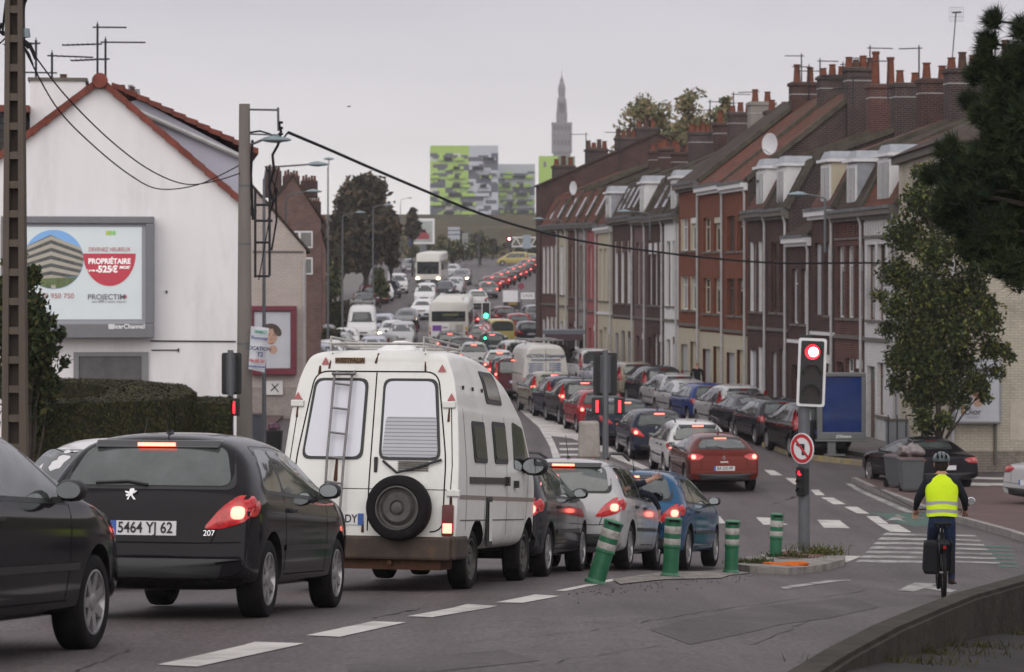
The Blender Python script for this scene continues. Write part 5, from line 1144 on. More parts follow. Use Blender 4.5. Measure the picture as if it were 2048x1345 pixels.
def unseen_tree(x, y, h, w, label, seed):  # unseen trees, added so the car sides reflect something dark
    gz = G(x, y); root = empty('tree', (x, y, gz)); tag(root, label, 'tree'); rg = random.Random(seed); B = []
    for k in range(14): a = rg.uniform(0, 6.28); r = rg.uniform(0, w*.6); B.append(((math.cos(a)*r, math.sin(a)*r, h*rg.uniform(.3,.95)), (w*.4, w*.4, w*.4)))
    trunk(root, [(0,0,-.1),(0,0,h*.4),(0,0,h*.8)], [.25,.18,.06], [((0,0,h*.3), b[0], .06) for b in B]); leaves('crown', B, 3200, .26, [LG[2], LG[0]], root, seed, .4)
unseen_tree(9.5, 13, 8, 2.6, 'unseen tree right of the footpath, added to darken reflections on the cars', 31); unseen_tree(9.5, 5, 8, 2.8, 'second unseen tree right of the footpath, added to darken reflections on the cars', 32); unseen_tree(8.5, -4, 9, 3, 'third unseen tree beside the camera, added to darken reflections on the cars', 33)

for i, (px, top, w, Y, c) in enumerate(((852,462,46,405,'dark'),(885,470,40,410,'olive'),(918,462,52,415,'dark'),(955,474,38,412,'brownish'),(985,480,44,405,'dark'),(1012,484,36,415,'olive'),(1046,490,50,410,'dark'),(815,470,60,380,'brownish'),(1075,480,40,414,'dark'),(870,492,34,350,'low dark'),(938,505,36,395,'low dark'))):
    big_tree(px, None, top, w, Y, '%s scrubby tree at the foot of the far bank, %s' % (c, ('behind the framed billboard','behind the direction boards, left','behind the direction boards, right','right of the grey post','left of the distant red light','behind the distant red light','behind the gantry post','right of the broad round tree','beside the terrace end','right of the coach roof','before the far junction kerb')[i]), (DK, AU, DK, AU)[i%4]+LG[2:3], 900, .3, 50+i, .5, 'tree')
# ------------------------------------------------------------ street furniture
CONC = mat('concrete_pole', (.185,.165,.15), .9, noise=.18, ns=2.5, bump=.3, bs=30, streak=.2, dirt=((.10,.09,.08), .5, .75, .5))
CONC2 = mat('concrete_pole_warm', (.105,.085,.070), .9, noise=.2, ns=2.5, bump=.3, bs=30, streak=.2, dirt=((.08,.07,.06), .5, .75, .5))
CABLE = mat('cable_black', (.012,.012,.014), .6); GPOLE = mat('grey_pole', (.11,.115,.125), .5, .2, noise=.12, ns=6); LENSX = mat('signal_lens_dark', (.02,.012,.012), .3)
SRED = mat('signal_red', (.9,.1,.1), .3, emit=(1,.01,.03), es=1.6); SREDC = mat('signal_red_core', (1,.6,.6), .3, emit=(1,.42,.42), es=16); SGRN = mat('signal_green', (.1,.8,.5), .3, emit=(.03,1,.42), es=7); LAMPM = mat('lamp_head', (.20,.25,.27), .45, .2, noise=.1)
# slotted rectangular concrete pole, left edge
Y = 40.0; s = F/Y; b = Vector(((30-CX)/s, Y, G(-8,Y))); root = empty('utility_pole', b); tag(root, 'slotted rectangular concrete pole rising out of the top left corner', 'pole')
H = (HY+60)/s-b.z; m = MB(); w0, w1 = .20, .125
zs = [0]+[.9+i*.44 for i in range(int((H-1)/.44))]+[H]
f_ = lambda z: w0+(w1-w0)*z/H
for sx in (-1, 1):
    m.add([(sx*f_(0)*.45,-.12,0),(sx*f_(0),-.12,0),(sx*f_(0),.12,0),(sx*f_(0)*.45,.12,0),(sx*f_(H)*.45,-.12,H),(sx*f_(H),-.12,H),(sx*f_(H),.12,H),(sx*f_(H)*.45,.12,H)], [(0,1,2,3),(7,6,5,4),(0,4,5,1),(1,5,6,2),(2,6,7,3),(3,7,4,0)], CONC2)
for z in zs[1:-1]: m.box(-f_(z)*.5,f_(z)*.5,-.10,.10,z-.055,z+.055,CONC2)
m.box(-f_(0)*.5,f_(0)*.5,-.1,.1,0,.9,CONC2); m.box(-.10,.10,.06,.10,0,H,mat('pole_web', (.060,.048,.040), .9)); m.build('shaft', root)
m = MB(); q = lambda px, py, dy=0: P(px, py, Y)+Vector((0,dy,0))-b
m.tube([q(62,-30),q(47,8),q(44,40),q(46,80),q(58,96)], .035, 6, CABLE); m.tube([q(50,58),q(52,75)], .07, 8, LAMPM); m.tube([q(46,80),q(60,90),q(72,118)], .03, 5, CABLE); m.tube([q(40,82),q(58,108),q(66,130)], .015, 5, CABLE); m.build('cable_bracket', root)
m = MB(); m.tube([q(12,-20,.1),q(6,30,.1),q(3,60,.1),q(12,75,.1)], .02, 5, CABLE); m.tube([q(2,45,.1),q(-5,60,.1),q(6,68,.1)], .03, 5, CABLE); m.tube([q(12,75),q(-40,125)], .012, 4, CABLE); m.build('insulators', root)
# round concrete pole with bracket, lamp and cables
Y = 56.0; s = F/Y; b = Vector(((489-CX)/s, Y, G(-5.6,Y))); root = empty('utility_pole', b); tag(root, 'round concrete pole carrying a bracket, a street lamp and the thick black cable', 'pole')
H = (HY-208)/s-b.z; m = MB(); m.tube([(0,0,-.1),(0,0,H)], [.185,.115], 18, CONC); m.build('shaft', root, smooth=True)
q = lambda px, py, dy=0: P(px, py, Y)+Vector((0,dy,0))-b
m = MB(); m.tube([q(500,219),q(556,220)], .025, 6, GPOLE); m.tube([q(556,215),q(557,262)], .028, 6, GPOLE); m.tube([q(500,268),q(556,270)], .02, 6, GPOLE); m.build('bracket', root)
m = MB(); m.tube([q(558,248),q(562,262),q(556,290),q(545,310),q(548,340),q(538,372),q(545,400)], .032, 6, CABLE); m.tube([q(500,265),q(520,262),q(540,268),q(560,285),q(575,266)], .022, 6, CABLE); m.tube([q(505,280),q(502,350),q(506,440)], .03, 6, CABLE)
for py in (245,256,268,282): m.lathe([(.02,-.03),(.055,-.02),(.055,.02),(.02,.03)], 8, CABLE, Matrix.Translation(q(561,py)))
m.build('insulators', root)
m = MB(); fr = [(505,375,505,555),(534,330,534,552),(505,408,534,408),(505,484,534,484),(508,552,534,552),(505,440,540,440)]
for a,b_,c,d in fr: m.tube([q(a,b_,.6),q(c,d,.6)], .03, 6, IRON)
m.tube([q(512,560,.6),q(540,400,.6),q(552,330,.6)], .012, 4, CABLE); m.tube([q(525,330,.6),q(550,380,.6),q(530,440,.6)], .015, 4, CABLE); m.tube([q(546,372,.6),q(548,440,.6),q(538,500,.6)], .02, 4, CABLE)
m.build('cable_frame', root)

for k in (.42,.66,.8): m = MB(); rr_ = .187-.07*k; m.lathe([(rr_,H*k),(rr_,H*k+.05)], 18, GPOLE); m.build('strap', root)
# cloth banner hung on the pole
m = MB(); pts = [(502,652),(538,656),(529,745),(497,738)]; vs = []
for j in range(9):
    for i in range(5):
        u, v = i/4, j/8; a = Vector(pts[0]).lerp(Vector(pts[1]), u); c = Vector(pts[3]).lerp(Vector(pts[2]), u); p = a.lerp(c, v); vs.append(P(p.x, p.y, 55.7+.06*math.sin(u*5+v*4)))
o = mobj('banner', vs, [(j*5+i, j*5+i+1, (j+1)*5+i+1, (j+1)*5+i) for j in range(8) for i in range(4)], mat('banner_white', (.55,.56,.60), .7, noise=.06), None, True); tag(o, 'white cloth rental banner with blue and red lettering tied to the round concrete pole', 'banner')
TQ = Matrix.Rotation(R(90), 4, 'X') @ Matrix.Rotation(R(-5), 4, 'Z')
for st, px, py, sz, c in (('IMMO', 521, 664, .10, (.10,.35,.25)), ('Rouvroy', 519, 676, .10, (.05,.07,.2)), ('LOCATION', 517, 697, .105, (.07,.07,.12)), ('T2', 520, 709, .12, (.05,.07,.2)), ('04 02 20', 514, 722, .09, (.45,.06,.06)), ('www.location.fr', 513, 733, .055, (.05,.09,.3))):
    text(st, sz, mat('bi%d' % py, c, .6), o, Matrix.Translation(P(px, py, 55.60)) @ TQ, 'banner_lettering', .001, bold=.003)
def lamp(px, ptop, Y, reach, label, base_wall=None, arm=25, rise=5):
    s = F/Y; x = (px-CX)/s; root = empty('street_lamp', (x, Y, G(x, Y) if not base_wall else (HY-base_wall)/s)); tag(root, label, 'street lamp', 'street lamps along the road')
    z1 = (HY-ptop)/s-root.location.z; sg = 1 if reach > 0 else -1; r = abs(reach)/s
    m = MB(); m.tube([(0,0,0),(0,0,z1*.96)], [.07 if not base_wall else .04,.04], 8, GPOLE); m.tube([(0,0,z1*.95),(sg*.06,0,z1-.06),(sg*.25,0,z1),(sg*max(.3,r-.5),0,z1+rise/s)], .03, 6, GPOLE); m.build('post', root, smooth=True)
    m = MB(); vs = []; fs = []; n = 12; K = 8
    for i in range(K+1):
        t = i/K; ww = .16*math.sin(math.pi*min(1,max(.04,t*.96+.02)))**.55*(1.15 if t < .6 else .9)
        for k in range(n):
            a = 2*math.pi*k/n; zz = math.sin(a); vs.append((sg*(r-.5+t*.62), math.cos(a)*ww, z1+rise/s+(zz*ww*.55 if zz > 0 else zz*ww*.35)))
    for i in range(K):
        for k in range(n): fs.append((i*n+k, i*n+(k+1)%n, (i+1)*n+(k+1)%n, (i+1)*n+k))
    m.add(vs, fs, LAMPM); m.build('lamp_head', root, smooth=True); return root
lamp(489, 285, 56, 82, 'grey lamp head reaching right from the round concrete pole', base_wall=300)
lamp(528, 334, 78, 122, 'second grey street lamp reaching right, beyond the round concrete pole')
lamp(572, 388, 105, 66, 'third street lamp on the left, in front of the brick chimneys')
lamp(685, 428, 170, 42, 'street lamp in front of the broad dark tree', rise=3)
lamp(746, 412, 200, 34, 'thin street lamp before the right side of the broad dark tree', rise=2)
lamp(656, 318, 150, 9, 'very tall thin mast rising left of the broad dark tree', rise=0)
lamp(801, 398, 330, 22, 'distant thin street lamp right of the broad dark tree', rise=2)
lamp(938, 432, 380, 6, 'plain grey post left of the red signal and gantry', rise=0)
lamp(1650, 392, 84.5, -68, 'street lamp bracketed off the terrace facade, reaching left over the road', base_wall=505, rise=3)
lamp(1300, 425, 120, -62, 'small wall lamp on a bracket in front of the middle of the terrace', base_wall=480, rise=2)
lamp(1125, 440, 148, -56, 'farthest wall lamp, at the end of the terrace', base_wall=470, rise=2)
def wire(name, pts, r, label, cat, m=CABLE, n=40, grp=None):
    """catenary through three photo points with distances: (px, py, Y)"""
    A = [P(*p) for p in pts]; out = []
    for i in range(n+1):
        t = i/n; a, b_, c = A; out.append(a*(2*(t-.5)*(t-1))+b_*(4*t*(1-t))+c*(2*t*(t-.5)))
    mb = MB(); mb.tube(out, r, 6, m); o = mb.build(name, smooth=True); tag(o, label, cat, grp); return o
def polywire(name, pts, r, label, cat='cable', m=CABLE):
    A = [P(*p) for p in pts]; out = []
    for i in range(len(A)-1):
        p0 = A[max(0,i-1)]; p1, p2 = A[i], A[i+1]; p3 = A[min(len(A)-1, i+2)]
        for k in range(10):
            t = k/10; out.append(.5*((2*p1)+(-p0+p2)*t+(2*p0-5*p1+4*p2-p3)*t*t+(-p0+3*p1-3*p2+p3)*t**3))
    out.append(A[-1]); mb = MB(); mb.tube(out, r, 6, m); o = mb.build(name, smooth=True); tag(o, label, cat); return o
polywire('overhead_cable', [(577,265,56),(660,300,58),(740,335,60),(860,386,64),(955,425,67),(1060,458,71),(1180,485,76),(1300,502,80),(1420,516,83),(1560,526,84),(1780,526,84),(2060,534,74)], [.033], 'thick black sagging cable crossing the street from the round pole to the terrace') if False else None
A = [(577,265,56),(660,300,58),(740,335,60),(860,386,64),(955,425,67),(1060,458,71),(1180,485,76),(1300,502,80),(1420,516,83),(1560,526,84),(1780,526,83),(2060,532,74)]
polywire('overhead_cable', A, .034, 'thick black sagging cable crossing the street from the round pole to the terrace')
polywire('overhead_cable', [(46,92,40),(110,210,43),(180,285,46),(260,350,50),(320,378,53),(400,368,55),(480,330,56)], .013, 'lower of the two thin wires sagging from the slotted pole over the white gable')
polywire('overhead_cable', [(60,98,40),(130,190,43),(220,280,46.5),(300,340,50),(370,368,53),(430,362,55),(484,345,56)], .013, 'upper of the two thin wires sagging from the slotted pole over the white gable')
# aerials
antenna(195,48,160,66,'tall aerial with two cross arrays on the peak of the white gable',1); antenna(211,78,160,66.3,'shorter aerial beside the tall one on the white gable peak',1)
antenna(72,80,150,65,'bent aerial above the white chimney block, nearer the slotted pole'); antenna(104,105,150,65.3,'comb shaped aerial on the right of the white chimney block',1)
for px, top, yb, Y, k in ((1603,108,190,113,0),(1640,118,190,110,1),(1686,125,190,107,1),(1740,92,185,104,1),(1838,92,165,95,0),(1514,180,235,120,0),(1467,185,260,125,1),(1172,266,320,158,0),(1990,60,140,88,0),(1706,150,200,102,1),(1618,130,200,112,0),(1776,118,190,99,0),(1420,200,270,130,1),(1240,262,320,146,0)):
    lab = {1603:'aerial left of the row of red chimney pots',1640:'double aerial rising amid the red chimney pots',1686:'crooked double aerial at the right of the short red chimney pots',1740:'tall double aerial beside the tallest terracotta chimney pot',1838:'aerial beside the pair of mushroom topped chimney pots',1514:'thin aerial on the far slope of the orange roof',1467:'double aerial before the ragged autumn tree',1172:'small aerial above the far brick gable, right of the belfry',1990:'aerial half hidden by the dark pine',1706:'low double aerial left of the tallest terracotta pot',1618:'short aerial between the two left ones above the orange roof',1776:'aerial right of the tallest terracotta pot',1420:'double aerial before the yellowing tree',1240:'small aerial over the cream house with the dish'}[px]
    antenna(px, top, yb, Y, lab, k)
# the broad panel aerial on the right
Y = 91; b = P(1905, 100+30, Y); root = empty('tv_aerial', b); tag(root, 'tilted mast with a square mesh aerial left of the dark pine', 'aerial', 'television aerials on the roofs'); m = MB(); t = P(1912,25,Y)-b; m.tube([(-.05,0,-.3),t], .02, 6, IRON); m.build('mast', root)
m = MB(); 
for i in range(7): m.tube([t+Vector((-.22+i*.08,0,.18)),t+Vector((-.22+i*.08,0,-.30))], .004, 4, IRON)
for i in range(4): m.tube([t+Vector((-.22,0,.18-i*.16)),t+Vector((.26,0,.18-i*.16))], .004, 4, IRON)
m.tube([t+Vector((-.12,0,0)),t+Vector((.16,-.1,0))], .03, 5, IRON); m.build('aerial_array', root)
def dish(px, py, Y, rx, ry, label):
    s = F/Y; c = P(px, py, Y); root = empty('satellite_dish', c); tag(root, label, 'satellite dish', 'satellite dishes on the terrace'); a = math.acos(min(1, rx/ry)); r = ry/s
    M = Matrix.Rotation(-a, 4, 'Z') @ Matrix.Rotation(R(90), 4, 'X'); m = MB(); m.lathe([(.02,-.09*r*2),(r*.5,-.06*r*2),(r*.85,-.02),(r,.02),(r*.98,.02),(r*.8,-.01),(r*.4,-.08*r),(.01,-.12*r)], 28, mat('dish_white', (.60,.60,.62), .4, noise=.05), M); m.build('reflector', root, smooth=True, sharp=60)
    m = MB(); m.tube([M @ Vector((0,-.9*r,-.02)), M @ Vector((0,-.5*r,.8*r))], .012, 5, IRON); m.tube([(0,.1,-.1),(0,.35,-1.4*r-.35)], .03, 6, IRON); m.build('arm', root)
dish(1540,288,104,14,22,'large white satellite dish over the orange tiled roofs'); dish(1147,376,139,7,14,'small white satellite dish at the far end of the terrace')
# ------------------------------------------------------------ traffic signals
def disc(mb, M, r, m, n=20, y=0): mb.add([(r*math.cos(2*math.pi*i/n), y, r*math.sin(2*math.pi*i/n)) for i in range(n)], [tuple(range(n))], m, M)
def visor(mb, M, r, L, m, n=14):
    vs = []; 
    for y in (0, -L):
        for i in range(n+1): t = math.pi*(i/n*1.2-.1); k = r*(1 if y == 0 else .96); vs.append((k*math.cos(t), y, k*math.sin(t)))
    mb.add(vs, [(i, i+1, n+2+i, n+1+i) for i in range(n)], m, M)
def signal_head(parent, M, w, h, border, lit, name='signal_head', small=False):
    """faces -y; lit: None or index of the lit lens from the top with its materials"""
    m = MB(); m.prism(rounded([Vector((-w/2,-h/2)),Vector((w/2,-h/2)),Vector((w/2,h/2)),Vector((-w/2,h/2))], .05, 4), -.01, .02, 'y', border, M); o = m.build(name, parent)
    m = MB(); k = .045 if not small else .01; m.prism(rounded([Vector((-w/2+k,-h/2+k)),Vector((w/2-k,-h/2+k)),Vector((w/2-k,h/2-k)),Vector((-w/2+k,h/2-k))], .03, 3), -.022, -.0101, 'y', BLK, M); m.prism([(-w*.3,-h*.44),(w*.3,-h*.44),(w*.3,h*.44),(-w*.3,h*.44)], .0201, .16, 'y', BLK, M); m.build('backboard', o)
    r = min(w*.27, h*.135)
    for i in range(3):
        Mi = M @ Matrix.Translation((0,0,h*(.30-.30*i))); m = MB(); on = lit and lit[0] == i
        disc(m, Mi, r, lit[1] if on else LENSX, 24, -.026)
        if on and len(lit) > 2: disc(m, Mi @ Matrix.Translation((r*.12,0,0)), r*.62, lit[2], 20, -.030)
        m.build('lens', o); m = MB(); visor(m, Mi @ Matrix.Translation((0,-.023,0)), r*1.12, r*1.15, BLK); m.build('visor', o)
    return o
def no_turn(parent, M, r, left=True):
    m = MB(); m.lathe([(r,0),(r,.012),(r*.98,.014)], 32, PLW, M @ Matrix.Rotation(R(90), 4, 'X')); o = m.build('sign_plate', parent)
    red = mat('sign_red', (.45,.02,.03), .45, noise=.1); q = MB(); n = 32
    vs = [(k*math.cos(2*math.pi*i/n), -.017, k*math.sin(2*math.pi*i/n)) for k in (r*.93, r*.70) for i in range(n)]; q.add(vs, [(i,(i+1)%n,n+(i+1)%n,n+i) for i in range(n)], red, M)
    q.build('sign_ring', o)
    q = MB(); sx = -1 if left else 1
    q.box(-.035*r/.3,.035*r/.3,-.021,-.018,-r*.42,r*.30,INK,M @ Matrix.Translation((-sx*r*.12,0,0))); x0, x1 = sorted((-sx*r*.12, sx*r*.34)); q.box(x0,x1,-.0212,-.018,r*.18,r*.30,INK,M)
    q.add([(sx*r*.26,-.021,r*.40),(sx*r*.26,-.021,r*.08),(sx*r*.52,-.021,r*.24)], [(0,1,2)], INK, M); q.build('sign_arrow', o)
    q = MB(); q.box(-r*.80,r*.80,-.024,-.022,-r*.08,r*.08,red,M @ Matrix.Rotation(R(45), 4, 'Y')); q.build('sign_bar', o); return o
isl = [(1490,1128),(1560,1112),(1640,1110),(1690,1122),(1688,1132),(1650,1142),(1575,1150),(1500,1146),(1455,1138)]
tag(conform('traffic_island', pxpoly(isl), .11, mat('island_stone', (.25,.23,.21), .85, noise=.35, ns=4, bump=.5, dirt=((.09,.08,.07), .5, .65, .7)), skirt=.16), kind='structure')
tag(conform('island_paving', pxpoly([(1535,1122),(1575,1115),(1632,1114),(1660,1122),(1620,1130),(1560,1131)]), .122, mat('island_red', (.20,.11,.10), .9, noise=.3, ns=6)), kind='structure')
b = at(1608, 1120); b.z += .11; Y = b.y; s = F/Y; root = empty('traffic_light', b); tag(root, 'traffic light lit red in a white bordered board above the no turn sign', 'traffic light')
zc = lambda py: (HY-py)/s-b.z
m = MB(); m.lathe([(.10,-.05),(.10,zc(800)),(.08,zc(690)),(.09,zc(676))], 14, GPOLE); m.lathe([(.13,0),(.13,.03),(.10,.06)], 14, GPOLE); m.box(-.06,.12,-.03,.03,zc(692),zc(670),BLK); m.build('pole', root, smooth=True)
M = Matrix.Translation(((1621-1608)/s, -.17, zc(744))) @ Matrix.Rotation(R(-4), 4, 'Z') @ Matrix.Rotation(R(2.2), 4, 'Y')
signal_head(root, M, 56/s, 136/s, PLW, (0, SRED, SREDC))
no_turn(root, Matrix.Translation(((1603-1608)/s, -.14, zc(896))) @ Matrix.Rotation(R(-48), 4, 'Z'), 31/s)
M = Matrix.Translation(((1599-1608)/s, -.16, zc(962))) @ Matrix.Rotation(R(-45), 4, 'Z'); signal_head(root, M, .17, .50, BLK, (0, SRED), 'repeater_head', True)
# rear faces of the two signals at the stop line
def back_signal(px, ptop, pbot, Y, label, wd=50, rep=None, sx=0):
    s = F/Y; x = (px-CX)/s; root = empty('traffic_light', (x, Y, G(x,Y))); tag(root, label, 'traffic light'); gz = root.location.z; z = lambda py: (HY-py)/s-gz
    m = MB(); m.lathe([(.07,0),(.06,z(ptop)-.05),(.06,z(ptop)+.06)], 12, GPOLE); m.build('pole', root, smooth=True)
    w = wd/s; h = (pbot-ptop)/s; M = Matrix.Translation((sx/s,.22,(z(ptop)+z(pbot))/2)) @ Matrix.Rotation(math.pi, 4, 'Z'); signal_head(root, M, w, h, BLK, None)
    m = MB(); m.box(-w*.22,w*.22,-.02,.12,z(pbot)+.05,z(ptop)-.05,mat('signal_back', (.05,.055,.062), .5, noise=.1),Matrix.Translation((sx/s*0,0,0))); m.build('signal_back', root, bevel=.02)
    for (dx, py) in rep or ():
        m = MB(); m.box(dx/s-.11,dx/s+.11,-.06,.10,z(py)-.18,z(py)+.18,BLK); o = m.build('repeater_head', root, bevel=.015); m = MB(); m.box(dx/s-.028,dx/s+.028,-.075,-.061,z(py)-.13,z(py)+.12,SRED); m.build('lens', o)
    return root
back_signal(1211,706,792,56,'back of a black traffic light on a grey post standing among the cars',48,((-17,812),(28,812)))
back_signal(461,706,790,54,'back of a black traffic light beside the round concrete pole',40,((7,814),))
# green signal and no turn sign ahead, small
Y = 150; s = F/Y; x = (972-CX)/s; root = empty('traffic_light', (x, Y, G(x,Y))); tag(root, 'traffic light showing green above a small round sign in the middle of the traffic', 'traffic light'); z = lambda py: (HY-py)/s-root.location.z
m = MB(); m.lathe([(.06,0),(.06,z(600))], 10, GPOLE); m.build('pole', root); signal_head(root, Matrix.Translation((0,-.1,z(621))), 17/s, 34/s, PLW, (2, SGRN)); no_turn(root, Matrix.Translation((0,-.1,z(655))), 10/s); signal_head(root, Matrix.Translation((-.05,-.12,z(676))), .2, .5, BLK, (1, SGRN), 'repeater_head', True)
Y = 360; s = F/Y; x = (1018-CX)/s; root = empty('traffic_light', (x, Y, G(x,Y))); tag(root, 'distant red traffic light in front of the white gantry', 'traffic light'); z = lambda py: (HY-py)/s-root.location.z
m = MB(); m.lathe([(.1,0),(.1,z(474))], 10, GPOLE); m.build('pole', root); signal_head(root, Matrix.Translation((0,-.15,z(485))), 11/s, 24/s, BLK, (0, SRED, SREDC)); 
m = MB(); disc(m, Matrix.Translation((.1,-.2,z(511))), 4/s, SRED); m.build('repeater_lens', root)
Y = 385; s = F/Y; x = (1072-CX)/s; root = empty('sign_gantry', (x, Y, G(x,Y))); tag(root, 'white lattice gantry over the far queue, right of the distant red light', 'gantry'); z = lambda py: (HY-py)/s-root.location.z
m = MB()
for a, b_ in (((1022,475),(1100,475)),((1022,493),(1100,493))): m.tube([((a[0]-1072)/s,0,z(a[1])),((b_[0]-1072)/s,0,z(b_[1]))], .10, 6, TRIMW)
for k in range(8): m.tube([((1022+k*10-1072)/s,0,z(475 if k%2 else 493)),((1032+k*10-1072)/s,0,z(493 if k%2 else 475))], .08, 5, TRIMW)
m.build('beam', root); m = MB(); m.tube([((1052-1072)/s,0,0),((1052-1072)/s,0,z(493))], .16, 8, GPOLE); m.box((1046-1072)/s,(1062-1072)/s,-.2,-.1,z(497),z(470),mat('sign_back_grey', (.25,.29,.33), .6)); m.build('post', root)
# framed car advert far left and direction signs
Y = 320; s = F/Y; x = (846-CX)/s; root = empty('roadside_billboard', (x, Y, G(x,Y))); tag(root, 'white framed roadside billboard with a red car advert below the lime flats', 'billboard'); z = lambda py: (HY-py)/s-root.location.z; w = 23/s
m = MB(); m.box(-w*1.25,-w*1.0,-.1,.6,z(492),z(436),mat('navy_panel', (.05,.06,.12), .6)); m.box(-w,w,0,.4,z(488),z(437),PLW); m.build('frame', root); m = MB(); m.box(-w*.3,w*.3,.1,.3,0,z(488),GPOLE); m.build('post', root)
m = MB(); m.box(-w*.82,w*.82,-.06,-.02,z(484),z(442),mat('advert_grey', (.33,.36,.34), .5, noise=.3, ns=1)); o = m.build('poster', root)
m = MB(); m.prism([(-w*.55,z(478)),(w*.55,z(478)),(w*.55,z(470)),(w*.35,z(466)),(w*.2,z(458)),(-w*.3,z(458)),(-w*.45,z(466)),(-w*.55,z(470))], -.1, -.061, 'y', mat('advert_red', (.25,.03,.04), .5)); m.prism([(w*-.27,z(465)),(w*.3,z(465)),(w*.17,z(459.5)),(-w*.25,z(459.5))], -.12, -.101, 'y', PANE); m.build('poster_image', o)
Y = 345; s = F/Y; x = (908-CX)/s; root = empty('direction_sign', (x, Y, G(x,Y))); tag(root, 'stack of pale direction boards at the far junction', 'road sign'); z = lambda py: (HY-py)/s-root.location.z; w = 12/s
m = MB(); [m.box(-w,w,-.05,.05,z(b_),z(a),mat('sign_grey', (.33,.35,.40), .5)) for a, b_ in ((454,460),(462,468),(470,487))]; m.build('sign_board', root); m = MB(); m.tube([(-w*.5,.1,0),(-w*.5,.1,z(455))], .06, 6, GPOLE); m.tube([(w*.5,.1,0),(w*.5,.1,z(455))], .06, 6, GPOLE); m.build('post', root)
Y = 350; s = F/Y; x = (930-CX)/s; root = empty('direction_sign', (x, Y, G(x,Y))); tag(root, 'narrow pale upright board right of the stack of direction boards', 'road sign'); z = lambda py: (HY-py)/s-root.location.z; m = MB(); m.box(-6/s,6/s,-.05,.05,z(500),z(466),mat('sign_back_pale', (.24,.25,.24), .6)); m.build('sign_board', root); m = MB(); m.tube([(0,.1,0),(0,.1,z(470))], .06, 6, GPOLE); m.build('post', root)
Y = 345; s = F/Y; x = (957-CX)/s; root = empty('traffic_light', (x, Y, G(x,Y))); tag(root, 'distant dark traffic light seen from behind, left of the yellow van', 'traffic light'); z = lambda py: (HY-py)/s-root.location.z; m = MB(); m.lathe([(.08,0),(.08,z(470))], 8, GPOLE); m.build('pole', root); m = MB(); m.box(-.3,.3,-.15,.15,z(485),z(468),BLK); m.build('signal_head', root)
# ------------------------------------------------------------ blue panel, bins, block, bollards, weeds
def blue_panel():
    Y = at(1672, 918).y; s = F/Y; x = (1682-CX)/s; gz = G(x, Y)+.12; root = empty('advertising_panel', (x, Y, gz), (0,0,R(-3))); tag(root, 'grey framed advertising panel showing plain deep blue on a slanted foot', 'advertising panel'); z = lambda py: (HY-py)/s-gz
    X = lambda px: (px-1682)/s; fr = mat('panel_frame', (.155,.16,.165), .45, .3, noise=.08); z0, z1 = z(879), z(745)
    m = MB(); t = .10
    for q in ((X(1634),X(1731),z1-.12,z1),(X(1634),X(1731),z0,z0+.22),(X(1634),X(1645),z0+.22,z1-.12),(X(1722),X(1731),z0+.22,z1-.12)): m.box(q[0],q[1],-.14,.14,q[2],q[3],fr)
    m.box(X(1630),X(1735),-.17,.17,z0-.06,z0,fr); m.build('frame', root, bevel=.02)
    m = MB(); m.box(X(1645),X(1722),-.09,.09,z0+.22,z1-.12,mat('deep_blue', (.012,.035,.155), .12, noise=.35, ns=1.2, coat=.4)); m.build('poster', root)
    m = MB(); m.box(X(1655),X(1671),-.10,.10,0,.55,fr); m.add([(X(1655),-.1,.50),(X(1671),-.1,.50),(X(1671),.1,.50),(X(1655),.1,.50),(X(1664),-.1,z0-.05),(X(1684),-.1,z0-.05),(X(1684),.1,z0-.05),(X(1664),.1,z0-.05)], [(0,1,5,4),(1,2,6,5),(2,3,7,6),(3,0,4,7),(4,5,6,7)], fr); m.box(X(1648),X(1690),-.2,.2,-.02,.03,fr); m.build('foot', root)
    text('JCDecaux', .11, mat('ink_white'+'', (.8,.8,.8)), root, Matrix.Translation((X(1687),-.143,z0+.10)) @ Matrix.Rotation(R(90), 4, 'X'), 'maker_lettering', .001)
blue_panel()
def bin_(px, py, label, h=1.06, w=.56, m=mat('bin_grey', (.085,.09,.095), .5, noise=.1), lid=mat('bin_lid', (.10,.06,.06), .5), yaw=0, Y=None, up=0):
    b = at(px, py); b.z += up; root = empty('wheelie_bin', b, (0,0,R(yaw))); tag(root, label, 'bin')
    k = MB(); a = w/2; k.add([(-a*.82,-.26,.06),(a*.82,-.26,.06),(a*.82,.26,.06),(-a*.82,.26,.06),(-a,-.34,h*.9),(a,-.34,h*.9),(a,.34,h*.9),(-a,.34,h*.9)], [(3,2,1,0),(4,5,6,7),(0,1,5,4),(1,2,6,5),(2,3,7,6),(3,0,4,7)], m); k.box(-a-.02,a+.02,-.36,.36,h*.86,h*.9,m); k.build('bin_body', root, bevel=.02)
    k = MB(); k.box(-a-.01,a+.01,-.37,.36,h*.905,h*.96,lid,tx=.04,ty=.05); k.tube([(-a*.8,.40,h*.9),(a*.8,.40,h*.9)], .02, 6, BLK); k.build('lid', root, bevel=.015)
    for sx in (-1, 1): k = MB(); cyl_y(k, 0,-.03,.03,0,.10,16,RUB); k.build('wheel', root, loc=(sx*a*.75,.27,.10)).rotation_euler = (0,0,R(90))
    return root
bin_(1822, 993, 'large dark grey wheelie bin on the kerb with a rubbish bag on its lid', .88, .56, up=.12)
bin_(1796, 985, 'second grey wheelie bin tucked behind the left side of the large one', .86, .42, yaw=25, up=.12)
bin_(513, 893, 'grey wheelie bin at the foot of the round concrete pole', 1.0, .5, mat('bin_blue_grey', (.09,.10,.12), .5), up=.12)
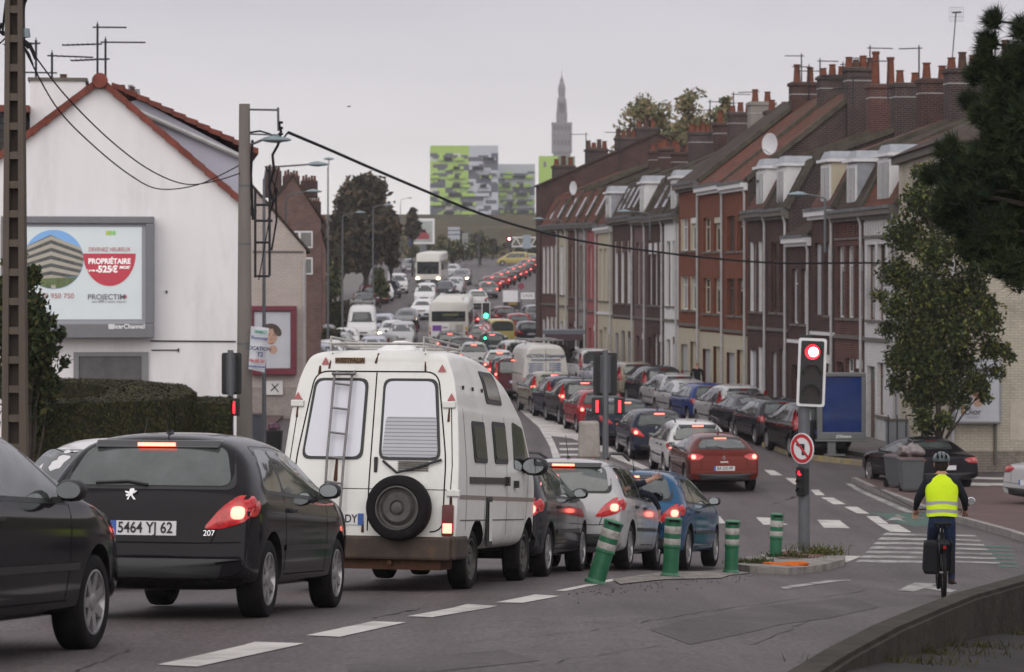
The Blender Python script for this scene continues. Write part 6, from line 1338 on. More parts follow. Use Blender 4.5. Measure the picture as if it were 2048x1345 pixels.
# rubbish bag: a crumpled skin
def blob(name, loc, r, m, label, cat, seed=0, sq=(1,1,1), amp=.18):
    bm = bmesh.new(); bmesh.ops.create_icosphere(bm, subdivisions=4, radius=1); rg = np.random.default_rng(seed); ds = rg.normal(size=(9,3))*3; ph = rg.random(9)*6
    for v in bm.verts:
        c = v.co.copy(); k = 1+amp*sum(math.sin(c.dot(Vector(d))+p) for d, p in zip(ds, ph))/3; v.co = Vector((c.x*r*sq[0], c.y*r*sq[1], c.z*r*sq[2]))*k
    me = bpy.data.meshes.new(name); bm.to_mesh(me); bm.free(); me.materials.append(m); me.polygons.foreach_set('use_smooth', [True]*len(me.polygons)); o = bpy.data.objects.new(name, me); COL.objects.link(o); o.location = loc; tag(o, label, cat); return o
bb = at(1822, 993); blob('rubbish_bag', bb+Vector((-.02,0,1.10)), .22, mat('bag_grey', (.20,.17,.165), .3, noise=.5, ns=12, bump=.6, bs=14), 'crumpled translucent grey rubbish bag lying on the large bin', 'rubbish bag', 3, (1.35,1,.85), .3)
bb = at(1765, 912); blob('rubbish_bag', P(1768,905,70), .22, mat('bag_brown', (.16,.14,.13), .4, noise=.4, ns=10), 'small pale rubbish bag on the pavement by the white house', 'rubbish bag', 5, (1,1,.8), .25) if False else None
def block():
    Y = 70; s = F/Y; x = (1178-CX)/s; m = MB(); w = 22/s; h = .95
    m.box(-w,w,-.3,.3,0,h,mat('concrete_block', (.33,.30,.27), .9, noise=.2, ns=5, bump=.6, bs=25, dirt=((.18,.16,.14), .5, .7, .6)), tx=.03, ty=.03); o = m.build('concrete_block', bevel=.05); o.location = (x, Y, G(x,Y)+.6); 
    m = MB(); m.box(-w*1.1,w*1.1,-.35,.35,-.65,.0,STN); p = m.build('plinth', o); tag(o, 'pale square concrete block standing in the hatched splitter zone', 'concrete block')
block()
GRB = mat('bollard_green', (.018,.125,.060), .4, noise=.25, ns=6, dirt=((.04,.06,.04), .5, .75, .5)); REFL = mat('reflective_band', (.40,.38,.36), .5, noise=.25, ns=9, dirt=((.15,.13,.11), .48, .62, .7))
def bollard(px, py, ptop, lean, ln2, label):
    b = at(px, py); s = F/b.y; h = (py-ptop)/s/math.cos(R(lean)); root = empty('bollard', b, (R(ln2), R(lean), 0)); tag(root, label, 'bollard', 'green bollards along the median'); k = h/.82
    m = MB(); m.lathe([(.125,0),(.125,.03),(.112,.045),(.102,.06),(.100,.40*k),(.113,.41*k),(.113,.435*k),(.106,.445*k),(.106,.755*k),(.112,.76*k),(.112,.80*k),(.09,.815*k),(.02,.82*k)], 24, GRB)
    m.box(-.07,.07,-.118,-.09,.765*k,.79*k,SEAM); m.build('post', root, smooth=True, sharp=30)
    for a, c in ((.45,.53),(.60,.70)): m = MB(); m.lathe([(.1075,a*k),(.1085,a*k+.003),(.1085,c*k-.003),(.1075,c*k)], 24, REFL); m.build('reflective_band', root, smooth=True, sharp=30)
bollard(1190,1168,1040,17,0,'green bollard leaning far to the right, nearest the camera'); bollard(1340,1154,1034,3.5,0,'second green bollard, leaning slightly, in front of the blue car'); bollard(1462,1147,1040,2,0,'third green bollard, standing alone before the island'); bollard(1550,1127,1026,2.5,0,'last green bollard, on the island beside the orange rag')
def weeds(px, py, w, h, label, seed, n=160, m=None, up=.1):
    b = at(px, py); b.z += up; rg = random.Random(seed); V = []; Fc = []
    for _ in range(n):
        p = Vector((rg.gauss(0,w), rg.gauss(0,w*.5), 0)); t = Vector((rg.gauss(0,.5), rg.gauss(0,.5), 1)).normalized()*h*rg.uniform(.3,1.1); s_ = Vector((rg.uniform(-1,1), rg.uniform(-1,1), 0)).normalized()*.008; i = len(V); mid = p+t*.5+Vector((rg.gauss(0,.02),0,0)); V += [p-s_, p+s_, mid+s_*.8, p+t, mid-s_*.8]; Fc.append((i,i+1,i+2,i+3,i+4))
        for _ in range(2):
            q = p+t*rg.uniform(.3,1); a = Vector((rg.gauss(0,1),rg.gauss(0,1),rg.gauss(0,1))).normalized()*.03; c = a.orthogonal().normalized()*.012; i = len(V); V += [q, q+a*.5+c, q+a, q+a*.5-c]; Fc.append((i,i+1,i+2,i+3))
    o = mobj('weeds', V, Fc, m or [LG[1], LG[0]], None, idx=[rg.randrange(2) for _ in Fc], loc=b); tag(o, label, 'weeds', kind='stuff'); return o
weeds(1572,1128,.22,.13,'weeds at the foot of the traffic light post, left side',1); weeds(1640,1122,.20,.24,'taller dry weeds right of the traffic light post',2,220,[LG[3],LG[1]]); weeds(1495,1140,.16,.12,'low weeds at the tip of the island',3,120); weeds(1520,1138,.1,.1,'tiny weeds beside the orange rag',4,80)
o = blob('orange_rag', at(1565,1144)+Vector((0,0,.09)), .13, mat('rag_orange', (.55,.13,.02), .7, noise=.3, ns=14, bump=.8, bs=18), 'crumpled orange cloth lying against the island kerb', 'cloth', 8, (1.9,.7,.42), .55)
# loose grit by the bollards
rg = random.Random(4); V = []; Fc = []
for _ in range(170):
    px = rg.uniform(1130,1520); py = 1190-(px-1130)*.10+rg.gauss(0,7); p = at(px, min(1215,py)); r = rg.uniform(.004,.013); i = len(V); V += [p+Vector((r,0,.006)),p+Vector((0,r,.006)),p+Vector((-r,0,.006)),p+Vector((0,-r,.006)),p+Vector((0,0,.006+r))]; Fc += [(i,i+1,i+4),(i+1,i+2,i+4),(i+2,i+3,i+4),(i+3,i,i+4)]
tag(mobj('grit', V, Fc, mat('grit_dark', (.05,.045,.04), .9)), 'scattered dark grit along the median strip', 'gravel', kind='stuff')
# ------------------------------------------------------------ low wall and footpath, bottom right
wl = [(2150,1110,24.5),(2048,1146,22.6),(1900,1186,20.0),(1830,1212,18.6),(1740,1248,17.0),(1640,1298,15.4),(1560,1345,14.2),(1480,1395,13.2)]
wm = mat('wall_concrete', (.058,.050,.041), .9, noise=.35, ns=4, bump=.8, bs=18, dirt=((.03,.028,.024), .45, .65, .7)); V = []; root = empty('low_wall', P(*wl[3])); tag(root, 'low mossy concrete wall curving across the bottom right corner', 'wall'); o0 = root.location
for px, py, Y in wl:
    p = P(px, py, Y); t = .24; d = Vector((.62,.78,0)); n = Vector((.78,-.62,0)); g = G(p.x, Y)-.15
    for q in (p-n*0, p+n*t): V.append(q-o0); 
    V.append(Vector((p.x+n.x*t, p.y+n.y*t, g))-o0); V.append(Vector((p.x, p.y, g))-o0)
fs = []
for i in range(len(wl)-1):
    a = i*4; b_ = a+4
    for k in range(4): fs.append((a+k, a+(k+1)%4, b_+(k+1)%4, b_+k))
fs += [(0,1,2,3),(len(V)-1,len(V)-2,len(V)-3,len(V)-4)]
o = mobj('wall', V, fs, wm, root); bm = bmesh.new(); bm.from_mesh(o.data); bmesh.ops.recalc_face_normals(bm, faces=bm.faces); bmesh.ops.bevel(bm, geom=[e for e in bm.edges if e.is_manifold and e.calc_face_angle(0) > .6], offset=.03, segments=2, affect='EDGES'); bm.to_mesh(o.data); bm.free()
fp = [((p[0]-CX)/F*p[2]+.15, p[2]-.12) for p in wl]+[(2.2,9),(14,9),(14,26)]
tag(conform('footpath', fp, .03, mat('footpath_dark', (.040,.036,.036), .9, noise=.25, ns=3, bump=.4)), kind='structure')
for i, (px, Y, lab) in enumerate(((2040,20.6,'grass tuft at the foot of the low wall, right edge'),(1925,18.6,'grass tuft halfway along the foot of the low wall'),(1850,17.6,'broad yellowing grass tuft at the foot of the low wall'),(1790,16.3,'lowest grass tuft by the wall near the bottom edge'))):
    x = (px-CX)/F*Y; rg = random.Random(i); V = []; Fc = []
    for _ in range(220):
        p = Vector((rg.gauss(0,.22), rg.gauss(0,.08), 0)); t = Vector((rg.gauss(0,.7), rg.gauss(0,.5), 1)).normalized()*rg.uniform(.03,.10); w = Vector((rg.uniform(-1,1), rg.uniform(-1,1), 0)).normalized()*.005; k = len(V); V += [p-w,p+w,p+t]; Fc.append((k,k+1,k+2))
    o = mobj('grass_tuft', V, Fc, [LG[1]], None, loc=(x, Y-.1, G(x,Y)+.03)); tag(o, lab, 'grass', kind='stuff')
# ------------------------------------------------------------ old camper van
def camper():
    g = Vector((-1.50, 27.2)); head = 12.0; L = 4.4
    d = Vector((math.sin(R(head)), math.cos(R(head)))); c = g+d*L/2
    root = empty('camper_van'); pose(root, c, head, L); tag(root, 'old off white high roof camper van with a rear ladder and a spare wheel', 'camper van')
    wp_ = mat('camper_white', (.66,.65,.62), .42, noise=.07, ns=1.5, coat=.25, dirt=((.30,.27,.22), .50, .74, .6)); rust = mat('rust', (.075,.038,.024), .85, noise=.4, ns=15)
    top = [(0,2.42),(.02,2.47),(.12,2.50),(.6,2.53),(1.6,2.52),(2.2,2.46),(2.7,2.27),(3.1,2.03),(3.38,1.88),(3.5,1.76),(3.9,1.28),(4.08,1.12),(4.33,.86),(4.39,.62),(4.4,.52)]
    def hw(z, x):
        k = np.interp(z, [.3,.6,1.0,1.35,1.75,1.86,1.90,2.3,2.5], [.91,.935,.95,.94,.90,.895,.88,.83,.80]); e1 = min(1, (L-x+.05)/.7); return float(k)*(1-.14*(1-e1)**2)
    vs = []; fs = []; NZ = 12
    for x, zt in top:
        zb = .40 if x > .1 else .42; zs = [zb, .62, 1.0, 1.35, 1.72, 1.86, 1.91, 2.2, 2.38]
        zs = [min(z, zt-.03-(len(zs)-i)*.004) for i, z in enumerate(zs)]
        lean = lambda z: x+.30*(max(0, z-.95)/1.5)*max(0, 1-x/1.3)
        row_ = [(0,zt),(.45,zt-.008),(hw(2.4,x)*.90,zt-.018)]+[(hw(z if z < zt-.3 else z, x) if z < 2.3 else hw(2.4,x)*.93, z) for z in reversed(zs)]+[(hw(zb,x)*.5,zb),(0,zb)]
        ring = row_+[(-y,z) for y, z in row_[-2:0:-1]]; n = len(ring)
        for y, z in ring: vs.append((lean(z)-L/2, y, z))
    for i in range(len(top)-1):
        for k in range(n): fs.append((i*n+k, i*n+(k+1)%n, (i+1)*n+(k+1)%n, (i+1)*n+k))
    for b in (0, (len(top)-1)*n): cap_end(vs, fs, b, n, .95)
    cm = MB(); ax0, ax1 = .98-L/2, 3.72-L/2; r = .325
    for x in (ax0, ax1):
        for s in (-1,1): cyl_y(cm, x, s*.60, s*1.3, r+.02, r+.075, 32, BLK)
    cut = cm.build('cut'); me = sub_mesh(vs, fs, [wp_, BLK], cut); bpy.data.objects.remove(cut); full = sub_mesh(vs, fs, [wp_]); bm = bmesh.new(); bm.from_mesh(full); bv = BVHTree.FromBMesh(bm); bm.free()
    me.set_sharp_from_angle(angle=R(35)); me.name = 'body'; body = bpy.data.objects.new('body', me); COL.objects.link(body); body.parent = root
    X0 = -L/2
    grey = mat('blind_grey', (.40,.40,.43), .5, noise=.04, brick=((.36,.36,.39), (.16,.16,.17), 9, .038)); blind = mat('blind_white', (.60,.60,.66), .35, noise=.04, ns=1.5); dkw = mat('camper_glass', (.05,.05,.045), .12, noise=.5, ns=3)
    # rear doors and their windows (y to the left is positive; seen from behind, left is +y)
    sm = MB()
    strip(sm, bv, [(.0,2.26),(.0,.62)], 'r', .014, m=SEAM)
    dr = rounded([Vector((-.80,.62)),Vector((-.80,1.35)),Vector((-.66,2.27)),Vector((.66,2.27)),Vector((.80,1.35)),Vector((.80,.62))], .14, 6); strip(sm, bv, dr, 'r', .015, m=SEAM, step=.05)
    strip(sm, bv, [(-.93,1.05),(.93,1.05)], 'r', .008, m=SEAM)
    for s, a in ((1,'left'),(-1,'right')):
        strip(sm, bv, [(s*.86,.6),(s*.87,1.3),(s*.82,1.93)], 'r', .010, m=SEAM); strip(sm, bv, [(s*.78,1.97),(s*.86,1.93)], 'r', .022, .004, rust)
    sm.build('door_seams', root)
    for y0, y1, t0, t1 in ((.085,.745,.08,.66),(-.745,-.085,-.66,-.08)):
        patch(bv, [(y0,1.35),(y1,1.35),(t1,2.20),(t0,2.20)], 'r', .010, 'window_seal', BLK, root, r=.09, step=.06)
        o = patch(bv, [(y0+.03,1.38),(y1-.03,1.38),(t1-.03,2.17),(t0+.03,2.17)], 'r', .018, 'rear_window', blind, root, r=.08, step=.06)
        if y0 < 0: patch(bv, [(y0+.035,1.385),(y1-.035,1.385),(y1-.055,1.80),(y0+.07,1.80)], 'r', .023, 'blind', grey, o, r=.04, step=.06)
    # ladder on the left door
    def rp(y, z, o=.0):
        h = project(bv, 'r', y, z)[0]
        return Vector(((h.x if h else -L/2+.15)-o, y, z))
    GL = mat('ladder_grey', (.20,.19,.19), .5, .5, noise=.3, ns=8); la = [(.44,.46),(.44,.8),(.44,1.4),(.43,2.22)]; lb = [(.27,.44),(.27,.8),(.26,1.4),(.24,2.22)]
    m = MB()
    for q in (la, lb): pts = [rp(y, z, .10) for y, z in q]+[rp(q[-1][0]*.98, q[-1][1]+.05, .02)]; m.tube(pts, .014, 8, GL)
    for k in range(7):
        z = .60+k*.255; ya = np.interp(z, [a[1] for a in la], [a[0] for a in la]); yb = np.interp(z, [a[1] for a in lb], [a[0] for a in lb]); m.tube([rp(ya,z+.01,.10),rp(yb,z-.01,.10)], .013, 6, GL)
    m.tube([rp(.45,2.24,.12),rp(.20,2.24,.12)], .02, 6, GL); m.build('ladder', root)
    # spare wheel, low on the right door
    ty, rm = wheel_meshes(.335, 'steel'); sp_ = bpy.data.objects.new('spare_wheel', ty); COL.objects.link(sp_); sp_.parent = root; h = rp(-.36, .86, .12); sp_.location = h; sp_.rotation_euler = (0,0,R(90)); q = bpy.data.objects.new('rim', rm); COL.objects.link(q); q.parent = sp_
    m = MB(); m.tube([rp(-.14,1.34,.03),rp(-.30,1.22,.05),rp(-.42,1.25,.06),rp(-.76,1.36,.03)], .014, 6, IRON); m.build('wheel_bracket', root)
    m = MB(); 
    for k in range(5): m.box(rp(-.4,1.25).x-.015,rp(-.4,1.25).x+.01,-.62,-.30,1.24+k*.022,1.252+k*.022,STN)
    m.build('vent', root)
    m = MB(); m.box(rp(-.06,1.3).x-.03,rp(-.06,1.3).x+.01,-.08,-.045,1.22,1.38,BLK); m.build('door_handle', root, bevel=.008)
    for y, z in ((.83,1.93),(-.80,1.93),(-.90,1.02)):
        m = MB(); h = rp(y,z); m.box(h.x-.035,h.x+.02,y-.07,y+.07,z-.035,z+.035,wp_); m.build('hinge', root, bevel=.01)
    for y, z in ((.56,2.37),(-.70,2.30),(.83,2.0),(-.82,2.0),):
        m = MB(); h = rp(y,z); m.add([(h.x-.02,y-.045,z-.03),(h.x-.02,y+.045,z-.03),(h.x-.02,y,z+.05)], [(0,1,2)], REDO); m.build('reflector', root)
    # lettering strip, lamps, number plate, bumper
    patch(bv, [(.14,2.355),(.46,2.355),(.46,2.415),(.14,2.415)], 'r', .010, 'maker_badge', mat('badge_rust', (.22,.15,.09), .7, noise=.4, ns=25), root, r=.005, step=.05)
    text('WESTFALIA', .062, mat('badge_ink', (.05,.03,.02), .6), root, Matrix.Translation((rp(.30,2.385).x-.014,.30,2.383)) @ Matrix.Rotation(-math.pi/2, 4, 'Z') @ Matrix.Rotation(R(80), 4, 'X'), 'badge_lettering', .0015, bold=.002)
    for s in (1,-1):
        o = patch(bv, [(s*.79,.58),(s*.91,.58),(s*.91,.90),(s*.79,.90)], 'r', .025, 'tail_light', mat('lens_maroon', (.10,.012,.012), .25, noise=.3), root, r=.02, step=.05)
        patch(bv, [(s*.802,.61),(s*.898,.61),(s*.898,.71),(s*.802,.71)], 'r', .03, 'lamp', LMP, o, r=.01, step=.03, rings=(1,.6))
    m = MB(); h = rp(.36,.86); m.box(h.x-.02,h.x+.01,.05,.60,.68,.795,PLW); m.box(h.x-.022,h.x-.001,.045,.10,.679,.796,PLB); pl = m.build('number_plate', root)
    text('AB-440-DY', .115, INK, pl, Matrix.Translation((h.x-.0215,.34,.737)) @ Matrix.Rotation(-math.pi/2, 4, 'Z') @ Matrix.Rotation(R(90), 4, 'X'), 'plate_lettering', .0015, sx=.86, bold=.002)
    bp = mat('bumper_brown', (.065,.05,.042), .6, noise=.35, ns=4, dirt=((.17,.085,.045), .55, .72, .6)); m = MB()
    m.box(X0-.09,X0+.10,-.90,.90,.33,.57,bp); m.box(X0-.06,X0+.50,-.955,-.88,.34,.58,bp); m.box(X0-.06,X0+.50,.88,.955,.34,.58,bp); m.build('rear_bumper', root, bevel=.03)
    m = MB(); m.box(X0+.0,X0+.5,-.78,.78,.23,.33,rust); m.tube([(X0-.05,-.25,.30),(X0+.4,-.25,.33)], .03, 8, rust); m.build('chassis_rail', root)
    m = MB(); m.box(X0-.10,X0-.04,.20,.46,.50,.53,rust); m.build('step', root)
    # right flank (side 's' is y < 0), repeated simply on the left
    for s, ax in ((-1,'s'),(1,'l')):
        for x0, x1, t0, t1, za, zb in ((.80,1.42,.76,1.36,1.34,1.78),(1.80,2.48,1.76,2.42,1.34,1.80)):
            o = patch(bv, [(x0+X0,za),(x1+X0,za),(t1+X0,zb),(t0+X0,zb)], ax, .012, 'side_window', BLK, root, r=.06, step=.06); patch(bv, [(x0+.05+X0,za+.05),(x1-.05+X0,za+.05),(t1-.05+X0,zb-.05),(t0+.05+X0,zb-.05)], ax, .018, 'pane', dkw, o, r=.05, step=.06)
        patch(bv, [(2.80+X0,1.30),(3.74+X0,1.24),(3.56+X0,1.48),(3.34+X0,1.76),(2.82+X0,1.82)], ax, .012, 'cab_window', GLS, root, r=.05, step=.07)
        o = patch(bv, [(1.62+X0,1.99),(2.40+X0,1.99),(2.22+X0,2.34),(1.55+X0,2.34)], ax, .012, 'roof_window', BLK, root, r=.05, step=.05); patch(bv, [(1.69+X0,2.04),(2.32+X0,2.04),(2.17+X0,2.29),(1.63+X0,2.29)], ax, .018, 'pane', dkw, o, r=.04, step=.05)
        sm = MB(); strip(sm, bv, [(.42+X0,1.9),(.42+X0,.64)], ax, .012, m=SEAM); strip(sm, bv, [(1.32+X0,1.86),(1.30+X0,.5)], ax, .012, m=SEAM); strip(sm, bv, [(2.42+X0,1.86),(2.42+X0,.5)], ax, .014, m=SEAM); strip(sm, bv, [(3.60+X0,1.25),(3.45+X0,.6)], ax, .012, m=SEAM)
        strip(sm, bv, [(.05+X0,1.89),(3.3+X0,1.89)], ax, .03, .004, STN); strip(sm, bv, [(.1+X0,.98),(4.2+X0,.94)], ax, .045, .003, mat('stripe_brown', (.24,.20,.18), .6)); strip(sm, bv, [(.15+X0,.74),(3.4+X0,.72)], ax, .014, .003, STN); sm.build('body_lines', root)
        m = MB(); h = project(bv, ax, 1.0+X0, 1.16)[0]; y = h.y; m.box(.55+X0,2.35+X0,min(y,y+s*.02),max(y,y+s*.02),1.12,1.19,mat('rail_dark', (.06,.055,.05), .5, .5)); m.box(2.30+X0,2.38+X0,min(y,y+s*.05),max(y,y+s*.05),1.10,1.20,BLK); m.box(2.78+X0,2.86+X0,min(y,y+s*.05),max(y,y+s*.05),1.08,1.16,BLK); m.build('sliding_rail', root)
        m = MB(); h = project(bv, ax, 1.5+X0, .75)[0]; y = h.y; m.box(1.36+X0,1.60+X0,min(y,y+s*.025),max(y,y+s*.025),.45,.98,BLK); m.box(1.40+X0,1.56+X0,min(y+s*.024,y+s*.035),max(y+s*.024,y+s*.035),.50,.93,wp_); m.build('service_hatch', root, bevel=.02)
        mirror_shell(root, 3.30+X0, s*.90, 1.30, s, BLK, 1.35)
        for x in (.55,1.0,1.45): 
            m = MB(); h = project(bv, ax, x+X0, 2.12)[0]; m.box(x+X0-.015,x+X0+.015,min(h.y,h.y+s*.02),max(h.y,h.y+s*.02),2.10,2.14,BLK); m.build('vent_stud', root)
        for x in (ax0, ax1): add_wheel(root, x, s*.78, r, 'steel', s)
    patch(bv, [(-.80,1.30),(.80,1.30),(.70,1.78),(-.70,1.78)], 'f', .01, 'windscreen', GLS, root, r=.06); 
    for s in (1,-1): patch(bv, [(s*.52,.78),(s*.80,.78),(s*.80,.96),(s*.52,.96)], 'f', .012, 'headlight', HLO, root, r=.03)
    patch(bv, [(-.88,.44),(.88,.44),(.88,.62),(-.88,.62)], 'f', .03, 'front_bumper', BLK, root, r=.04)
    # roof rack with a folded awning
    m = MB(); zr = 2.56; rk = mat('rack_pale', (.42,.40,.38), .5, .4, noise=.3, ns=8)
    for y in (-.50,.50): m.tube([(X0+.25,y,zr),(X0+1.9,y,zr+.02)], .018, 6, rk); m.tube([(X0+.25,y,zr+.07),(X0+1.9,y,zr+.07)], .012, 6, rk)
    for x in (.25,.8,1.35,1.9): m.tube([(X0+x,-.50,zr),(X0+x,.50,zr)], .015, 6, rk); m.tube([(X0+x,-.5,zr-.08),(X0+x,-.5,zr+.07)], .012, 6, rk); m.tube([(X0+x,.5,zr-.08),(X0+x,.5,zr+.07)], .012, 6, rk)
    m.build('roof_rack', root); m = MB(); m.box(X0+.5,X0+1.3,-.35,.10,2.50,2.62,WHT,tx=.25,ty=.15); m.build('roof_hatch', root, bevel=.03)
    m = MB(); m.tube([rp(.02,2.36,.012),rp(.0,2.46,.0)], .012, 5, rust); m.tube([rp(-.52,2.28,.012),rp(-.50,2.46,.0)], .01, 5, rust); m.tube([rp(.52,2.30,.012),rp(.50,2.46,.0)], .01, 5, rust); m.build('rust_seam', root)
    for y, w, z0, z1 in ((.36,.022,1.12,1.36),(-.60,.02,1.96,1.99),(.83,.012,1.78,1.89),(-.80,.014,1.75,1.89),(-.88,.014,.84,.98),(.62,.018,2.24,2.33),(.05,.016,.60,.72)): patch(bv, [(y-w,z0),(y+w,z0),(y+w*.5,z1),(y-w*.5,z1)], 'r', .006, 'rust_stain', rust, root, r=.02, step=.03)
    return root
camper()
# ------------------------------------------------------------ buses, coach
def bus(px, py, Y, head, L, Wd, H, label, rear, m1, cat='bus'):
    x = (px-CX)/F*Y; d = Vector((math.sin(R(head)), math.cos(R(head)))); s_ = 1 if math.cos(R(head)) > 0 else -1; c = Vector((x, Y))+d*s_*L/2
    root = empty('bus' if rear else 'coach'); pose(root, c, head, L); tag(root, label, cat); hw = Wd/2; X0 = -L/2
    m = MB(); pr = rounded([Vector((-hw,.32)),Vector((hw,.32)),Vector((hw*.985,1.6)),Vector((hw*.93,H)),Vector((-hw*.93,H)),Vector((-hw*.985,1.6))], .28, 5); m.prism(pr, X0, -X0, 'x', m1); body = m.build('body', root, smooth=True, sharp=40, bevel=.05)
    e = X0 if rear else -X0; q = -1 if rear else 1
    def fb(nm, y0, y1, z0, z1, mm, o=.02, p=None, bev=.03):
        m = MB(); a, b = sorted((e-q*.01, e+q*o)); m.box(a,b,y0,y1,z0,z1,mm); return m.build(nm, p or root, bevel=bev)
    if rear:
        fb('rear_window', -hw*.84, hw*.84, H*.58, H*.80, GLS); fb('destination_display', -hw*.5, hw*.3, H*.70, H*.745, mat('led_off', (.12,.12,.05), .5), .026)
        fb('engine_cover', -hw*.72, hw*.35*-1, H*.36, H*.52, mat('bus_grey', (.33,.31,.29), .6)); o = fb('advert', -.05, hw*.88, H*.27, H*.54, PLW, .03)
        m = MB(); m.box(e-.035,e-.03,.42,hw*.80,H*.38,H*.50,mat('advert_purple', (.16,.05,.28), .5)); m.box(e-.035,e-.03,.05,.38,H*.33,H*.36,mat('ink_grey2', (.2,.2,.2), .5)); m.box(e-.035,e-.03,.05,.36,H*.44,H*.47,mat('ink_grey2', (.2,.2,.2), .5)); m.build('advert_print', o)
        for s in (1,-1): fb('tail_light', s*hw*.90-.07, s*hw*.90+.07, H*.40, H*.47, mat('amber', (.5,.25,.03), .3)); fb('lamp', s*hw*.90-.07, s*hw*.90+.07, H*.30, H*.38, REDO)
        m = MB(); m.box(X0+.3,X0+3.2,-hw*.75,hw*.75,H-.02,H+.26,m1,tx=.3,ty=.15); m.build('roof_unit', root, bevel=.06)
    else:
        fb('windscreen', -hw*.88, hw*.88, H*.36, H*.74, GLS, .04); fb('front_bumper', -hw*.96, hw*.96, .32, H*.20, mat('coach_dark', (.03,.03,.035), .5), .06)
        fb('number_plate', -.28, .28, H*.13, H*.165, PLW, .075)
        for s in (1,-1):
            fb('headlight', s*hw*.82-.15, s*hw*.82+.15, H*.20, H*.26, HLL, .07)
            m = MB(); a = s*(hw+.22); m.box(-X0-.1,-X0+.15,min(a-.1,a+.1),max(a-.1,a+.1),H*.5,H*.68,BLK); m.tube([(-X0,s*hw*.9,H*.78),(-X0+.1,s*(hw+.2),H*.7)], .03, 6, BLK); m.build('wing_mirror', root)
    for s in (1,-1):
        n = int((L-2)/1.6)
        for i in range(n):
            m = MB(); x = X0+1+i*1.6; y = s*(hw*.965); m.box(x,x+1.5,min(y-.02*s,y+.045*s),max(y-.02*s,y+.045*s),H*.46,H*.76,GLS); m.build('side_window', root)
        for x in (X0+L*.25, X0+L*.78): w = add_wheel(root, x, s*(hw-.13), .48, 'steel', s)
    m = MB(); m.box(X0+.02,-X0-.02,-hw*1.002,hw*1.002,.33,.42,BLK); m.build('skirt', root)
    return root
WBUS = mat('bus_cream', (.58,.56,.52), .4, coat=.4, noise=.05)
bus(897, 703, 165, 1.0, 11.5, 2.5, 2.95, 'cream city bus seen from behind with a white and purple advert', True, WBUS)
bus(856, 572, 265, 182.5, 12, 2.5, 3.3, 'white coach with lit headlights coming down the hill toward the camera', False, WBUS, 'coach')
bus(910, 690, 178, 1.0, 6, 2.3, 3.15, 'second white bus roof just beyond the cream city bus', True, WBUS) if False else None
def shelter():
    Y = 128.0; s = F/Y; px = 1128; x = (px-CX)/s; gz = G(x, Y)+.13; root = empty('bus_shelter', (x, Y, gz)); tag(root, 'dark flat roofed bus shelter in front of the far terrace', 'bus shelter'); z = lambda p: (HY-p)/s-gz
    m = MB(); m.box(-1.0,1.0,-.6,3.2,z(668),z(660),mat('shelter_roof', (.10,.11,.13), .5)); m.box(-.9,.9,-.62,-.5,z(680),z(668),mat('shelter_fascia', (.05,.02,.03), .5)); m.build('roof', root); m = MB()
    for a in (-.85,.85): m.tube([(a,-.4,0),(a,-.4,z(668))], .05, 6, IRON); m.tube([(a,3,0),(a,3,z(668))], .05, 6, IRON)
    m.build('post', root); m = MB(); m.box(.86,.92,-.4,3,.3,z(672),GLS); m.box(-.6,.6,3.02,3.06,.3,z(672),GLS); m.build('glass_panel', root)
shelter()
# ------------------------------------------------------------ people
def skin(name, J, E, mats, parent=None, root=0, sub=2):
    """one continuous body grown over a skeleton: J joints (x,y,z,radius), E edges; faces coloured by nearest joint's material"""
    me = bpy.data.meshes.new(name); me.from_pydata([j[:3] for j in J], E, []); o = bpy.data.objects.new(name, me); COL.objects.link(o)
    md = o.modifiers.new('k', 'SKIN'); sv = me.skin_vertices[0].data
    for i, j in enumerate(J): r = j[3]; sv[i].radius = r if isinstance(r, tuple) else (r, r); sv[i].use_root = (i == root)
    md.use_smooth_shade = True; sb = o.modifiers.new('s', 'SUBSURF'); sb.levels = sub; sb.render_levels = sub
    bpy.context.view_layer.update(); m2 = bpy.data.meshes.new_from_object(o.evaluated_get(bpy.context.evaluated_depsgraph_get())); bpy.data.objects.remove(o)
    m2.materials.clear()
    ml = list(dict.fromkeys(mats)); [m2.materials.append(m) for m in ml]
    JV = [Vector(j[:3]) for j in J]
    segs = [(a, b) for a, b in E]
    for p in m2.polygons:
        best = None
        for a, b in segs:
            A, B = JV[a], JV[b]; ab = B-A; t = max(0, min(1, (p.center-A).dot(ab)/max(1e-9, ab.length_squared))); d = (p.center-(A+ab*t)).length
            if best is None or d < best[0]: best = (d, a if t < .5 else b)
        p.material_index = ml.index(mats[best[1]]); p.use_smooth = True
    m2.name = name; q = bpy.data.objects.new(name, m2); COL.objects.link(q); q.parent = parent; return q
SKN = mat('skin', (.36,.20,.14), .55, noise=.1, ns=20); DKJ = mat('jacket_dark', (.018,.020,.026), .85, noise=.3, ns=14, bump=.3); JNS = mat('jeans', (.028,.042,.085), .85, noise=.35, ns=10, bump=.3); SHO = mat('shoe_brown', (.045,.028,.022), .6)
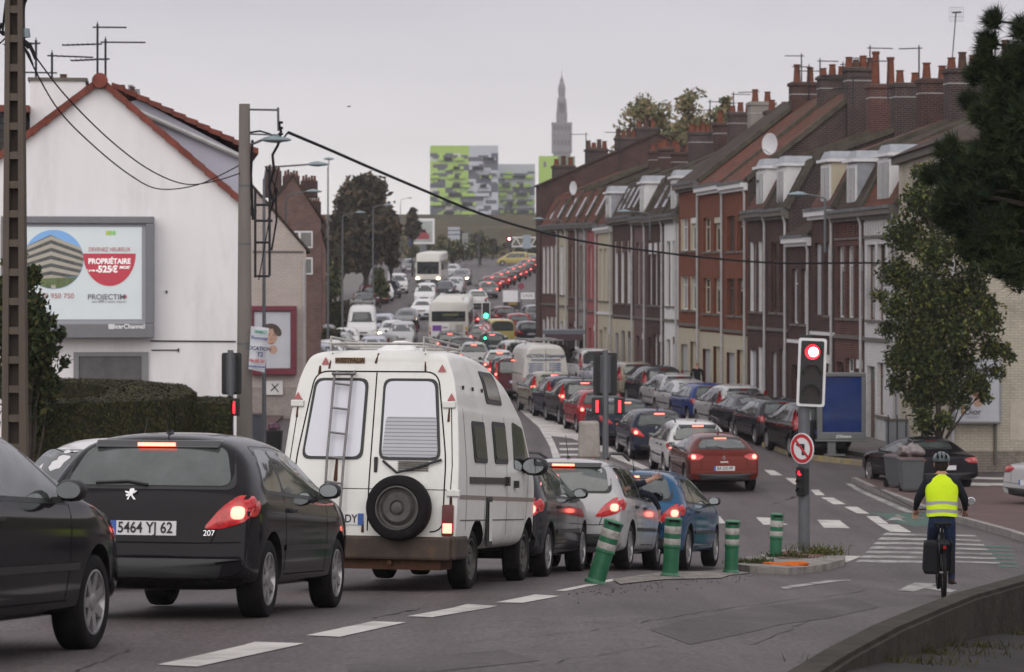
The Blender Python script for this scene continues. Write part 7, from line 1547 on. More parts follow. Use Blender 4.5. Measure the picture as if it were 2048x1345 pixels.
def hand(J, E, MT, wrist, fwd, side, m=SKN, curl=.5, sc=1):
    """palm and five fingers from the wrist joint index; fwd along the palm, side toward the thumb"""
    w = Vector(J[wrist][:3]); f = Vector(fwd).normalized(); s = Vector(side).normalized(); dn = f.cross(s).normalized()
    def add(p, r, par): J.append((*p, r)); MT.append(m); E.append((par, len(J)-1)); return len(J)-1
    palm = add(w+f*.05*sc, .026*sc, wrist)
    for k, (off, L) in enumerate(((.030,.070),(.010,.078),(-.010,.072),(-.030,.058))):
        a = add(w+f*.09*sc+s*off*sc, .0095*sc, palm); b = add(w+f*(.09+L*.5)*sc+s*off*1.1*sc+dn*curl*.02*sc, .0085*sc, a); add(w+f*(.09+L*(1-.3*curl))*sc+s*off*1.1*sc+dn*curl*.055*sc, .0075*sc, b)
    a = add(w+f*.035*sc+s*.040*sc, .011*sc, palm); add(w+f*.075*sc+s*.062*sc+dn*curl*.02*sc, .009*sc, a)
def cyclist():
    Y = 31.0; s = F/Y; b = Vector(((1884-CX)/s, Y, G((1884-CX)/s, Y))); yaw = 0
    # bicycle: x across, y ahead
    root = empty('bicycle', b, (0,0,R(-6))); tag(root, 'black city bicycle with rear pannier bags, ridden away from the camera', 'bicycle'); m = MB()
    BM = mat('bike_black', (.015,.015,.017), .4, coat=.3); r = .34
    m.tube([(0,.02,.48+.3),(0,.10,.30)], .018, 8, BM)
    for a, c in (((0,.0,.92),(0,.12,.30)),((0,.05,.80),(0,.62,.86)),((0,.12,.30),(0,.66,.72)),((0,.60,1.0),(0,.72,.60)),((.05,-.35,r),(.03,.10,.30)),((-.05,-.35,r),(-.03,.10,.30)),((.04,-.35,r),(.02,.03,.80)),((-.04,-.35,r),(-.02,.03,.80)),((.05,.72,.60),(.05,.82,r)),((-.05,.72,.60),(-.05,.82,r))): m.tube([a,c], .014, 7, BM)
    m.build('frame', root, smooth=True)
    for y in (-.35,.82):
        w = MB(); n = 36
        vs = []; fs = []
        for i in range(n):
            t = 2*math.pi*i/n
            for k in range(8): u = 2*math.pi*k/8; vs.append((.024*math.cos(u), (r-.022+.022*math.sin(u))*math.cos(t), (r-.022+.022*math.sin(u))*math.sin(t)))
        for i in range(n):
            for k in range(8): fs.append((i*8+k, i*8+(k+1)%8, ((i+1)%n)*8+(k+1)%8, ((i+1)%n)*8+k))
        w.add(vs, fs, RUB); o = w.build('wheel', root, smooth=True, loc=(0,y,r)); q = MB()
        for i in range(16): t = 2*math.pi*i/16; q.tube([(.02*(1 if i%2 else -1),0,0),(0,(r-.04)*math.cos(t),(r-.04)*math.sin(t))], .0015, 3, ALU)
        q.tube([(-.05,0,0),(.05,0,0)], .02, 8, ALU); q.build('spokes', o)
    q = MB(); q.tube([(0,.60,1.0),(0,.58,1.06),(-.28,.46,1.06),(-.31,.34,1.04)], .012, 6, BM); q.tube([(0,.58,1.06),(.28,.46,1.06),(.31,.34,1.04)], .012, 6, BM); q.build('handlebar', root, smooth=True)
    q = MB(); q.tube([(.31,.40,1.06),(.38,.42,1.15)], .006, 5, BM); q.lathe([(.05,-.01),(.055,0),(.045,.01)], 14, CHR, Matrix.Translation((.39,.42,1.17)) @ Matrix.Rotation(R(90), 4, 'X')); q.build('rear_view_mirror', root)
    q = MB(); q.add([(-.11,-.13,.95),(.11,-.13,.95),(.03,.14,.95),(-.03,.14,.95),(-.10,-.12,.91),(.10,-.12,.91),(.02,.12,.91),(-.02,.12,.91)], [(0,1,2,3),(7,6,5,4),(0,4,5,1),(1,5,6,2),(2,6,7,3),(3,7,4,0)], BLK); q.tube([(-.06,-.1,.90),(-.06,0,.86)], .02, 6, BLK); q.tube([(.06,-.1,.90),(.06,0,.86)], .02, 6, BLK); q.build('saddle', root, bevel=.012)
    q = MB(); q.box(-.06,.06,-.62,-.05,.72,.735,BM); q.tube([(-.06,-.6,.72),(-.05,-.35,r)], .006, 5, BM); q.tube([(.06,-.6,.72),(.05,-.35,r)], .006, 5, BM); q.build('luggage_rack', root)
    bagm = mat('pannier_black', (.014,.014,.016), .75, noise=.3, bump=.4)
    for s_, w_ in ((-1,.20),(1,.07)): q = MB(); a, c = sorted((s_*.06, s_*(.06+w_))); q.box(a,c,-.58,-.18,.34,.74,bagm,tx=.02,ty=.02); q.build('pannier_bag', root, bevel=.04)
    q = MB(); q.box(-.02,.02,-.62,-.60,.66,.70,REDO); q.build('rear_reflector', root)
    q = MB(); q.tube([(-.10,.12,.30),(.10,.12,.30)], .02, 8, ALU); q.tube([(.09,.12,.30),(.09,.20,.16)], .01, 6, ALU); q.tube([(-.09,.12,.30),(-.09,.04,.44)], .01, 6, ALU); q.box(.09,.19,.15,.25,.145,.165,BLK); q.box(-.19,-.09,0,.10,.43,.45,BLK); q.build('crank', root)
    # rider
    P0 = empty('person', b, (0,0,R(-6))); tag(P0, 'cyclist in a yellow high visibility vest, jeans and grey helmet, back to the camera', 'person')
    P0.scale = root.scale = (.93,)*3; J = []; MT = []; E = []
    def a(p, r, par=None, m=DKJ):
        J.append((*p, r)); MT.append(m); 
        if par is not None: E.append((par, len(J)-1))
        return len(J)-1
    pel = a((0,-.02,1.0),(.155,.125),None,JNS); wst = a((0,.02,1.14),(.145,.11),pel); ch = a((0,.08,1.34),(.165,.125),wst); sh = a((0,.10,1.47),(.13,.09),ch); nk = a((0,.12,1.54),.058,sh,SKN); hd = a((0,.14,1.60),.06,nk,SKN)
    for s_ in (-1,1):
        s1 = a((s_*.17,.09,1.45),.072,sh); el = a((s_*.29,.16,1.22),.056,s1); wr = a((s_*.31,.33,1.09),.034,el); hand(J, E, MT, wr, (s_*.05,.35,-.9), (-s_,0,0), SKN, .9)
        h1 = a((s_*.09,.0,.93),.095,pel,JNS)
        kn = a((s_*.115,.28 if s_ < 0 else .17,.66 if s_ < 0 else .56),.066,h1,JNS); an = a((s_*.13,.04 if s_ < 0 else .12,.52-.02 if s_ < 0 else .22),.042,kn,JNS)
        hl = a((s_*.13,-.02 if s_ < 0 else .06,.48 if s_ < 0 else .17),.036,an,SHO); a((s_*.135,.16 if s_ < 0 else .24,.47 if s_ < 0 else .17),.032,hl,SHO)
    bd = skin('body', J, E, MT, P0)
    # head with face, ears and short hair
    def ell(bm_, c, r, m, rot=None): pass
    h = MB(); 
    def sph(mb, c, r, m, n=20, k=12, f=None):
        vs = []; fs = []
        for i in range(k+1):
            t = math.pi*i/k
            for j in range(n):
                u = 2*math.pi*j/n; v = Vector((math.sin(t)*math.cos(u)*r[0], math.sin(t)*math.sin(u)*r[1], math.cos(t)*r[2])); v = f(v) if f else v; vs.append(v+Vector(c))
        for i in range(k):
            for j in range(n): fs.append((i*n+j, i*n+(j+1)%n, (i+1)*n+(j+1)%n, (i+1)*n+j))
        mb.add(vs, fs, m)
    sph(h, (0,.16,1.665), (.080,.098,.115), SKN); sph(h, (0,.262,1.655), (.014,.022,.022), SKN, 8, 6); 
    for s_ in (-1,1): sph(h, (s_*.083,.15,1.655), (.014,.025,.032), SKN, 10, 8); sph(h, (s_*.03,.245,1.675), (.012,.010,.008), INK, 8, 6)
    sph(h, (0,.248,1.612), (.026,.010,.007), mat('lip', (.3,.1,.09), .6), 8, 6); h.build('head', P0, smooth=True)
    q = MB(); sph(q, (0,.135,1.66), (.086,.093,.11), mat('hair_dark', (.03,.022,.018), .8, noise=.4, ns=30, bump=.5), 20, 12, lambda v: Vector((v.x, min(v.y, .05), max(v.z, -.095)))); q.build('hair', P0, smooth=True)
    q = MB(); hm = mat('helmet_grey', (.055,.075,.085), .4, coat=.4, noise=.15); sph(q, (0,.145,1.72), (.108,.135,.098), hm, 24, 14, lambda v: Vector((v.x, v.y, max(v.z, -.022)))); hel = q.build('helmet', P0, smooth=True, sharp=50); q = MB()
    for x in (-.055,0,.055): q.box(x-.011,x+.011,.005,.03,1.74,1.785,SEAM); q.box(x-.009,x+.009,.06,.10,1.80,1.812,SEAM)
    q.build('helmet_vents', hel)
    # vest: shell around the torso from the shoulders to the hips
    VS = mat('vest_yellow', (.55,.72,.015), .6, noise=.08, ns=8, bump=.9, bs=6, emit=(.6,.9,.02), es=.04); RS = mat('vest_reflective', (.36,.36,.36), .4, noise=.1)  # faint glow put into the vest colour
    q = MB(); prof = [(1.02,.195,.155,.02),(1.10,.192,.150,.03),(1.2,.195,.148,.05),(1.32,.208,.150,.08),(1.42,.205,.135,.10),(1.49,.165,.10,.11),(1.53,.095,.075,.12)]; n = 28; vs = []
    for z, rx, ry, cy in prof:
        for j in range(n): t = 2*math.pi*j/n; vs.append((rx*math.copysign(abs(math.cos(t))**.8, math.cos(t)), cy+ry*math.copysign(abs(math.sin(t))**.8, math.sin(t)), z+.008*math.sin(3*t)))
    q.add(vs, [(i*n+j, i*n+(j+1)%n, (i+1)*n+(j+1)%n, (i+1)*n+j) for i in range(len(prof)-1) for j in range(n)], VS); ve = q.build('vest', P0, smooth=True, sharp=60)
    for z in (1.085,1.185):
        q = MB(); rx, ry, cy = (np.interp(z, [p[0] for p in prof], [p[i] for p in prof]) for i in (1,2,3)); vs = []
        for zz in (z-.022,z+.022):
            for j in range(n): t = 2*math.pi*j/n; vs.append(((rx+.004)*math.copysign(abs(math.cos(t))**.8, math.cos(t)), cy+(ry+.004)*math.copysign(abs(math.sin(t))**.8, math.sin(t)), zz+.008*math.sin(3*t)))
        q.add(vs, [(j,(j+1)%n,n+(j+1)%n,n+j) for j in range(n)], RS); q.build('reflective_stripe', ve, smooth=True)
cyclist()
def walker(px, py, Y, label, top, legs, head=0, scale=1, up=0):
    b = Vector(((px-CX)/F*Y, Y, 0)); b.z = G(b.x, Y)+up; P0 = empty('person', b, (0,0,R(head))); tag(P0, label, 'person'); P0.scale = (scale,)*3
    J = []; MT = []; E = []
    def a(p, r, par=None, m=top):
        J.append((*p, r)); MT.append(m)
        if par is not None: E.append((par, len(J)-1))
        return len(J)-1
    pel = a((0,0,.95),(.15,.11),None,legs); w = a((0,0,1.1),(.14,.10),pel); c = a((0,0,1.3),(.17,.115),w); s_ = a((0,0,1.44),(.12,.08),c); nk = a((0,.01,1.52),.055,s_,SKN); h1 = a((0,.02,1.60),.085,nk,SKN); a((0,.015,1.70),.07,h1,mat('hair_dark', (.03,.022,.018)))
    for q in (-1,1):
        e1 = a((q*.18,0,1.42),.062,s_); e2 = a((q*.25,.02,1.16),.048,e1); e3 = a((q*.24,.12,.94),.032,e2); hand(J, E, MT, e3, (0,.2,-1), (-q,.3,0)); t = a((q*.09,0,.88),.09,pel,legs); k = a((q*.10,.06*q,.50),.062,t,legs); f = a((q*.10,.02-.1*q,.09),.04,k,legs); a((q*.11,.16-.1*q,.05),.04,f,SHO)
    skin('body', J, E, MT, P0, sub=1); return P0
walker(1068, 700, 142, 'pedestrian in a white top at the far end of the terrace, beside the bus shelter', mat('top_white', (.55,.55,.60), .8), mat('trousers_dark', (.03,.03,.04), .8))
walker(1394, 800, 107, 'dark clothed pedestrian on the pavement behind the silver parked cars', DKJ, DKJ, up=.12)
walker(1024, 640, 214, 'roadworker in bright clothing beside the roadworks trailer', mat('hivis_yellow', (.55,.6,.05), .7), DKJ)
# motorcycle with rider in the oncoming gap
def motorcycle(px, Y, label, lr):
    b = Vector(((px-CX)/F*Y, Y, 0)); b.z = G(b.x, Y); root = empty('motorcycle', b); tag(root, label, 'motorcycle'); m = MB()
    m.prism(rounded([Vector((-.9,.55)),Vector((-.3,.35)),Vector((.5,.35)),Vector((.6,.8)),Vector((.1,1.0)),Vector((-.4,.78)),Vector((-1,.88))], .1, 3), -.17, .17, 'x', mat('fairing_dark', (.03,.03,.035), .35, coat=.5)); m.build('body', root, bevel=.05)
    for y in (-.7,.7): q = MB(); q.lathe([(.31,-.06),(.33,0),(.31,.06)], 20, RUB, Matrix.Translation((0,y,.32)) @ Matrix.Rotation(R(90), 4, 'Y')); q.build('wheel', root)
    q = MB(); q.tube([(-.38,.45,1.05),(0,.55,1.08),(.38,.45,1.05)], .02, 6, BLK); q.build('handlebar', root); q = MB(); q.box(-.09,.09,-1.03,-.99,.80,.88,LMP); q.build('tail_light', root)
    P0 = walker(px, 0, Y, lr, DKJ, DKJ); P0.location.z += .0; return root
motorcycle(829, 172, 'dark motorcycle with a lit tail light beside the cream bus', 'motorcyclist in dark clothes beside the cream city bus')
# box with sign trailer, roadworks
def trailer():
    Y = 205; s = F/Y; px = 1024; x = (px-CX)/s; root = empty('works_truck', (x, Y, G(x,Y))); tag(root, 'dark roadworks truck with a tall white sign board on the far verge', 'truck'); z = lambda p: (HY-p)/s-root.location.z
    m = MB(); m.box(-.65,.65,0,3,.45,z(604),mat('truck_dark', (.05,.05,.055), .6, noise=.3)); m.build('body', root, bevel=.05); m = MB(); m.box(-.7,.45,-.1,0,z(604),z(581),PLW); m.build('sign_board', root); m = MB(); m.box(-.3,.4,-.06,-.02,.8,1.5,mat('equipment_amber', (.3,.2,.06), .6)); m.build('equipment', root)
    for sx in (-1,1): q = MB(); q.lathe([(.30,-.1),(.33,0),(.30,.1)], 16, RUB, Matrix.Translation((sx*.6,.5,.33)) @ Matrix.Rotation(R(90), 4, 'Y')); q.build('wheel', root)
    b2 = empty('road_sign', ((1055-CX)/s, Y-2, G(.9,Y-2))); tag(b2, 'white board reading CASSE on posts beside the roadworks truck', 'road sign'); m = MB(); m.box(-.52,.52,-.03,.03,1.35,1.85,PLW); m.build('sign_board', b2); text('CASSE', .3, INK, b2, Matrix.Translation((0,-.035,1.6)) @ Matrix.Rotation(R(90), 4, 'X'), 'sign_lettering', .001); m = MB(); m.tube([(-.45,.05,0),(-.45,.05,1.8)], .03, 5, GPOLE); m.tube([(.45,.05,0),(.45,.05,1.8)], .03, 5, GPOLE); m.build('post', b2)
    b3 = empty('road_sign', ((1042-CX)/s, Y-1, G(.8,Y-1))); tag(b3, 'small round sign on a post between the roadworks truck and the white board', 'road sign'); m = MB(); m.lathe([(.25,0),(.25,.02)], 20, mat('sign_maroon', (.2,.03,.06), .5), Matrix.Translation((0,0,2.3)) @ Matrix.Rotation(R(90), 4, 'X')); m.build('sign_plate', b3); m = MB(); m.tube([(0,.05,0),(0,.05,2.3)], .03, 5, GPOLE); m.build('post', b3)
trailer()
# flower planter and shrub by the left bin, gate posts
b = at(548, 900); root = empty('flower_planter', b); tag(root, 'dark planter with dusty pink flowers beside the camper van', 'planter'); m = MB(); m.box(-.22,.22,-.2,.2,0,.62,BLK,tx=-.04,ty=-.04); m.build('pot', root, bevel=.02); leaves('flowers', [((0,0,.72),(.26,.2,.13))], 500, .035, [mat('flower_pink', (.30,.16,.22), .7), mat('flower_mauve', (.20,.14,.20), .7)], root, 3)
for px, Y, lab in ((779,245,'tall white gate post behind the parked cars on the left hill'),(768,238,'shorter white gate post behind the parked cars on the left hill')):
    x = (px-CX)/F*Y; m = MB(); m.box(-.14,.14,-.14,.14,0,2.1 if px == 779 else 1.5,TRIMW); m.box(-.17,.17,-.17,.17,2.1 if px == 779 else 1.5,2.2 if px == 779 else 1.58,STN); o = m.build('gate_post', loc=(x, Y, G(x,Y))); tag(o, lab, 'gate post', 'white gate posts on the left hill')
# a bird in the sky
m = MB(); m.add([(-.28,0,.10),(-.12,.03,.02),(0,.08,0),(.12,.03,.03),(.26,0,.12),(.12,-.03,.02),(0,-.14,-.02),(-.12,-.03,.01),(0,0,.05),(0,0,-.05)], [(0,1,8,7),(1,2,8),(2,3,8),(3,4,5,8),(5,6,8),(6,7,8),(7,6,9),(1,9,2),(3,2,9),(6,5,9)], mat('bird_dark', (.06,.055,.06), .8)); o = m.build('bird'); o.location = P(698,213,150); tag(o, 'small dark bird high in the sky left of the flats', 'bird')
# ------------------------------------------------------------ the cars
PK = paint
BLACK = PK('black', (.011,.010,.012)); ANTH = PK('anthracite', (.026,.026,.031)); GREY = PK('grey', (.17,.17,.175), .1); SILV = PK('silver', (.40,.395,.40), .12); WHITE = PK('white', (.58,.57,.57)); NAVYP = PK('navy', (.012,.016,.035)); BLUE = PK('blue', (.022,.078,.16), .2); DBLUE = PK('bright_blue', (.022,.04,.15)); RED = PK('red', (.26,.012,.02)); DRED = PK('metallic_red', (.105,.016,.011), .25); BEIGE = PK('beige', (.27,.24,.19), .12); YEL = PK('pale_yellow', (.42,.35,.13)); LAV = PK('pale_lavender', (.40,.40,.47), .1); DGRN = PK('dark_green', (.02,.03,.028)); MAR = PK('maroon', (.08,.012,.018)); BRN = PK('brown', (.11,.075,.055), .3)
QG = 'cars queuing in the left hand lane'; QR = 'braking cars queuing in the right hand lane'; PG = 'cars parked in front of the terrace'; OG = 'oncoming and parked cars on the left side'; FG = 'far queue of braking cars on the hill'
def car_w(kind, X, Y, head, pt, lights, label, **k): return car(kind, CX+X*F/Y, 0, head, pt, lights, label, Y=Y, **k)
c207 = car_w('hatch', -2.85, 20.3, 8.4, BLACK, 'b', 'black hatchback with plate 5464 YJ 62, directly left of the camper van', group=QG)
plate_text(c207, '5464 YJ 62', 'hatch', .118, .84, -.015)
# chrome emblem and model figures on its tailgate
def rear_text(root, kind, s, y, z, size, m=CHR, sx=1, name='model_badge'):
    h = project(PROTO[kind][2], 'r', y, z)[0]; body = [o for o in root.children if o.name.startswith('body')][0]
    return text(s, size, m, root, Matrix.Translation((h.x-SPEC[kind]['L']/2-.006, y, z)) @ Matrix.Rotation(-math.pi/2, 4, 'Z') @ Matrix.Rotation(R(84), 4, 'X'), name, .003, sx=sx)
def emblem(root, kind, y, z, polys, sc=1, nm='emblem'):
    m = MB(); h = project(PROTO[kind][2], 'r', y, z)[0]; x = h.x-SPEC[kind]['L']/2
    for p in polys: m.prism([(y-u*sc, z+v*sc) for u, v in p], x-.014, x-.002, 'x', CHR)
    m.build(nm, root)
rear_text(c207, 'hatch', '207', -.52, .665, .062)
emblem(c207, 'hatch', .12, .955, [[(-.01,.045),(.02,.05),(.03,.03),(.015,.015),(.01,-.01),(-.01,-.01),(-.015,.02)],[(-.05,.03),(-.012,.022),(-.012,.008),(-.045,.015)],[(-.045,.0),(-.01,.012),(-.008,-.002),(-.035,-.015)],[(.012,-.005),(.04,-.04),(.028,-.05),(.002,-.012)],[(-.008,-.008),(-.025,-.045),(-.04,-.045),(-.015,.0)],[(.018,.02),(.045,.035),(.04,.022),(.018,.008)]], 1.0)
cl = car_w('hatch', -4.05, 14.0, 9.5, BLACK, 'b', 'dark hatchback cut off by the left edge of the picture, nearest the camera', group=QG)
SG = mat('side_glass', (.085,.095,.09), .05, spec=.9, noise=.7, ns=3.5)  # paler mottled glass colour stands in for reflections on these two cars
for c_ in (cl, c207):
    for o in c_.children:
        if o.name.startswith('side_window'): setmat(o, 0, SG)
car_w('mpv', -4.75, 27.5, 186, WHITE, 'o', 'white car facing the camera behind the black hatchback', group=OG)
car_w('hatch', -.52, 31.6, 11, ANTH, 'b', 'dark hatchback squeezed between the camper van and the silver estate', group=QG)
sil = car_w('estate', .62, 35.2, 11.5, SILV, 'b', 'silver estate car with roof rails and an arm resting out of its window', group=QG)
blu = car_w('hatch', 1.62, 38.6, 13.5, BLUE, 'b', 'blue hatchback just behind the two leading bollards', group=QG)
# roof rails of the estate
for s in (1,-1):
    m = MB(); m.tube([(-1.75,s*.58,1.48),(-1.6,s*.585,1.555),(-.6,s*.59,1.585),(.05,s*.58,1.52)], .02, 8, BLK if s else BLK); m.build('roof_rail', sil, smooth=True)
# arm out of the silver estate's right window
def arm():
    P0 = empty('person', sil.location, sil.rotation_euler); tag(P0, 'driver whose dark sleeved arm hangs out of the silver estate car window', 'person'); J = []; MT = []; E = []; jk = mat('sleeve_navy', (.02,.022,.035), .85, noise=.3, bump=.3)
    def a(p, r, par=None, m=jk):
        J.append((*p, r)); MT.append(m)
        if par is not None: E.append((par, len(J)-1))
        return len(J)-1
    w = a((-.12,-.35,.80),(.15,.12)); c = a((-.15,-.36,1.02),(.17,.12),w); s = a((-.12,-.38,1.16),(.12,.08),c); nk = a((-.10,-.38,1.23),.05,s,SKN); h = a((-.08,-.38,1.31),.08,nk,SKN); a((-.09,-.38,1.37),.075,h,mat('hair_dark', (.03,.022,.018)))
    e1 = a((-.08,-.62,1.10),.06,s); e2 = a((.02,-.92,1.03),.052,e1); e3 = a((.16,-1.0,.86),.034,e2,jk); hand(J, E, MT, e3, (.35,-.10,-.85), (-.6,.0,-.3), curl=.5)
    f1 = a((-.20,-.78,1.18),.05,s,jk); f2 = a((-.12,-.93,1.25),.034,f1,SKN); hand(J, E, MT, f2, (.5,-.5,.3), (.2,.3,.9), curl=.9)
    skin('body', J, E, MT, P0)
arm()
meg = car('coupe', 1449, 985, -4.5, DRED, 'b', 'metallic red three door coupe, nearest car of the right hand queue', group=QR); meg['label'] = 'metallic red three door coupe leading the right hand queue, plate BA-235-PP'
plate_text(meg, 'BA-235-PP', 'coupe', .105, .86); emblem(meg, 'coupe', 0, .86, [[(-.04,0),(0,.07),(0,.045),(-.022,0)],[(0,.07),(.04,0),(.022,0),(0,.045)],[(.04,0),(0,-.07),(0,-.045),(.022,0)],[(0,-.07),(-.04,0),(-.022,0),(0,-.045)]]); rear_text(meg, 'coupe', 'MEGANE', 0, .755, .05)
car('estate', 1398, 957, -5, WHITE, 'b', 'white small estate braking just behind the metallic red coupe', group=QR)
ds = car('hatch', 1322, 921, -6, NAVYP, 'b', 'dark navy hatchback with a double chevron badge, two ahead of the red coupe', group=QR); emblem(ds, 'hatch', 0, .93, [[(-.05,-.005),(0,.03),(.05,-.005),(.05,-.025),(0,.01),(-.05,-.025)],[(-.05,-.035),(0,0),(.05,-.035),(.05,-.055),(0,-.02),(-.05,-.055)]]); plate_text(ds, 'CX-118-FT', 'hatch', .105, .86)
car('hatch', 1256, 893, -7, NAVYP, 'b', 'dark blue hatchback partly behind the grey signal post', group=QR)
car('hatch', 1208, 868, -8, RED, 'b', 'bright red hatchback left of the grey signal post', group=QR)
car('mpv', 1172, 851, -9, ANTH, 'b', 'dark tall hatchback with upright lamps, left of the bright red one', group=QR)
car('mpv', 1143, 842, -9, NAVYP, 'b', 'dark car half hidden between the beige and the tall dark one', group=QR)
car('mpv', 1112, 829, -10, BEIGE, 'b', 'beige people carrier in front of the white lettered van', group=QR)
vn = car('van', 1092, 806, -9, mat('paint_van_white', (.52,.50,.47), .4, coat=.4, noise=.06, dirt=((.3,.28,.25), .55, .8, .4)), 'b', 'white panel van with blue lettering and a roof ladder rack', 'van', name='panel_van')
def vt(s, y, z, size, m, sx=1): return text(s, size, m, vn, Matrix.Translation((-2.6-.03+.06*max(0,z-.75)-.0, y, z)) @ Matrix.Rotation(-math.pi/2, 4, 'Z') @ Matrix.Rotation(R(87), 4, 'X'), 'van_lettering', .002, sx=sx, bold=.003)
IB = mat('ink_blue', (.04,.10,.28), .5); vt('ACTION Depannage', 0, 1.98, .19, mat('ink_navy', (.03,.05,.10), .5)); 
m = MB(); m.box(-2.64,-2.60,-.62,.62,1.80,1.83,IB,Matrix.Translation((.06*1.05,0,0))); m.box(-2.642,-2.60,-.62,-.45,1.80,1.83,REDO,Matrix.Translation((.06*1.05,0,0))); m.build('painted_line', vn)
for k in range(9):
    for y, s in ((.42,'plomberie serrurerie'),(-.40,'vitrerie chauffage')):
        vt(s[k%3:], y, 1.66-k*.09, .075, IB)
m = MB(); rk = mat('rack_steel', (.25,.24,.24), .5, .6)
for x in (-2.2,-.9,.4): m.tube([(x,-.8,2.45),(x,-.8,2.62),(x,.8,2.62),(x,.8,2.45)], .03, 6, rk)
m.tube([(-2.45,-.5,2.66),(.8,-.5,2.66)], .035, 6, rk); m.tube([(-2.45,-.1,2.66),(.8,-.1,2.66)], .035, 6, rk); m.tube([(-2.4,.75,2.66),(.8,.75,2.66)], .03, 6, rk); m.build('roof_rack', vn)
# left queue going on ahead of the camper
car('box', 1030, 800, 2, MAR, 'b', 'dark red car with brake lights between the camper and the lettered van', group=QG)
car('mpv', 1015, 785, 0, ANTH, 'b', 'dark car with brake lights just left of the lettered van', group=QG)
car('estate', 1000, 762, -2, WHITE, 'b', 'white estate with a bright brake strip above the camper cab', group=QG)
car('estate', 948, 742, -2, SILV, 'b', 'grey car with a broad dark rear window above the camper roof', group=QG, glass=GLS)
car('hatch', 925, 726, -3, ANTH, 'o', 'dark car roof just above the camper roof rack', group=QG)
car('hatch', 985, 716, -3, DGRN, 'b', 'dark car below the small round sign and green light', group=QG)
car('hatch', 935, 662, -8, MAR, 'b', 'dark car right of the cream bus', group=QR, far=True)
mv = car('box', 1040, 752, -10, SILV, 'o', 'silver people carrier with a dark rear window, behind the white lettered van', group=PG, glass=GLS)
car('box', 1005, 698, -9, YEL, 'o', 'pale yellow small van behind the silver people carrier', group=PG)
car('hatch', 1040, 672, -9, RED, 'o', 'red parked car right of the pale yellow van', group=PG)
car('hatch', 1062, 690, -9, ANTH, 'o', 'dark parked car by the far end of the terrace', group=PG)
# parked along the terrace
car('mpv', 1648, 917, -9, BLACK, 'o', 'black people carrier parked behind the traffic light pole and blue panel', group=PG)
car('box', 1690, 915, -9, BLACK, 'o', 'black van mostly hidden behind the blue advertising panel', 'van', group=PG) if False else None
car('hatch', 1572, 893, -9, ANTH, 'o', 'dark hatchback parked directly left of the black people carrier', group=PG)
car('sedan', 1528, 878, -9.5, ANTH, 'o', 'dark saloon parked left of the dark hatchback', group=PG)
car('mpv', 1490, 868, -9.5, SILV, 'o', 'silver people carrier parked in the middle of the row', group=PG, glass=GLL)
car('hatch', 1430, 850, -10, DBLUE, 'o', 'bright blue small car parked between two silver ones', group=PG)
car('sedan', 1400, 840, -10, SILV, 'o', 'silver saloon parked left of the bright blue car', group=PG)
car('estate', 1363, 826, -10, SILV, 'o', 'silver estate parked left of the silver saloon', group=PG)
car('mpv', 1330, 812, -10, ANTH, 'o', 'large dark people carrier parked near the orange houses', group=PG)
car('mpv', 1278, 800, -10, BEIGE, 'o', 'pale beige car parked left of the large dark people carrier', group=PG)
car('box', 1195, 775, -10, WHITE, 'o', 'white people carrier parked behind the lettered van', group=PG)
car('hatch', 1225, 785, -10, LAV, 'o', 'pale blue grey car beside the white people carrier', group=PG)
car('hatch', 1160, 752, -10, WHITE, 'o', 'white car parked by the bus shelter', group=PG)
# right side: convertible, silver car at the edge
rd = car('roadster', 1893, 984, -12, BLACK, 'o', 'black two seat convertible with a closed soft top, parked behind the bins', name='convertible')
car_w('sedan', (2052-CX)/90, F/90, 62, SILV, 'o', 'silver car cut off by the right edge of the picture', name='car')
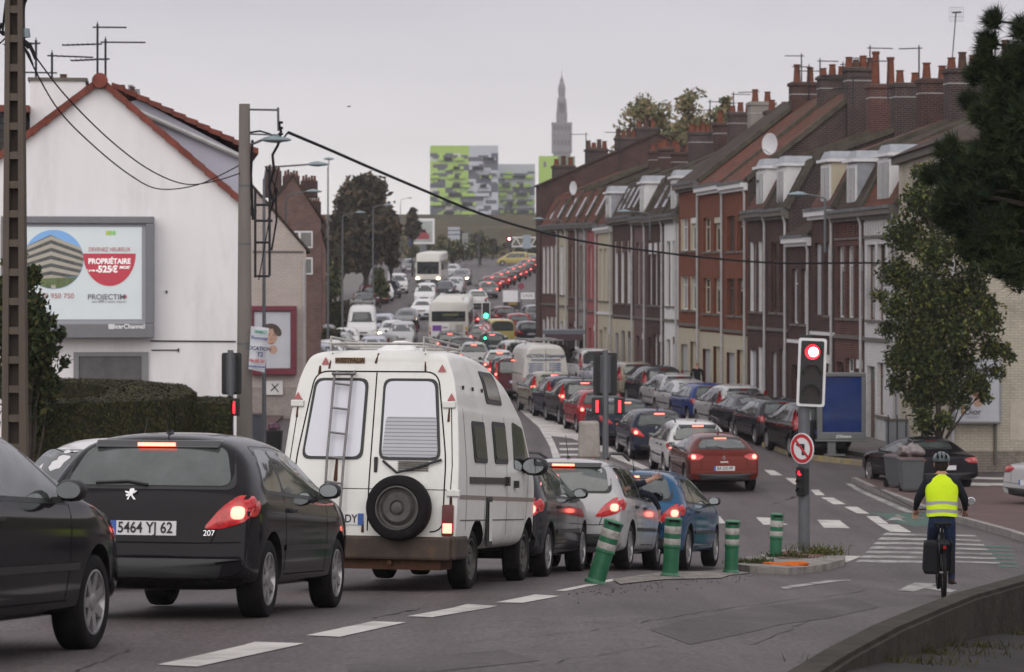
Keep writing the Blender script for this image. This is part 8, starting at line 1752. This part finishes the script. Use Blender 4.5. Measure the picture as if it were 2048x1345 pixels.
# oncoming and parked, left
def fx(px, py): return at(px, py)
LL = [('mpv',655,745,178,WHITE,'o','white car behind the pale lavender van at the left'),('hatch',690,708,178,WHITE,'o','white car with a tilted bonnet left of the white panel van'),('hatch',765,722,181,GREY,'o','grey car just above the camper roof hatch'),('mpv',800,700,181,SILV,'o','silver people carrier right of the car with lit headlights'),('estate',700,668,178,GREY,'o','grey estate behind the white panel van'),('hatch',640,672,178,WHITE,'o','small white car on the pavement by the far hedge'),('van',723,690,178,WHITE,'o','white panel van facing the camera among the oncoming cars'),
 ('box',632,762,176,LAV,'o','pale lavender van nearest on the left, beside the maroon framed poster'),
 ('estate',672,720,180,SILV,'o','silver car left of the white panel van'),
 ('hatch',645,700,178,GREY,'o','grey car near the left brick houses'),
 ('mpv',742,735,180,LAV,'o','pale lavender car in front of the white panel van'),
 ('estate',700,742,180,SILV,'o','silver estate just above the camper roof, left'),
 ('hatch',780,690,181,WHITE,'h','white car with lit headlights right of the white panel van'),
 ('estate',762,676,181,LAV,'o','pale car behind the white car with lit headlights'),
 ('hatch',810,662,181,GREY,'h','grey white car approaching behind the lit one'),
 ('hatch',842,640,182,WHITE,'o','pale car half hidden behind the cream bus'),
 ('box',848,612,182,WHITE,'o','white van on the slope behind the cream bus'),
 ('hatch',886,597,184,ANTH,'o','dark car coming down in front of the coach'),
 ('mpv',920,571,184,GREY,'h','green grey car with lit headlights right of the coach'),
 ('estate',902,556,184,SILV,'o','pale car above the car with lit headlights'),
 ('hatch',686,652,178,SILV,'o','silver parked car with a dark windscreen on the left slope'),
 ('hatch',708,640,177,GREY,'o','grey parked car on the left slope'),
 ('mpv',728,627,177,DGRN,'o','dark green parked car on the left slope'),
 ('mpv',740,613,177,MAR,'o','dark maroon parked people carrier on the left slope'),
 ('estate',757,608,177,RED,'o','red parked car on the left slope'),
 ('estate',768,603,177,WHITE,'o','white parked car left of the dark one on the left slope'),
 ('hatch',783,596,177,ANTH,'o','dark parked car near the white gate posts'),
 ('box',797,588,177,WHITE,'o','white parked car at the top of the left slope'),
 ('mpv',818,545,180,GREY,'o','grey car parked beyond the coach on the left'),
 ('sedan',832,534,180,SILV,'o','silver car parked farthest on the left, below the framed billboard')]
for k, px, py, hd_, p_, l_, lab in LL: car(k, px, py, hd_, p_, l_, lab, 'van' if k == 'van' else 'car', group=OG, name='panel_van' if k == 'van' else 'car')
FL = [('hatch',1074,652,-9,GREY,'o','grey parked car beyond the red one by the terrace end'),('estate',900,715,-2,ANTH,'b','dark estate close behind the cream bus'),('hatch',1012,655,-9,MAR,'o','dark red car ahead of the pale yellow van'),('estate',965,700,-4,GREY,'b','grey estate below the green traffic light'),('mpv',905,592,184,SILV,'o','silver people carrier coming down behind the dark one'),('estate',956,618,-5,WHITE,'o','white car rolling in the gap below the far queue'),('hatch',978,597,-6,GREY,'b','grey car at the tail of the far queue'),
 ('hatch',985,584,-8,RED,'b','red car second from the tail of the far queue'),('estate',1003,577,-9,RED,'b','red estate third in the far queue'),('hatch',1016,571,-9,MAR,'b','dark red car fourth in the far queue'),
 ('estate',1028,564,-10,ANTH,'b','dark estate fifth in the far queue'),('hatch',1040,559,-10,RED,'b','red car sixth in the far queue'),('hatch',1049,553,-10,ANTH,'b','dark car seventh in the far queue'),
 ('mpv',1058,547,-10,MAR,'b','dark people carrier eighth in the far queue'),('hatch',1068,542,-10,RED,'b','red car ninth in the far queue, by the terrace end'),('estate',1076,537,-10,ANTH,'b','last dark car visible in the far queue')]
for k, px, py, hd_, p_, l_, lab in FL: car(k, px, py, hd_, p_, l_, lab, group=FG)
yv = at(993, 531); car('box', 993, 531, -92, YEL, 'o', 'pale yellow van crossing sideways at the far junction', 'van', name='van'); 
yv2 = car('hatch', 1022, 528, -92, YEL, 'o', 'pale yellow car behind the crossing yellow van')
# ------------------------------------------------------------ air
hz = bpy.data.materials.new('haze'); hz.use_nodes = True; t = hz.node_tree; t.nodes.clear(); o_ = t.nodes.new('ShaderNodeOutputMaterial'); pv_ = t.nodes.new('ShaderNodeVolumePrincipled')
pv_.inputs['Color'].default_value = (.93,.91,.95,1); pv_.inputs['Density'].default_value = .00026; pv_.inputs['Anisotropy'].default_value = .2; t.links.new(pv_.outputs[0], o_.inputs['Volume'])
m = MB(); m.box(-600,600,-80,1650,-24,130,hz); o = m.build('haze'); tag(o, kind='stuff')
